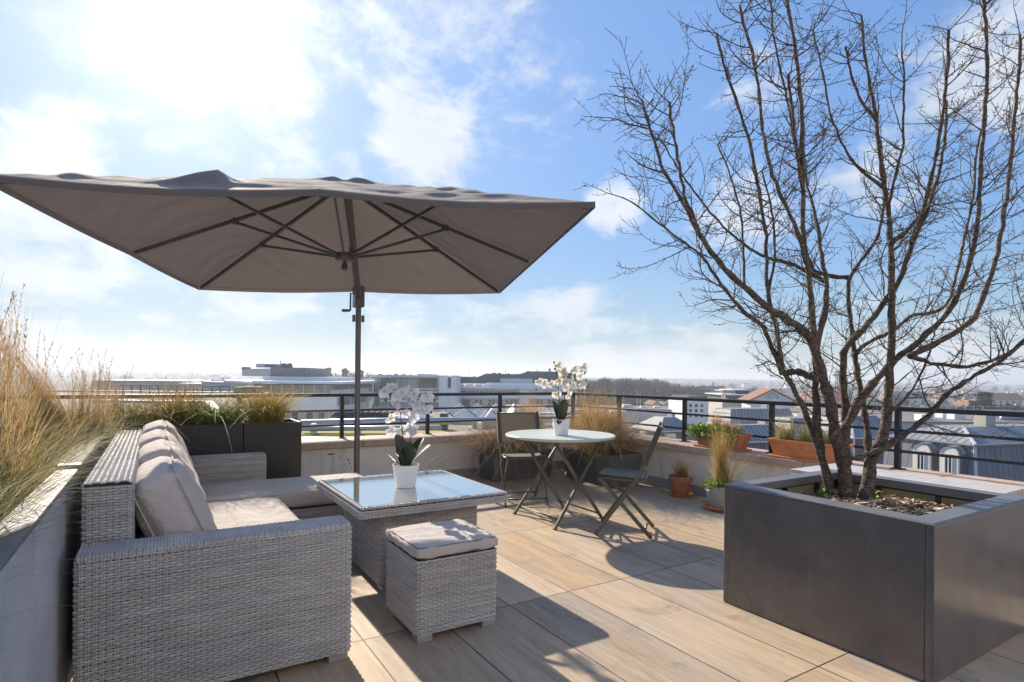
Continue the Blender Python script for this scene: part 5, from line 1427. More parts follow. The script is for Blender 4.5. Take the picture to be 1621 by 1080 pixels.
def terrain():
    m, w, b, o = new_mat('land')
    c = coords(w)
    n1 = w.noise(c, .0035, 6, .65, .6); n2 = w.noise(c, .035, 5, .7); n3 = w.noise(c, .11, 3, .7)
    col = w.ramp(n1, [(.3, (.085, .085, .055)), (.45, (.14, .125, .09)), (.55, (.10, .105, .06)), (.7, (.20, .175, .13))])
    col = w.mix(w.range(n2, .5, .62, 0, .8), col, (.055, .055, .042))
    col = w.mix(w.range(n3, .64, .70, 0, .75), col, (.38, .31, .26))
    setp(w, b, col=col, rough=1.0, spec=0.1)
    rs = np.random.RandomState(4)
    ph = rs.uniform(0, 6.28, 20)
    def hgt(X, D):
        a = math.atan2(X, max(D, 1))
        px = CX + FOC * math.tan(max(-1.2, min(1.2, a)))
        rise = np.interp(px, [-600, 150, 260, 400, 520, 900, 1050, 1160, 1260, 1420, 1621, 2400], [26, 27, 30, 27, 25, 20, 19.5, 20, 18.5, 13, 9, 10])
        rough = sum(math.sin(a * (9 + 7 * i) + ph[i]) / (1 + .6 * i) for i in range(8)) * 1.1
        f = min(max((D - 900) / 2200, 0), 1); f = f * f * (3 - 2 * f)
        g = min(max((D - 3100) / 2500, 0), 1)
        return GZ + (rise + rough) * f - 30 * g
    Ds = [-400, -100, 0, 60, 150, 300, 500, 700] + list(np.linspace(900, 3200, 30)) + [3500, 4200, 5600]
    Xs = np.linspace(-1, 1, 121)
    g = MB(); vs = []
    for D in Ds:
        for x in Xs:
            X = x * max(900, abs(D) * 1.45); vs.append(cw(X, D, hgt(X, D)))
    k = len(Xs)
    g.add(vs, [(j * k + i, j * k + i + 1, (j + 1) * k + i + 1, (j + 1) * k + i) for j in range(len(Ds) - 1) for i in range(k - 1)])
    tag(g.build('ground', 'land', smooth=True), kind='structure')
    # ragged wooded crest of the far hills: a far-off wood that reads as one mass
    f = MB()
    for i in range(5200):
        a = rs.uniform(-.80, .80); D = rs.uniform(1500, 3150) if i % 3 else rs.uniform(2900, 3150)
        X = D * math.tan(a); z = hgt(X, D); s = rs.uniform(3, 8); hh = rs.uniform(2, 5.5)
        x, y, _ = cw(X, D); k_ = rs.uniform(.6, 1.2)
        dx, dy = CYW * s, -SYW * s
        f.add([(x - dx, y - dy, z - 1), (x + dx, y + dy, z - 1), (x + dx * .55, y + dy * .55, z + hh * .8), (x + dx * .1, y + dy * .1, z + hh), (x - dx * .6, y - dy * .6, z + hh * .75), (x + SYW * s * .8, y + CYW * s * .8, z - 1)],
              [(0, 1, 2, 3, 4), (1, 5, 2), (5, 0, 4), (2, 5, 3), (3, 5, 4)], (.055 * k_, .052 * k_, .038 * k_))
    tag(f.build('woods', 'tree_foliage'), 'hazy woods scattered over the far hillsides', 'woods', kind='stuff')
    return hgt
hgt = terrain()

class Bld:
    def __init__(s, name, label, cat, px, D, group=None, turn=0.0, zb=GZ):
        s.o = (lx(px, D), D, zb); s.turn = turn
        s.t = thing(name, label, cat, cw(s.o[0], s.o[1], zb), -YAW + turn, group)
    def part(s, name, mat, mb, parent=None, smooth=False): return mb.build(name, mat, parent or s.t, smooth, origin=s.o)
    def box(s, name, mat, px0, px1, y0, y1, D, depth, parent=None, ref=None):
        """front face given in photo pixels at depth D"""
        m = MB(); pm = (px0 + px1) / 2 if ref is None else ref
        z0 = GZ if y1 is None else lz(pm, y1, D)
        m.box(lx(px0, D), D, z0, lx(px1, D), D + depth, lz(pm, y0, D)); return s.part(name, mat, m, parent)

def offices():
    # A: white flat roofed office with plant room
    D = 120
    b = Bld('office_building', 'white flat roofed office with a dark plant room box, left of the parasol mast', 'office building', 460, D)
    b.box('wall', 'glass_facade', 402, 527, 609, None, D, 34)
    b.box('roof_slab', 'white_panel', 399, 540, 603.5, 607.6, D - 2.5, 42)
    m = MB(); x0, x1 = lx(352, D + 22), lx(400, D - 2.5); z = lz(400, 604.2, D)
    m.extrude([(x1 - .1, D - 2.4, z - .45), (lx(354, D + 24), D + 24, z - .45), (lx(372, D + 46), D + 46, z - .45), (x1 - .1, D + 46, z - .45)], (0, 0, .5)); b.part('roof_slab', 'white_panel', m)
    b.box('upper_storey', 'white_panel', 416, 520, 596.5, 603.2, D + 3, 26)
    b.box('plant_room', 'plant_room', 428, 485, 582, 596.3, D + 4, 16)
    m = MB(); m.extrude([(lx(427.6, D + 4), D + 4.1, lz(428, 596.2, D)), (lx(427.6, D + 4), D + 4.1, lz(428, 583, D)), (lx(383, D + 22), D + 22, lz(428, 583, D)), (lx(383, D + 22), D + 22, lz(428, 596.2, D))], (0, 3, 0)); b.part('plant_room', 'mid_grey_panel', m)
    b.box('roof_unit', 'pale_panel', 405, 418, 576, 582, D + 16, 5); b.box('roof_unit', 'plant_room', 418.3, 438, 576.5, 581.8, D + 12, 5); b.box('roof_unit', 'plant_room', 382, 388, 581, 586, D + 21, 3)
    for px in (449, 458):
        m = MB(); m.lathe([(.0, -.9), (.5, -.8), (.75, -.2), (.55, .6), (0, .75)], 12, (lx(px, D + 10), D + 10, lz(px, 580, D + 10))); b.part('satellite_dish', 'plant_room', m, smooth=True)
    m = MB(); m.tube([(lx(444, D + 12), D + 12, lz(444, 582, D)), (lx(444, D + 12), D + 12, lz(444, 569, D))], .10, 6); b.part('antenna', 'plant_room', m)
    for px in range(412, 528, 17): b.box('window_frame', 'white_frame', px, px + 1.0, 609.5, 626, D - .15, .1)
    b.box('window_band', 'window_sage', 404, 525, 610, 625.5, D - .08, .07)
    b.box('panel_band', 'white_panel', 399, 533, 627, 650, D - .5, 1.0)
    b.box('window_band', 'glass_strip', 455, 531, 652.3, 667, D - .2, .19)
    for px in (463, 486, 505): b.box('window', 'window_dark', px, px + 9, 653, 667, D - .3, .09)
    b.box('panel_band', 'white_panel', 399, 533, 667.5, 686, D - .5, 1.0)
    # left wing facade under the eaves, turned away
    m = MB(); xa = lx(401.5, D); xb = lx(366, D + 24); zt = lz(400, 608, D)
    m.extrude([(xa, D + .3, GZ), (xa, D + .3, zt), (xb, D + 24, zt), (xb, D + 24, GZ)], (1, 1.0, 0)); b.part('wall', 'glass_green', m)
    # recessed pale block between A and B
    D = 175
    b = Bld('office_building', 'pale office block set back between the two glass offices, behind the parasol mast', 'office building', 560, D)
    b.box('wall', 'glass_facade', 524, 592, 622, None, D, 20)
    b.box('upper_storey', 'pale_panel', 566, 594, 600.5, 621.6, D + 8, 20); b.box('roof_light', 'glass_green', 541, 560, 612.5, 621.7, D + 3, 8)
    for y in (638, 650): 
        for px in (578, 584): b.box('window', 'window_dark', px, px + 5, y, y + 5.5, D - .2, .15)
    # B: framed glass office
    D = 150
    b = Bld('office_building', 'glass fronted office with a thick framed top storey and white stair tower', 'office building', 655, D)
    b.box('wall', 'glass_green', 592, 718, 598, None, D + 1.2, 30)
    b.box('frame_top', 'pale_panel', 590, 694, 594.0, 597.6, D - 1.5, 32); b.box('frame_top', 'mid_grey_panel', 661, 685, 592.6, 593.9, D + 4, 12)
    b.box('frame_side', 'mid_grey_panel', 692, 694.5, 597.8, 614, D - 1.0, 2.1)
    b.box('window', 'window_sage', 603, 627, 598.5, 613.5, D + 1.05, .12); b.box('window', 'window_dark', 664, 691.5, 598.5, 613.5, D + 1.02, .15)
    b.box('floor_slab', 'pale_panel', 602, 697, 614.3, 617.0, D - .4, 1.5)
    rq = random.Random(5)
    for k in range(7):
        px = 598 + k * 13 + rq.uniform(-3, 3); b.box('roof_unit', rq.choice(['mid_grey_panel', 'pale_panel', 'plant_room']), px, px + rq.uniform(2, 6), 593.9 - rq.uniform(.8, 2.4), 593.95, D + 8, 2)
    for px in (606, 640, 671):
        m = MB(); m.tube([(lx(px, D + 8), D + 8, lz(px, 594, D)), (lx(px, D + 8), D + 8, lz(px, 588.5, D))], .07, 5); b.part('antenna', 'plant_room', m)
    for px in range(604, 696, 9): b.box('window_frame', 'pale_panel', px, px + .6, 617.2, 661, D + 1.0, .18)
    for y in (619, 633.5, 648, 661): b.box('floor_slab', 'white_panel', 602, 700, y, y + 3.2, D + .6, .58)
    b.box('floor_slab', 'white_panel', 601, 699, 619, 622, D + .2, .38)
    b.box('stair_tower', 'white_panel', 695, 708.5, 594.5, None, D - 1, 12); b.box('stair_tower', 'white_panel', 714, 722.5, 594.5, None, D - 1, 12); b.box('stair_window', 'window_dark', 708.7, 713.8, 597, 614, D - .2, .3); b.box('stair_tower', 'white_panel', 708.6, 713.9, 614.3, None, D - .9, 10)
    # C: long stepped building
    D = 165
    b = Bld('office_building', 'long low office with a stepped dark roof storey and white bands', 'office building', 820, D)
    def outline(pts, d, depth, name, mat):
        m = MB(); m.extrude([(lx(x, d), d, lz(820, y, d)) for x, y in pts], (0, depth, 0)); b.part(name, mat, m)
    outline([(723, 608), (723, 597.5), (756, 598), (769, 592), (822, 592.6), (835, 588), (872, 587.5), (912, 590.5), (912, 608)], D + 6, 25, 'roof_storey', 'dark_grey_panel')
    b.box('roof_storey', 'pale_panel', 792, 843, 599.5, 606, D + 4.5, 1.4)
    outline([(770, 613), (770, 606.5), (843, 606.5), (858, 608), (905, 608), (905, 613)], D + 1.5, 4.4, 'parapet', 'white_panel')
    for px in (723, 738, 753, 766): b.box('roof_unit', 'white_panel', px, px + 10, 609, 613, D + 3, 3)
    b.box('roof_slab', 'white_panel', 722, 915, 613.3, 616, D - 1, 8); b.box('wall', 'pale_panel', 722, 914, 616.2, None, D, 26)
    b.box('window_band', 'window_dark', 725, 822, 619.5, 623.5, D - .2, .18); b.box('floor_slab', 'white_panel', 722, 915, 626, 631, D - .6, .58)
    for x0, x1 in ((724, 761), (764, 788), (792, 822), (840, 862), (866, 905)):
        b.box('window', 'glass_strip', x0, x1, 632.5, 645, D - .25, .22)
    b.box('stair_tower', 'white_panel', 823, 838, 617, None, D - 1.2, 1.2)
    b.box('door', 'white_frame', 902, 912, 633, 644, D - .35, .09)
    for k in range(12):
        px = 730 + k * 15 + rq.uniform(-4, 4); yt = np.interp(px, [723, 756, 769, 822, 835, 872, 912], [597.5, 598, 592, 592.6, 588, 587.5, 590.5])
        b.box('roof_unit', rq.choice(['mid_grey_panel', 'dark_grey_panel', 'pale_panel']), px, px + rq.uniform(2, 7), yt - rq.uniform(.6, 2.0), yt - .02, D + 12, 3)
    for px in (742, 800, 850, 889):
        m = MB(); m.tube([(lx(px, D + 12), D + 12, lz(px, 593, D)), (lx(px, D + 12), D + 12, lz(px, 583, D))], .07, 5); b.part('antenna', 'plant_room', m)
    for px in range(724, 822, 7): b.box('window_frame', 'pale_panel', px, px + .7, 619.4, 623.6, D - .3, .09)
    for x0, x1 in ((724, 761), (764, 788), (792, 822), (840, 862), (866, 900)):
        for px in np.arange(x0 + 3, x1 - 1, 6.5):
            if rq.random() < .55: b.box('window', 'window_dark', px, px + 4.2, 633, 644.5, D - .33, .07)
    # low left buildings
    D = 240
    b = Bld('office_building', 'long low blue grey building below the far left hills', 'office building', 240, D)
    b.box('wall', 'blue_grey_panel', 150, 290, 603.5, 612, D, 30); b.box('wall', 'glass_green', 150, 288, 612.2, None, D + .4, 28); b.box('roof_slab', 'white_panel', 150, 292, 602.2, 603.4, D - 1, 32)
    D = 205
    b = Bld('office_building', 'small greenish glass pavilion with a flat white roof beside the long low building', 'office building', 300, D)
    b.box('wall', 'glass_green', 284, 318, 608.6, None, D, 16); b.box('roof_slab', 'white_panel', 283, 319, 606.8, 608.4, D - .6, 18); b.box('roof_unit', 'pale_panel', 296, 306, 603.8, 606.6, D + 5, 5)
    b = Bld('office_building', 'plain blue grey warehouse wall left of the white flat roofed office', 'office building', 340, 195)
    b.box('wall', 'blue_grey_panel', 319, 372, 604.6, None, 195, 20); b.box('roof_unit', 'pale_panel', 322, 332, 602.6, 604.4, 200, 5); b.box('roof_unit', 'mid_grey_panel', 334, 344, 602.0, 604.4, 201, 5)
offices()

def near_roofs():
    # flat red gravel roof on the left
    z = -1.15
    b = Bld('flat_roof_building', 'neighbouring flat roof of reddish gravel behind the sedges', 'building', 290, 50)
    def rect(name, mat, pts, z0, z1, parent=None):
        m = MB(); m.extrude([(lx(px, D), D, z0) for px, D in pts], (0, 0, z1 - z0)); return b.part(name, mat, m, parent)
    rect('wall', 'white_panel', [(120, 30), (352, 30), (430, 72), (60, 72)], GZ, z - .05)
    rect('roof', 'red_gravel_roof', [(120, 30.2), (351, 30.2), (428, 71.8), (61, 71.8)], z - .049, z)
    for (p, q) in (((lx(353, 30), 30), (lx(331, 46), 46)), ((lx(331, 46), 46), (lx(150, 46), 46)), ((lx(425, 71), 71), (lx(60, 71), 71))):
        m = MB(); m.bar((p[0], p[1], z + .10), (q[0], q[1], z + .10), .55, .24); b.part('roof_edge', 'gutter_white', m)
    m = MB(); zr = z + 1.0
    for k in range(14):
        px = 195 + k * 14; m.tube([(lx(px, 66), 66, z + .02), (lx(px, 66), 66, zr)], .05, 5)
    m.bar((lx(190, 66), 66, zr), (lx(392, 66), 66, zr), .09, .09); m.bar((lx(190, 66), 66, z + .5), (lx(392, 66), 66, z + .5), .05, .05); b.part('railing', 'rail_metal', m)
    for px, D in ((370, 58), (384, 62), (398, 60)):
        m = MB(); m.box(lx(px, D), D, z + .001, lx(px + 7, D), D + 2, z + 1.1); b.part('roof_unit', 'plant_room', m)
    # flat roof with sedum strip and ducts straight ahead
    z = -1.7
    b = Bld('flat_roof_building', 'flat roof with a yellow sedum strip and silver ducts just beyond the far railing', 'building', 640, 26)
    rect('wall', 'pale_panel', [(330, 22), (905, 22), (905, 37), (385, 37)], GZ, z - .3)
    rect('roof', 'gravel_roof', [(331, 22.1), (904, 22.1), (904, 36.9), (386, 36.9)], z - .299, z)
    rect('sedum_strip', 'sedum_yellow', [(400, 24.5), (880, 24.5), (880, 31), (400, 31)], z + .004, z + .06)
    rect('roof_edge', 'gutter_white', [(430, 23.6), (890, 23.6), (890, 24.3), (430, 24.3)], z + .002, z + .30)
    m = MB(); yz = z + .62
    m.tube([(lx(478, 28.6), 28.6, yz - .12), (lx(620, 29), 29, yz), (lx(760, 29.4), 29.4, yz + .05), (lx(850, 29.6), 29.6, yz + .05)], .19, 12); m.tube([(lx(476, 27.6), 27.6, yz - .3), (lx(640, 27.8), 27.8, yz - .22), (lx(700, 28), 28, yz - .22)], .12, 10)
    b.part('duct', 'duct_silver', m, smooth=True)
    for px, D, wd, h in ((495, 28, 7, .5), (566, 28, 6, .4), (645, 28, 7, .5), (742, 27.5, 5, .45), (757, 28, 7, .65), (800, 28, 6, .5)):
        m = MB(); m.rbox(lx(px, D), D - .3, z + .061, lx(px + wd, D), D + .1, z + .06 + h, .02); b.part('pipe_support', 'white_panel', m)
    m = MB(); m.rbox(lx(697, 30.5), 30.5, z + .061, lx(708, 30.5), 31.3, z + .95, .02); b.part('roof_unit', 'dark_grey_panel', m)
    rnd2 = random.Random(3)
    for k in range(16):
        px = rnd2.uniform(480, 880); D = rnd2.uniform(32, 35.5)
        m = MB(); h = rnd2.uniform(.12, .4); wd = rnd2.uniform(.3, 1.1); m.rbox(lx(px, D), D, z + .001, lx(px, D) + wd, D + wd * .7, z + h, .03); b.part('roof_light', rnd2.choice(['white_panel', 'pale_panel', 'duct_silver', 'mid_grey_panel']), m)
    b = Bld('flat_roof_building', 'low roof carrying a row of tilted dark solar panels behind the parasol mast', 'building', 600, 62)
    D = 62; zs = lz(600, 664, D)
    b.box('wall', 'pale_panel', 522, 688, 664.6, None, D, 14, ref=600); b.box('roof', 'red_gravel_roof', 521, 689, 664, 664.5, D - .2, 14.4, ref=600)
    for k in range(9):
        x = lx(527 + k * 10, 64); m = MB(); m.extrude([(x, 63, zs + .03), (x + .62, 63, zs + .62), (x + .66, 63, zs + .58), (x + .08, 63, zs + .03)], (0, 4.5, 0)); b.part('solar_panel', 'dark_grey_panel', m)
    for k in range(6):
        x = lx(622 + k * 11, 63); m = MB(); m.rbox(x, 63, zs + .02, x + .5, 64, zs + .35 + .1 * (k % 2), .03); b.part('roof_light', 'white_panel', m)
    # sawtooth sheds
    D = 78
    b = Bld('factory_shed', 'white saw-toothed factory sheds with sloping glazing beyond the sedum roof', 'shed', 760, D)
    zb = lz(760, 672, D)
    b.box('wall', 'white_panel', 690, 835, 667, None, D, 22, ref=760)
    for k in range(4):
        x0 = 690 + k * 37
        pk, pe = lz(760, 650, D), lz(760, 666.8, D)
        xa, xb, xc = lx(x0, D), lx(x0 + 13, D), lx(x0 + 36, D)
        m = MB(); m.extrude([(xa, D, pe), (xb, D, pk), (xc, D, pe)], (0, 22, 0)); g = b.part('gable', 'white_panel', m)
        m = MB()
        n = np.array([pk - pe, 0, xc - xb]); n = n / np.linalg.norm(n) * .12
        a0 = np.array([xb, D + .2, pk]); a1 = np.array([xc, D + .2, pe])
        m.extrude([a0 + n * .2, a1 + n * .2, a1 + n * .2 + [0, 21.5, 0], a0 + n * .2 + [0, 21.5, 0]], n); b.part('sloping_glazing', 'sawtooth_glazing', m, g)
    # brown flat roofs to the right of the sheds
    for i, (x0, x1, D, y, mat, lab) in enumerate(((838, 985, 66, 660, 'red_gravel_roof', 'low brownish flat roof behind the orchid on the round table'), (800, 1010, 105, 648, 'gravel_roof', 'long grey flat roof below the stepped office'), (955, 1080, 130, 648, 'gravel_roof', 'grey flat roof beyond the zinc roof at the terrace corner'))):
        b = Bld('flat_roof_building', lab, 'building', (x0 + x1) / 2, D)
        b.box('wall', 'pale_panel', x0, x1, y + 1, None, D, 16); b.box('roof', mat, x0 - .5, x1 + .5, y, y + .9, D - .3, 16.6)
        for k in range(5):
            px = x0 + (x1 - x0) * (k + .5) / 5 + rnd2.uniform(-6, 6); m = MB(); X = lx(px, D + 5); zt = lz(px, y, D)
            m.rbox(X, D + 3 + k, zt + .01, X + rnd2.uniform(.5, 2), D + 4.5 + k, zt + rnd2.uniform(.2, .6), .03); b.part('roof_light', 'white_panel', m)
near_roofs()

def hip(mb, x0, x1, y0, y1, z0, z1, inset):
    vs = [(x0, y0, z0), (x1, y0, z0), (x1, y1, z0), (x0, y1, z0)]
    k = inset
    if (x1 - x0) > (y1 - y0): top = [(x0 + k, (y0 + y1) / 2, z1), (x1 - k, (y0 + y1) / 2, z1)]; fs = [(0, 1, 5, 4), (1, 2, 5), (2, 3, 4, 5), (3, 0, 4), (3, 2, 1, 0)]
    else: top = [((x0 + x1) / 2, y0 + k, z1), ((x0 + x1) / 2, y1 - k, z1)]; fs = [(0, 1, 4), (1, 2, 5, 4), (2, 3, 5), (3, 0, 4, 5), (3, 2, 1, 0)]
    mb.add(vs + top, fs)

def zinc_houses():
    # zinc roofs, square to the terrace: near corner pixel, depth, size along x and y, rise, inset of the upper edge
    spec = [((1043, 683.5), 80, 7.2, 7.6, 1.8, 2.6, 'zinc hipped roof house just beyond the terrace corner', ((1052, 1076, 687), (1016, 1032, 684))),
            ((1156, 675), 84, 13.0, 5.2, 2.5, 0.9, 'tall zinc roofed house with a flat top behind the ivy window box', ()),
            ((1162, 701), 62, 9.5, 5.0, 1.7, 1.9, 'lower zinc roofed wing in front of the tall zinc house', ()),
            ((1252, 690), 70, 8.0, 6.0, 2.0, 1.5, 'zinc roofed house behind the orange window box', ()),
            ((1352, 694), 66, 8.5, 7.0, 2.4, 2.2, 'zinc hipped roof house behind the tree stems', ((1366, 1384, 700), (1392, 1408, 701)))]
    for (px, py), D, su, sv, rise, k, lab, wins in spec:
        c = P(px, py, D); x0, y0, z0 = c; x1, y1, z1 = x0 + su, y0 + sv, z0 + rise
        t = thing('zinc_roof_house', lab, 'house', (x0, y0, GZ), -R(12)); org = (x0, y0, GZ)
        w = MB(); w.box(x0 + .35, y0 + .35, GZ, x1, y1, z0 - 3.2); w.build('wall', 'cream_render', t, origin=org)
        ms = MB()   # steep slate skirt below the eaves
        ms.add([(x0 + .05, y0 + .05, z0 - 3.2), (x1, y0 + .05, z0 - 3.2), (x1, y1, z0 - 3.2), (x0 + .05, y1, z0 - 3.2), (x0 + .30, y0 + .30, z0 - .02), (x1, y0 + .30, z0 - .02), (x1, y1, z0 - .02), (x0 + .30, y1, z0 - .02)],
               [(0, 1, 5, 4), (1, 2, 6, 5), (2, 3, 7, 6), (3, 0, 4, 7), (3, 2, 1, 0), (4, 5, 6, 7)])
        ms.build('mansard', 'zinc_dark', t, origin=org)
        kx = min(k, su * .49); ky = min(k, sv * .49)
        lo = [(x0, y0, z0), (x1, y0, z0), (x1, y1, z0), (x0, y1, z0)]; hi = [(x0 + kx, y0 + ky, z1), (x1 - kx, y0 + ky, z1), (x1 - kx, y1 - ky, z1), (x0 + kx, y1 - ky, z1)]
        r = MB(); r.mi = 0; r.add(lo + hi, [(0, 1, 5, 4), (2, 3, 7, 6), (4, 5, 6, 7), (3, 2, 1, 0)]); r.mi = 1; r.add(lo + hi, [(1, 2, 6, 5), (3, 0, 4, 7)])
        ro = r.build('roof', None, t, origin=org, mats=['zinc', 'zinc_across'])
        g = MB(); g.bar((x0, y0 - .05, z0), (x1, y0 - .05, z0), .10, .14); ro2 = g.build('gutter', 'gutter_white', ro, origin=org)
        g = MB(); g.bar((x0 - .05, y0, z0), (x0 - .05, y1, z0), .10, .14); g.build('gutter', 'gutter_white', ro, origin=org)
        g = MB(); g.bar((x0, y0, z0 + .05), (x0 + kx, y0 + ky, z1 + .05), .16, .06); g.build('hip_flashing', 'gutter_white', ro, origin=org)
        g = MB(); g.tube([(x0 - .02, y0 - .02, z0), (x0 - .02, y0 - .02, z0 - 3.2)], .09, 6); g.build('downpipe', 'gutter_white', t, origin=org)
        for wx0, wx1, wy in wins:
            X = max(PY(wx0, wy, y0 - .02)[0], x0 - 4)
            if X < x0 + .5: 
                # on the flank that runs away to the left
                yy = PX(wx0, wy, x0 - .02)[1]; yy = min(max(yy, y0 + .6), y1 - 1.9)
                d = MB(); d.rbox(x0 - .25, yy, z0 - 2.8, x0 + .6, yy + 1.3, z0 - .3, .02); do = d.build('dormer', 'dormer_white', t, origin=org)
                d = MB(); d.box(x0 - .262, yy + .25, z0 - 2.5, x0 - .251, yy + 1.05, z0 - .8); d.build('window', 'window_dark', do, origin=org); continue
            wd = 1.5; X = min(X, x1 - 2)
            d = MB(); d.rbox(X, y0 - .25, z0 - 2.8, X + wd, y0 + .6, z0 - .3, .02); do = d.build('dormer', 'dormer_white', t, origin=org)
            d = MB(); d.box(X + .3, y0 - .262, z0 - 2.5, X + wd - .3, y0 - .251, z0 - .8); d.build('window', 'window_dark', do, origin=org)
        chm = MB(); chm.rbox(x0 + su * .75, y0 + sv * .6, z0 + .1, x0 + su * .75 + .6, y0 + sv * .6 + 1.2, z1 + .45, .02); chm.build('chimney', 'cream_render', t, origin=org)
    # mansard house with round topped dormers, square to the terrace; its corner points at us
    D = 45
    C_ = P(1543, 705, D); x0, y0, ze = C_; x1, y1 = x0 + 13.0, y0 + 7.5; zb = ze - 4.6; kk = .62
    t = thing('mansard_house', 'zinc mansard house with two cream round topped dormers on the far right', 'house', (x0, y0, GZ), -R(14)); org = (x0, y0, GZ)
    m = MB(); m.box(x0 - kk + .3, y0 - kk + .3, GZ, x1, y1, zb - .01); m.build('wall', 'cream_render', t, origin=org)
    m = MB(); lo = [(x0 - kk, y0 - kk, zb), (x1, y0 - kk, zb), (x1, y1, zb), (x0 - kk, y1, zb)]; hi = [(x0, y0, ze), (x1, y0, ze), (x1, y1, ze), (x0, y1, ze)]
    m.add(lo + hi, [(0, 1, 5, 4), (1, 2, 6, 5), (2, 3, 7, 6), (3, 0, 4, 7), (3, 2, 1, 0)]); m.build('mansard', 'zinc_wall', t, origin=org)
    m = MB(); e = .12; lo = [(x0 - e, y0 - e, ze + .01), (x1, y0 - e, ze + .01), (x1, y1, ze + .01), (x0 - e, y1, ze + .01)]; hi = [(x0 + 2.6, y0 + 2.6, ze + 1.15), (x1, y0 + 2.6, ze + 1.15), (x1, y1 - 2.6, ze + 1.15), (x0 + 2.6, y1 - 2.6, ze + 1.15)]
    m.mi = 0; m.add(lo + hi, [(0, 1, 5, 4), (2, 3, 7, 6), (4, 5, 6, 7), (3, 2, 1, 0)]); m.mi = 1; m.add(lo + hi, [(1, 2, 6, 5), (3, 0, 4, 7)])
    ro = m.build('roof', None, t, origin=org, mats=['zinc', 'zinc_across'])
    for pa, pb, wv in (((x0 - e, y0 - e - .04, ze), (x1, y0 - e - .04, ze), .12), ((x0 - e - .04, y0 - e, ze), (x0 - e - .04, y1, ze), .12)):
        g = MB(); g.bar(pa, pb, wv, .13); g.build('gutter', 'mid_grey_panel', ro, origin=org)
    g = MB(); g.bar((x0 - kk - .02, y0 - kk - .02, zb), (x0 - .02, y0 - .02, ze), .20, .10, (-1, -1, 0)); g.build('hip_flashing', 'gutter_white', t, origin=org)
    g = MB(); g.bar((x0 - e, y0 - e, ze + .06), (x0 + 2.6, y0 + 2.6, ze + 1.2), .20, .07); g.build('hip_flashing', 'gutter_white', ro, origin=org)
    for ya, wd, zs in ((y0 + .50, 1.45, ze - .75), (y0 + 2.75, 1.45, ze - .75)):
        yb = ya + wd; r = wd / 2; ym = (ya + yb) / 2; X = x0 - kk - .45
        arch = [(X, ya, zb), (X, yb, zb), (X, yb, zs)] + [(X, ym + r * math.cos(R(q)), zs + r * .75 * math.sin(R(q))) for q in range(15, 180, 15)] + [(X, ya, zs)]
        m = MB(); m.extrude(arch, (.22, 0, 0)); do = m.build('dormer', 'dormer_white', t, origin=org)
        hood = [(X - .10, ym + (r + .08) * math.cos(R(q)), zs + (r * .75 + .08) * math.sin(R(q)) + .005) for q in range(0, 181, 12)]; n_ = len(hood)
        m = MB(); m.add(hood + [(p[0] + 2.6, p[1], p[2]) for p in hood], [(i_, i_ + 1, n_ + i_ + 1, n_ + i_) for i_ in range(n_ - 1)]); m.build('dormer_roof', 'zinc', do, origin=org)
        m = MB(); m.box(X + .225, ya + .02, zb, x0 + .3, yb - .02, zs + .1); m.build('dormer_cheek', 'zinc_wall', do, origin=org)
        wi = .44
        m = MB(); m.box(X - .03, ya + wi, zb + .15, X - .005, yb - wi, zs - .22); m.build('window', 'window_dark', do, origin=org)
        m = MB()
        for yy in (ya + wi, yb - wi, ym): m.box(X - .07, yy - .045, zb + .15, X - .031, yy + .045, zs - .05)
        m.box(X - .07, ya + wi + .046, zs - .12, X - .031, ym - .046, zs - .03); m.box(X - .07, ym + .046, zs - .12, X - .031, yb - wi - .046, zs - .03); m.build('window_frame', 'white_frame', do, origin=org)
        m = MB()
        for q in range(3): m.bar((X - .12, ya + wi - .05, zb + .75 + q * .25), (X - .12, yb - wi + .05, zb + .75 + q * .25), .04, .04)
        m.build('window_bars', 'pale_panel', do, origin=org)
    m = MB(); m.rbox(x0 + 6, y0 + 3, ze + 1.0, x0 + 7.2, y0 + 4.0, ze + 2.1, .03); m.build('chimney', 'cream_render', t, origin=org)
    # vaulted zinc roof and plant roof behind it
    D = 88
    b = Bld('zinc_roof_house', 'long vaulted zinc roof behind the round topped dormers', 'house', 1440, D)
    ref = 1440
    X0, X1 = lx(1392, D), lx(1545, D); zt, ze = lz(ref, 664, D), lz(ref, 688, D)
    m = MB(); prof = [(D + 3.4 - 3.4 * math.cos(R(a)), ze + (zt - ze) * math.sin(R(a))) for a in range(0, 181, 15)]
    k = len(prof); m.add([(X0, y, z) for y, z in prof] + [(X1, y, z) for y, z in prof], [(i, k + i, k + i + 1, i + 1) for i in range(k - 1)] + [tuple(range(k)), tuple(range(2 * k - 1, k - 1, -1))]); b.part('roof', 'zinc', m)
    b.box('wall', 'zinc_dark', 1392, 1545, 688.3, None, D + .1, 6.6, ref=ref)
    for px in (1408, 1424, 1447, 1464): b.box('window', 'dormer_white' if px in (1408, 1447) else 'window_dark', px, px + 9, 694, 714, D - .02, .11, ref=ref)
    D = 74
    b = Bld('flat_roof_building', 'flat roof crowded with silver pipes and guard rails on the far right', 'building', 1540, D)
    ref = 1540; zt = lz(ref, 669, D)
    b.box('wall', 'pale_panel', 1395, 1760, 670, None, D, 34, ref=ref); b.box('roof', 'gravel_roof', 1394, 1761, 668.6, 669.7, D - .3, 34.6, ref=ref)
    m = MB()
    for i in range(6): m.tube([(lx(1585 - 6 * i, D + 3 + i * 2.4), D + 3 + i * 2.4, zt + .45 + .1 * (i % 3)), (lx(1700, D + 3 + i * 2.4), D + 3 + i * 2.4, zt + .45 + .1 * (i % 3))], .28, 10)
    b.part('duct', 'duct_silver', m, smooth=True)
    m = MB(); z = zt + .03
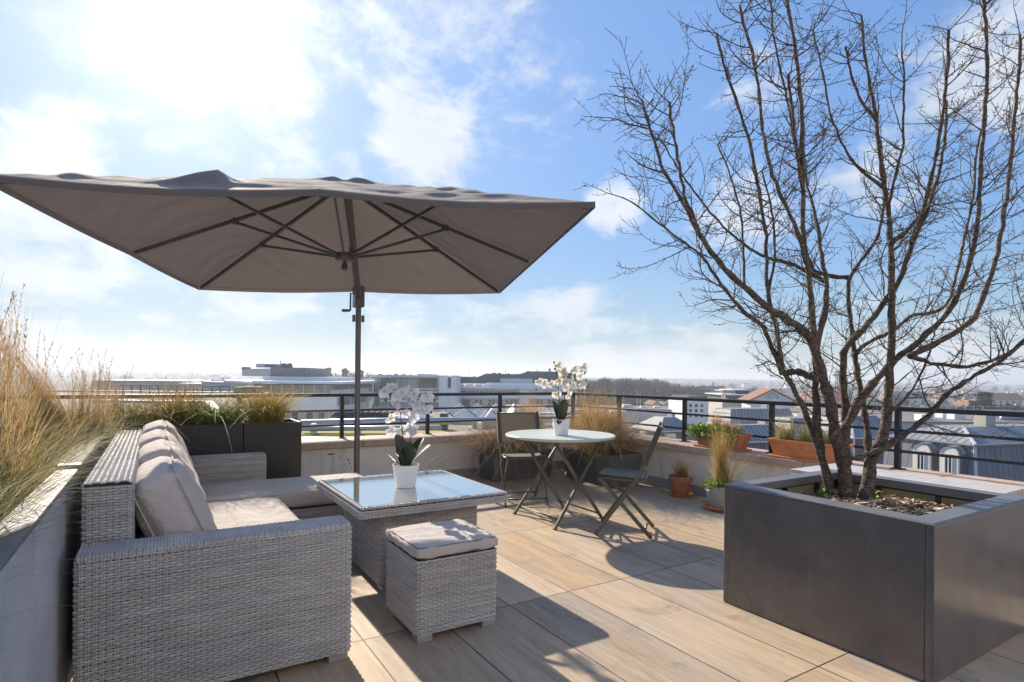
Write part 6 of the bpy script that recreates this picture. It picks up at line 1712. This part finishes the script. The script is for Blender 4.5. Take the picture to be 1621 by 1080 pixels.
    for i in range(12):
        x = lx(1402 + i * 14, D + 24); m.tube([(x, D + 24, z), (x, D + 24, z + 1.1)], .06, 5)
    for q in (.55, 1.1): m.bar((lx(1400, D + 24), D + 24, z + q), (lx(1600, D + 24), D + 24, z + q), .06, .06)
    b.part('guard_rail', 'gutter_white', m)
    m = MB()
    for i in range(5):
        x = lx(1535 + i * 9, D + 2); m.tube([(x, D + 2, z), (x + 1.1, D + 2, z + 1.5)], .07, 5)
    m.bar((lx(1537, D + 2), D + 2, z + .5), (lx(1580, D + 2), D + 2, z + .55), .07, .07); m.bar((lx(1545, D + 2), D + 2, z + 1.2), (lx(1583, D + 2), D + 2, z + 1.25), .07, .07); b.part('stair_frame', 'gutter_white', m)
    for px, y in ((1460, 0), (1493, 6), (1512, 3), (1600, 10), (1612, 8)):
        m = MB(); x = lx(px, D + y + 2); m.rbox(x, D + y + 2, z, x + 1.5, D + y + 3.5, z + .8, .04); b.part('roof_unit', 'white_panel', m)
    D = 100
    b = Bld('awning', 'orange awning stretched over a roof at the right edge', 'awning', 1610, D, zb=lz(1610, 672, D))
    m = MB(); x0, x1 = lx(1577, D), lx(1720, D); m.extrude([(x0, D, lz(1610, 671.5, D)), (x1, D, lz(1610, 671.5, D)), (x1, D + 3, lz(1610, 663, D)), (x0, D + 3, lz(1610, 663, D))], (0, .05, .05)); b.part('cloth', 'orange_cloth', m)
    m = MB()
    for x in (x0 + .1, x1 - .1, (x0 + x1) / 2): m.tube([(x, D + .1, lz(1610, 671.5, D)), (x, D + .1, lz(1610, 690, D))], .06, 6)
    b.part('post', 'gutter_white', m)
zinc_houses()

def text_mesh(body, size):
    cu = bpy.data.curves.new('t', 'FONT'); cu.body = body; cu.size = size; cu.align_x = 'CENTER'; cu.extrude = .02; cu.offset = size * .022; cu.space_character = 1.12
    o = bpy.data.objects.new('t', cu); COL.objects.link(o)
    dg = bpy.context.evaluated_depsgraph_get(); me = o.evaluated_get(dg).to_mesh()
    vs = [tuple(v.co) for v in me.vertices]; fs = [tuple(p.vertices) for p in me.polygons]
    o.evaluated_get(dg).to_mesh_clear(); bpy.data.objects.remove(o); bpy.data.curves.remove(cu)
    return vs, fs

def hotel():
    D = 115
    b = Bld('hotel_building', 'white gabled hotel with a blue lettered sign under its tiled roof', 'hotel', 1224, D, turn=-R(15))
    ref = 1224
    ya, ye = 618.0, 635.0
    xa, xb, xm = lx(1191, D), lx(1256, D), lx(1222.5, D); za, ze = lz(ref, ya, D), lz(ref, ye, D)
    m = MB(); m.extrude([(xa, D, GZ), (xb, D, GZ), (xb, D, ze), (xm, D, za), (xa, D, ze)], (0, 14, 0)); b.part('wall', 'pale_panel', m)
    m = MB(); th = .28
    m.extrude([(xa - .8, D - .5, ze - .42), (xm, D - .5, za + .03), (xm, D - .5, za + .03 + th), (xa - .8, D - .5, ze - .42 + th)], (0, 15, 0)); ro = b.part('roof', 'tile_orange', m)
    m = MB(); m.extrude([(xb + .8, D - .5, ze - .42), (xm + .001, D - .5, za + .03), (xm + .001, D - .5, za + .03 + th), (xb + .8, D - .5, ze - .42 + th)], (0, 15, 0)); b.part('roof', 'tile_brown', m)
    sg = MB(); sg.box(lx(1212, D), D - .10, lz(ref, 633, D), lx(1235, D), D - .02, lz(ref, 624.5, D)); so_ = b.part('sign', 'white_panel', sg)
    for txt, py, sz in (('HOTEL', 628.6, .68), ('CRISTAL', 632.2, .62)):
        vs, fs = text_mesh(txt, sz); m = MB(); x = lx(1223.5, D); z = lz(ref, py, D)
        m.add([(x + v[0] * 1.12, D - .125 - v[2], z + v[1]) for v in vs], [f for f in fs]); b.part('lettering', 'sign_blue', m, so_)
    for px in (1221.7, 1225.3):
        m = MB(); x, z = lx(px, D), lz(ref, 622.8, D)
        pts = [(x + (.20 if k % 2 == 0 else .085) * math.sin(k * math.pi / 5), D - .06, z + (.20 if k % 2 == 0 else .085) * math.cos(k * math.pi / 5)) for k in range(10)]
        m.extrude(pts, (0, .05, 0)); b.part('star', 'sign_blue', m)
    # apartment block left of it
    D = 135
    b = Bld('apartment_block', 'flat roofed cream apartment block with a slate upper storey left of the hotel', 'apartment block', 1170, D); ref = 1168
    b.box('wall', 'cream_render', 1144, 1200, 636, None, D, 16, ref=ref); b.box('upper_storey', 'slate', 1152, 1190, 626.3, 635.8, D + .4, 14, ref=ref); b.box('roof_slab', 'white_panel', 1150, 1192, 624.6, 626.2, D - .2, 15, ref=ref)
    b.box('terrace_slab', 'cream_render', 1143.5, 1201, 634.9, 636, D - .5, 1.0, ref=ref)
    b.box('column', 'cream_render', 1143.7, 1145.6, 618.5, 634.8, D - .3, .4, ref=ref); b.box('column', 'cream_render', 1147.5, 1148.8, 621, 634.8, D - .3, .4, ref=ref); b.box('pergola', 'cream_render', 1143.5, 1162, 617.6, 619.4, D - .4, 5, ref=ref)
    b.box('penthouse', 'slate', 1164, 1186, 618.0, 624.4, D + 4, 8, ref=ref); b.box('penthouse_roof', 'white_panel', 1160, 1190, 616.8, 617.9, D + 3.5, 9, ref=ref)
    for px in (1155, 1162, 1169, 1176, 1183): b.box('window', 'window_dark', px, px + 3.6, 628, 634, D + .3, .09, ref=ref)
    # beige terrace row
    D = 150
    b = Bld('row_house', 'beige gabled house row below the wooded hill', 'house', 1060, D); ref = 1060
    for x0, x1, y0, mat in ((1034, 1046, 638, 'beige_render'), (1046.2, 1068, 640, 'cream_render'), (1068.2, 1084, 637, 'beige_render')):
        xa, xb = lx(x0, D), lx(x1, D); ze = lz(ref, y0 + 4, D); zr = lz(ref, y0 - 1.5, D)
        m = MB(); m.extrude([(xa, D, GZ), (xb, D, GZ), (xb, D, ze), ((xa + xb) / 2, D, zr), (xa, D, ze)], (0, 9, 0)); b.part('wall', mat, m)
        for sgn in (0, 1):
            m = MB(); xe = xa - .3 if sgn == 0 else xb + .3; m.extrude([(xe, D - .3, ze - .1), ((xa + xb) / 2, D - .3, zr + .02), ((xa + xb) / 2, D - .3, zr + .22), (xe, D - .3, ze + .1)], (0, 9.6, 0)); b.part('roof', 'tile_brown' if mat == 'beige_render' else 'slate', m)
        n = int((x1 - x0) / 6)
        for k in range(n):
            for yy in (645, 652): b.box('window', 'window_dark', x0 + 2 + k * 6, x0 + 4.2 + k * 6, yy, yy + 3.6, D - .1, .08, ref=ref)
    D = 118
    b = Bld('apartment_block', 'pale grey apartment block right of the beige house row', 'apartment block', 1105, D); ref = 1105
    b.box('wall', 'white_panel', 1088, 1122, 634, None, D, 14, ref=ref); b.box('roof', 'slate', 1090, 1119, 627.5, 633.8, D + .5, 12, ref=ref)
    for px in (1092, 1101, 1110):
        for y in (640, 648, 656): b.box('window', 'window_dark', px, px + 3.5, y, y + 4.5, D - .1, .09, ref=ref)
    # crane-like red mast and water towers
    for px, y0, D, lab in ((1159.5, 602, 2400, 'small square water tower on the far ridge'), (1230, 601, 2300, 'mushroom shaped white water tower on the far ridge')):
        zt = lz(px, y0, D); X = lx(px, D); zb = hgt(X, D) - 2
        b = Bld('water_tower', lab, 'water tower', px, D, zb=zb)
        m = MB(); hh = zt - zb
        if 'mush' in lab: m.lathe([(2.2, 0), (2.0, hh * .5), (5.2, hh * .82), (5.4, hh), (0, hh + .4)], 20, (X, D, zb)); m.mi = 0; b.part('tower', 'white_panel', m, smooth=True)
        else: m.lathe([(2.6, 0), (2.5, hh * .6), (3.6, hh * .66), (3.6, hh), (0, hh)], 12, (X, D, zb)); b.part('tower', 'mid_grey_panel', m)
    D = 190
    b = Bld('lattice_mast', 'slender red lattice mast glimpsed between the tree stems', 'mast', 1327, D)
    m = MB(); X = lx(1327, D); zt = lz(1327, 596, D); w0, w1 = .8, .5
    lv = np.linspace(GZ, zt, 14)
    cs = [(-1, -1), (1, -1), (1, 1), (-1, 1)]
    for sx, sy in cs: m.tube([(X + sx * w0, D + sy * w0, GZ), (X + sx * w1, D + sy * w1, zt)], .12, 5)
    for a, c in zip(lv[:-1], lv[1:]):
        for (sx, sy), (tx, ty) in zip(cs, cs[1:] + cs[:1]): m.tube([(X + sx * w0 * .8, D + sy * w0 * .8, a), (X + tx * w0 * .8, D + ty * w0 * .8, c)], .07, 4)
    b.part('mast', 'red_steel', m)
    m = MB(); m.box(X - 2.2, D - .6, zt, X + 1.5, D + .6, zt + .7); m.box(X - 1.2, D - .4, zt + 1.2, X + .6, D + .4, zt + 1.9); m.tube([(X, D, zt + .6), (X, D, zt + 2.4)], .12, 5); b.part('antenna', 'pale_panel', m)
hotel()

def town():
    rs = np.random.RandomState(21)
    # one house of each kind, then copies
    MATS_ = ['cream_render', 'tile_orange', 'window_dark', 'gutter_white']
    def house(kind):
        m = MB(); L, Wd, H, rr = ((10, 7.5, 5.2, 2.6), (13, 8, 5.6, 2.2), (16, 10, 8.5, 2.8))[kind]
        m.mi = 0; m.box(-L / 2, -Wd / 2, -1, L / 2, Wd / 2, H)
        m.add([(-L / 2, -Wd / 2, H), (-L / 2, Wd / 2, H), (-L / 2, 0, H + rr)], [(0, 2, 1)]); m.add([(L / 2, -Wd / 2, H), (L / 2, Wd / 2, H), (L / 2, 0, H + rr)], [(0, 1, 2)])
        m.mi = 1; e = .5
        for s in (-1, 1):
            sl = rr / (Wd / 2)
            a = [(-L / 2 - e, s * (Wd / 2 + e), H - e * sl), (L / 2 + e, s * (Wd / 2 + e), H - e * sl), (L / 2 + e, 0, H + rr), (-L / 2 - e, 0, H + rr)]
            m.extrude([(p[0], p[1], p[2] + .02) for p in a], (0, 0, .22))
        m.mi = 0; m.box(L * .2, -.5, H + rr * .5, L * .2 + .9, .5, H + rr + 1.2)
        m.mi = 2
        for s in (-1, 1):
            for k in range(int(L / 3.2)):
                x = -L / 2 + 1.3 + k * 3.2
                for z in ((1.0, 3.6) if kind < 2 else (1.0, 3.7, 6.3)):
                    m.box(x, s * (Wd / 2 + .03) - .03, z, x + 1.1, s * (Wd / 2 + .03) + .03, z + 1.3)
        return m
    protos = []
    for kind in range(3):
        for rf, wl in (('tile_orange', 'cream_render'), ('tile_brown', 'cream_render'), ('slate', 'white_panel')):
            protos.append((kind, rf, wl))
    meshes = {}
    names = {'tile_orange': 'distant cream house with an orange tiled roof among the town roofs', 'tile_brown': 'distant cream house with a brown tiled roof among the town roofs', 'slate': 'distant white house with a grey slate roof among the town roofs'}
    cnt = 0; placed = []
    tries = 0
    while cnt < 210 and tries < 8000:
        tries += 1
        px = rs.uniform(925, 1720) if cnt % 6 else rs.uniform(150, 360)
        D = 170 + 1250 * rs.uniform() ** 1.5
        X = lx(px, D)
        if px < 400 and D < 300: continue
        if 900 < px < 1140 and 250 < D < 420: continue
        if px < 1290 and D < 200: continue
        if any((X - a) ** 2 + (D - b) ** 2 < 17 ** 2 for a, b in placed): continue
        placed.append((X, D))
        kind, rf, wl = protos[rs.choice(9, p=[.22, .16, .12, .14, .12, .08, .04, .04, .08])]
        key = (kind, rf)
        if key not in meshes:
            o = house(kind).build('town_house', None, mats=[wl, rf, 'window_dark', 'gutter_white']); meshes[key] = o
            tag(o, names[rf], 'house', 'distant town houses: ' + names[rf].split(' with ')[1].split(' among')[0])
        else:
            o = meshes[key].copy(); COL.objects.link(o)
        s = rs.uniform(.85, 1.2)
        o.location = cw(X, D, hgt(X, D)); o.rotation_euler = (0, 0, -YAW + rs.choice([0, math.pi / 2]) + rs.normal(0, .3)); o.scale = (s, s, s * rs.uniform(.9, 1.15))
        cnt += 1
    # trees of the town
    def crown(m, n, cx, cz, rx, rz, size, cols, bare=False):
        for i in range(n):
            u = rs.normal(0, 1, 3); u /= np.linalg.norm(u); q = rs.uniform(.35, 1) ** .6
            k = 1 + .28 * math.sin(u[0] * 5 + 1) * math.sin(u[2] * 4 + u[1] * 5)
            p = np.array([u[0] * rx * q * k, u[1] * rx * q * k, cz + u[2] * rz * q * k])
            a = rs.normal(0, 1, 3); a /= np.linalg.norm(a); b = np.cross(a, rs.normal(0, 1, 3)); b /= np.linalg.norm(b) + 1e-9
            s = size * rs.uniform(.5, 1.3); c = cols[rs.randint(len(cols))]; kk = rs.uniform(.6, 1.3); c = tuple(v * kk for v in c)
            if bare: m.add([p - a * s * .08, p + b * s * 2.2, p + a * s * .08], [(0, 1, 2)], c)
            else: m.add([p - a * s - b * s * .5, p + a * s - b * s * .4, p + a * s * .8 + b * s * .6, p - a * s * .5 + b * s * .7], [(0, 1, 2, 3)], c)
    def mk(name, kind):
        t = thing(name, '', 'tree')
        tk = MB(); cr = MB()
        BR = [(.085, .07, .055), (.11, .09, .07), (.065, .055, .045)]; EV = [(.035, .05, .03), (.05, .062, .035), (.028, .04, .028)]
        if kind == 0:
            tk.tube([(0, 0, -1), (0, 0, 4), (.2, .1, 8)], [.35, .28, .12], 7)
            for k in range(9):
                a = k * 2.4; tk.tube([(0, 0, 3 + k * .45), (1.6 * math.cos(a), 1.6 * math.sin(a), 5.5 + k * .45), (2.6 * math.cos(a), 2.6 * math.sin(a), 7.5 + k * .5)], [.14, .09, .04], 5)
            crown(cr, 1300, 0, 8.2, 4.2, 4.2, .62, BR, True); crown(cr, 260, 0, 8.2, 3.8, 3.8, .32, BR)
        elif kind == 1:
            tk.tube([(0, 0, -1), (0, 0, 3), (0, 0, 6)], [.4, .3, .15], 7); crown(cr, 1100, 0, 6.0, 4.3, 4.0, .55, EV)
        else:
            tk.tube([(0, 0, -1), (0, 0, 5), (0, 0, 13)], [.4, .3, .06], 7)
            for q in range(7): crown(cr, 130, 0, 3.5 + q * 1.5, 2.6 - q * .3, .9, .42, EV)
        tk.build('trunk', 'bark', t); cr.build('crown', 'tree_foliage', t)
        return t
    labs = ['leafless brown tree standing among the distant houses', 'round dark evergreen tree standing among the distant houses', 'slim dark conifer standing among the distant houses']
    pro = [mk('town_tree', k) for k in range(3)]
    used = [False] * 3
    spots = []
    # two big evergreens on the right, then loose trees
    special = [(1553, 650, 190, 1, 1.35, 'big dark evergreen tree beside the right end of the handrail'), (1602, 652, 200, 1, 1.2, 'dark evergreen tree at the right edge of the town, beyond the orange awning'),
               (1520, 652, 175, 0, 1.0, 'leafless brown tree left of the big dark evergreen'), (1440, 648, 230, 1, 1.1, 'round evergreen tree right of the red mast'), (1425, 650, 210, 0, 1.1, 'leafless tree beside the evergreen, behind the tree stems')]
    for px, py, D, k, s, lab in special: spots.append((lx(px, D), D, k, s, lab))
    n = 0
    while n < 75:
        px = rs.uniform(930, 1720) if n % 5 else rs.uniform(150, 370); D = 180 + 1300 * rs.uniform() ** 1.4; X = lx(px, D)
        if px < 1290 and D < 220: continue
        if px < 400 and D < 300: continue
        if any((X - a) ** 2 + (D - b) ** 2 < 8 ** 2 for a, b in placed): continue
        spots.append((X, D, rs.choice(3, p=[.62, .23, .15]), rs.uniform(.7, 1.25), None)); n += 1
    # leafless trees on the skyline left of the mast
    for i in range(9): 
        px = 520 + i * 8.5; D = 330 + rs.uniform(-20, 20); spots.append((lx(px, D), D, 0 if i % 3 else 2, 1.55 + rs.uniform(-.2, .3), 'bare or slim tree on the skyline behind the parasol mast'))
    for X, D, k, s, lab in spots:
        z = hgt(X, D); rz = rs.uniform(0, 6.28)
        if not used[k]: r = pro[k]; used[k] = True; r.location = cw(X, D, z); r.rotation_euler = (0, 0, rz)
        else: r = dup(pro[k], cw(X, D, z), rz)
        r.scale = (s, s, s); r['label'] = lab or labs[k]
        r['group'] = ('trees on the skyline behind the mast' if lab and 'skyline' in lab else 'town trees: ' + labs[k].split(' standing')[0]) if (lab is None or 'skyline' in (lab or '')) else ''
        if r['group'] == '': del r['group']
    # wooded hill: reads as one mass
    w = MB()
    BR = [(.075, .066, .052), (.095, .082, .064), (.060, .052, .042), (.08, .078, .05)]
    for i in range(420):
        px = rs.uniform(885, 1125); D = rs.uniform(265, 420)
        top = np.interp(px, [885, 925, 1000, 1040, 1060, 1085, 1105, 1125], [601, 600, 599, 601, 605, 612, 611, 620]) + rs.uniform(-1.5, 7)
        X = lx(px, D); zt = lz(px, top, D); zb = GZ + 1
        H = max(5, zt - zb); rr = rs.uniform(2.4, 4.2); cz = zt - rr * .95
        wx, wy, _ = cw(X, D)
        for j in range(115):
            u = rs.normal(0, 1, 3); u /= np.linalg.norm(u); q = rs.uniform(.3, 1) ** .5
            p = np.array([wx + u[0] * rr * q, wy + u[1] * rr * q, cz + u[2] * rr * q * 1.05])
            if j > 85: p[2] = rs.uniform(zb, cz); 
            a = rs.normal(0, 1, 3); a /= np.linalg.norm(a); s = rs.uniform(.25, .8); c = BR[rs.randint(4)]; kk = rs.uniform(.65, 1.25); c = tuple(v * kk for v in c)
            b = np.cross(a, rs.normal(0, 1, 3)); b /= np.linalg.norm(b) + 1e-9
            if j % 3: w.add([p - a * s * .12, p + b * s * 2.4, p + a * s * .12], [(0, 1, 2)], c)
            else: w.add([p - a * s, p + b * s * .8, p + a * s], [(0, 1, 2)], c)
        w.tube([(wx, wy, zb - 2), (wx, wy, cz)], [.3, .15], 4, BR[2])
    tag(w.build('wood', 'tree_foliage'), 'leafless brown wood covering the low hill right of the offices', 'wood', kind='stuff')
town()

def mansard_row():
    """grey mansard houses filling the middle distance behind the right railing"""
    proto = None; lab = 'grey mansard roofed house with dormers among the middle distance roofs'
    rs = np.random.RandomState(33)
    spots = [(945, 120), (968, 98), (1004, 128), (1100, 104), (1128, 150), (1215, 92), (1262, 100), (1300, 120), (1330, 96), (1288, 160), (1375, 112), (1420, 128), (1462, 110), (1500, 135), (1560, 120), (1620, 132), (1240, 140), (915, 140)]
    for i, (px, D) in enumerate(spots):
        X = lx(px, D); top = -9.5 + rs.uniform(-1.2, 1.0); s = rs.uniform(.85, 1.2); rz = -YAW + rs.normal(0, .25) + (math.pi / 2 if i % 3 == 0 else 0)
        loc = cw(X, D, top - 8)
        if proto is None:
            t = thing('mansard_house', lab, 'house', loc, rz, 'grey mansard houses in the middle distance'); proto = t
            L, Wd = 11.0, 8.0
            m = MB(); m.box(-L / 2, -Wd / 2, -4, L / 2, Wd / 2, 5.2); m.build('wall', 'cream_render', t)
            m = MB(); m.mi = 0
            lo = [(-L / 2 - .2, -Wd / 2 - .2, 5.2), (L / 2 + .2, -Wd / 2 - .2, 5.2), (L / 2 + .2, Wd / 2 + .2, 5.2), (-L / 2 - .2, Wd / 2 + .2, 5.2)]; hi = [(x * .88, y * .84, 7.6) for x, y, z in lo]
            m.add(lo + hi, [(i_, (i_ + 1) % 4, 4 + (i_ + 1) % 4, 4 + i_) for i_ in range(4)] + [(3, 2, 1, 0)]); m.build('mansard', 'zinc_dark', t)
            m = MB(); k = [(-3.4, 0, 8.7), (3.4, 0, 8.7)]; m.mi = 0; m.add(hi + k, [(0, 1, 5, 4), (2, 3, 4, 5)]); m.mi = 1; m.add(hi + k, [(1, 2, 5), (3, 0, 4)]); ro = m.build('roof', None, t, mats=['zinc', 'zinc_across'])
            for x in (-3.6, 3.2):
                m = MB(); m.box(x, -.45, 7.9, x + .8, .45, 10.0); m.build('chimney', 'beige_render', t)
            m = MB(); m.tube([(1.2, 0, 8.6), (1.2, 0, 11.2)], .05, 5); m.bar((.6, 0, 11), (1.8, 0, 11), .05, .05); m.bar((.8, 0, 10.6), (1.6, 0, 10.6), .05, .05); m.build('aerial', 'mid_grey_panel', t)
            for sy in (-1, 1):
                for x in (-3.9, -1.3, 1.3, 3.9):
                    m = MB(); y = sy * (Wd / 2 + .05); m.box(x - .65, min(y, y - sy * 1.1), 5.25, x + .65, max(y, y - sy * 1.1), 7.1); do = m.build('dormer', 'dormer_white', t)
                    m = MB(); m.box(x - .40, y - .02, 5.45, x + .40, y + .02, 6.85); m.build('window', 'window_dark', do)
                    m = MB(); yy = sy * (Wd / 2 + .01); m.box(x - .5, yy - .02, 1.6, x + .5, yy + .02, 3.6); m.build('window', 'window_dark', t)
        else: t = dup(proto, loc, rz)
        t.scale = (s, s, s)
mansard_row()

# ---------------------------------------------------------------- our own building, behind and below
def own_building():
    t = thing('apartment_block', 'own rendered apartment block carrying the terrace', 'apartment block', (2.2, -6, GZ)); org = (2.2, -6, GZ)
    m = MB(); m.box(-6.0, -2.58, GZ, 5.16, 6.52, -.32); m.build('wall', 'own_render', t, origin=org)
    m = MB(); m.box(-6.0, -10, GZ, 9, -2.61, 4.5); m.build('wall', 'own_render', t, origin=org)
    for x0, x1 in ((-0.1, 1.9), (2.4, 4.2)):
        w = MB(); w.box(x0 + .06, -2.607, .06, x1 - .06, -2.596, 2.2); wo = w.build('window', 'window_dark', t, origin=org)
        f = MB(); f.box(x0, -2.608, .003, x0 + .06, -2.56, 2.26); f.box(x1 - .06, -2.608, .003, x1, -2.56, 2.26); f.box(x0 + .061, -2.608, 2.2, x1 - .061, -2.56, 2.26); f.box((x0 + x1) / 2 - .04, -2.594, .06, (x0 + x1) / 2 + .04, -2.56, 2.199); f.build('frame', 'rail_metal', wo, origin=org)
own_building()

# ---------------------------------------------------------------- the air
def haze():
    m = bpy.data.materials.new('haze'); m.use_nodes = True; w = NT(m.node_tree); w.n.clear()
    v = w.node('ShaderNodeVolumePrincipled'); v.inputs['Color'].default_value = (0.86, 0.92, 1.0, 1); v.inputs['Density'].default_value = HAZE; v.inputs['Anisotropy'].default_value = 0.25
    o = w.node('ShaderNodeOutputMaterial'); w.l.new(v.outputs[0], o.inputs['Volume']); MATS['haze'] = m
    b = MB(); c = [cw(-9000, -1200), cw(9000, -1200), cw(9000, 7000), cw(-9000, 7000)]
    b.prism([(p[0], p[1]) for p in c], GZ - 50, 60)
    o = b.build('haze', 'haze'); tag(o, 'thin pale haze over the distant town', 'haze', kind='stuff')
HAZE = 0.00052
haze()
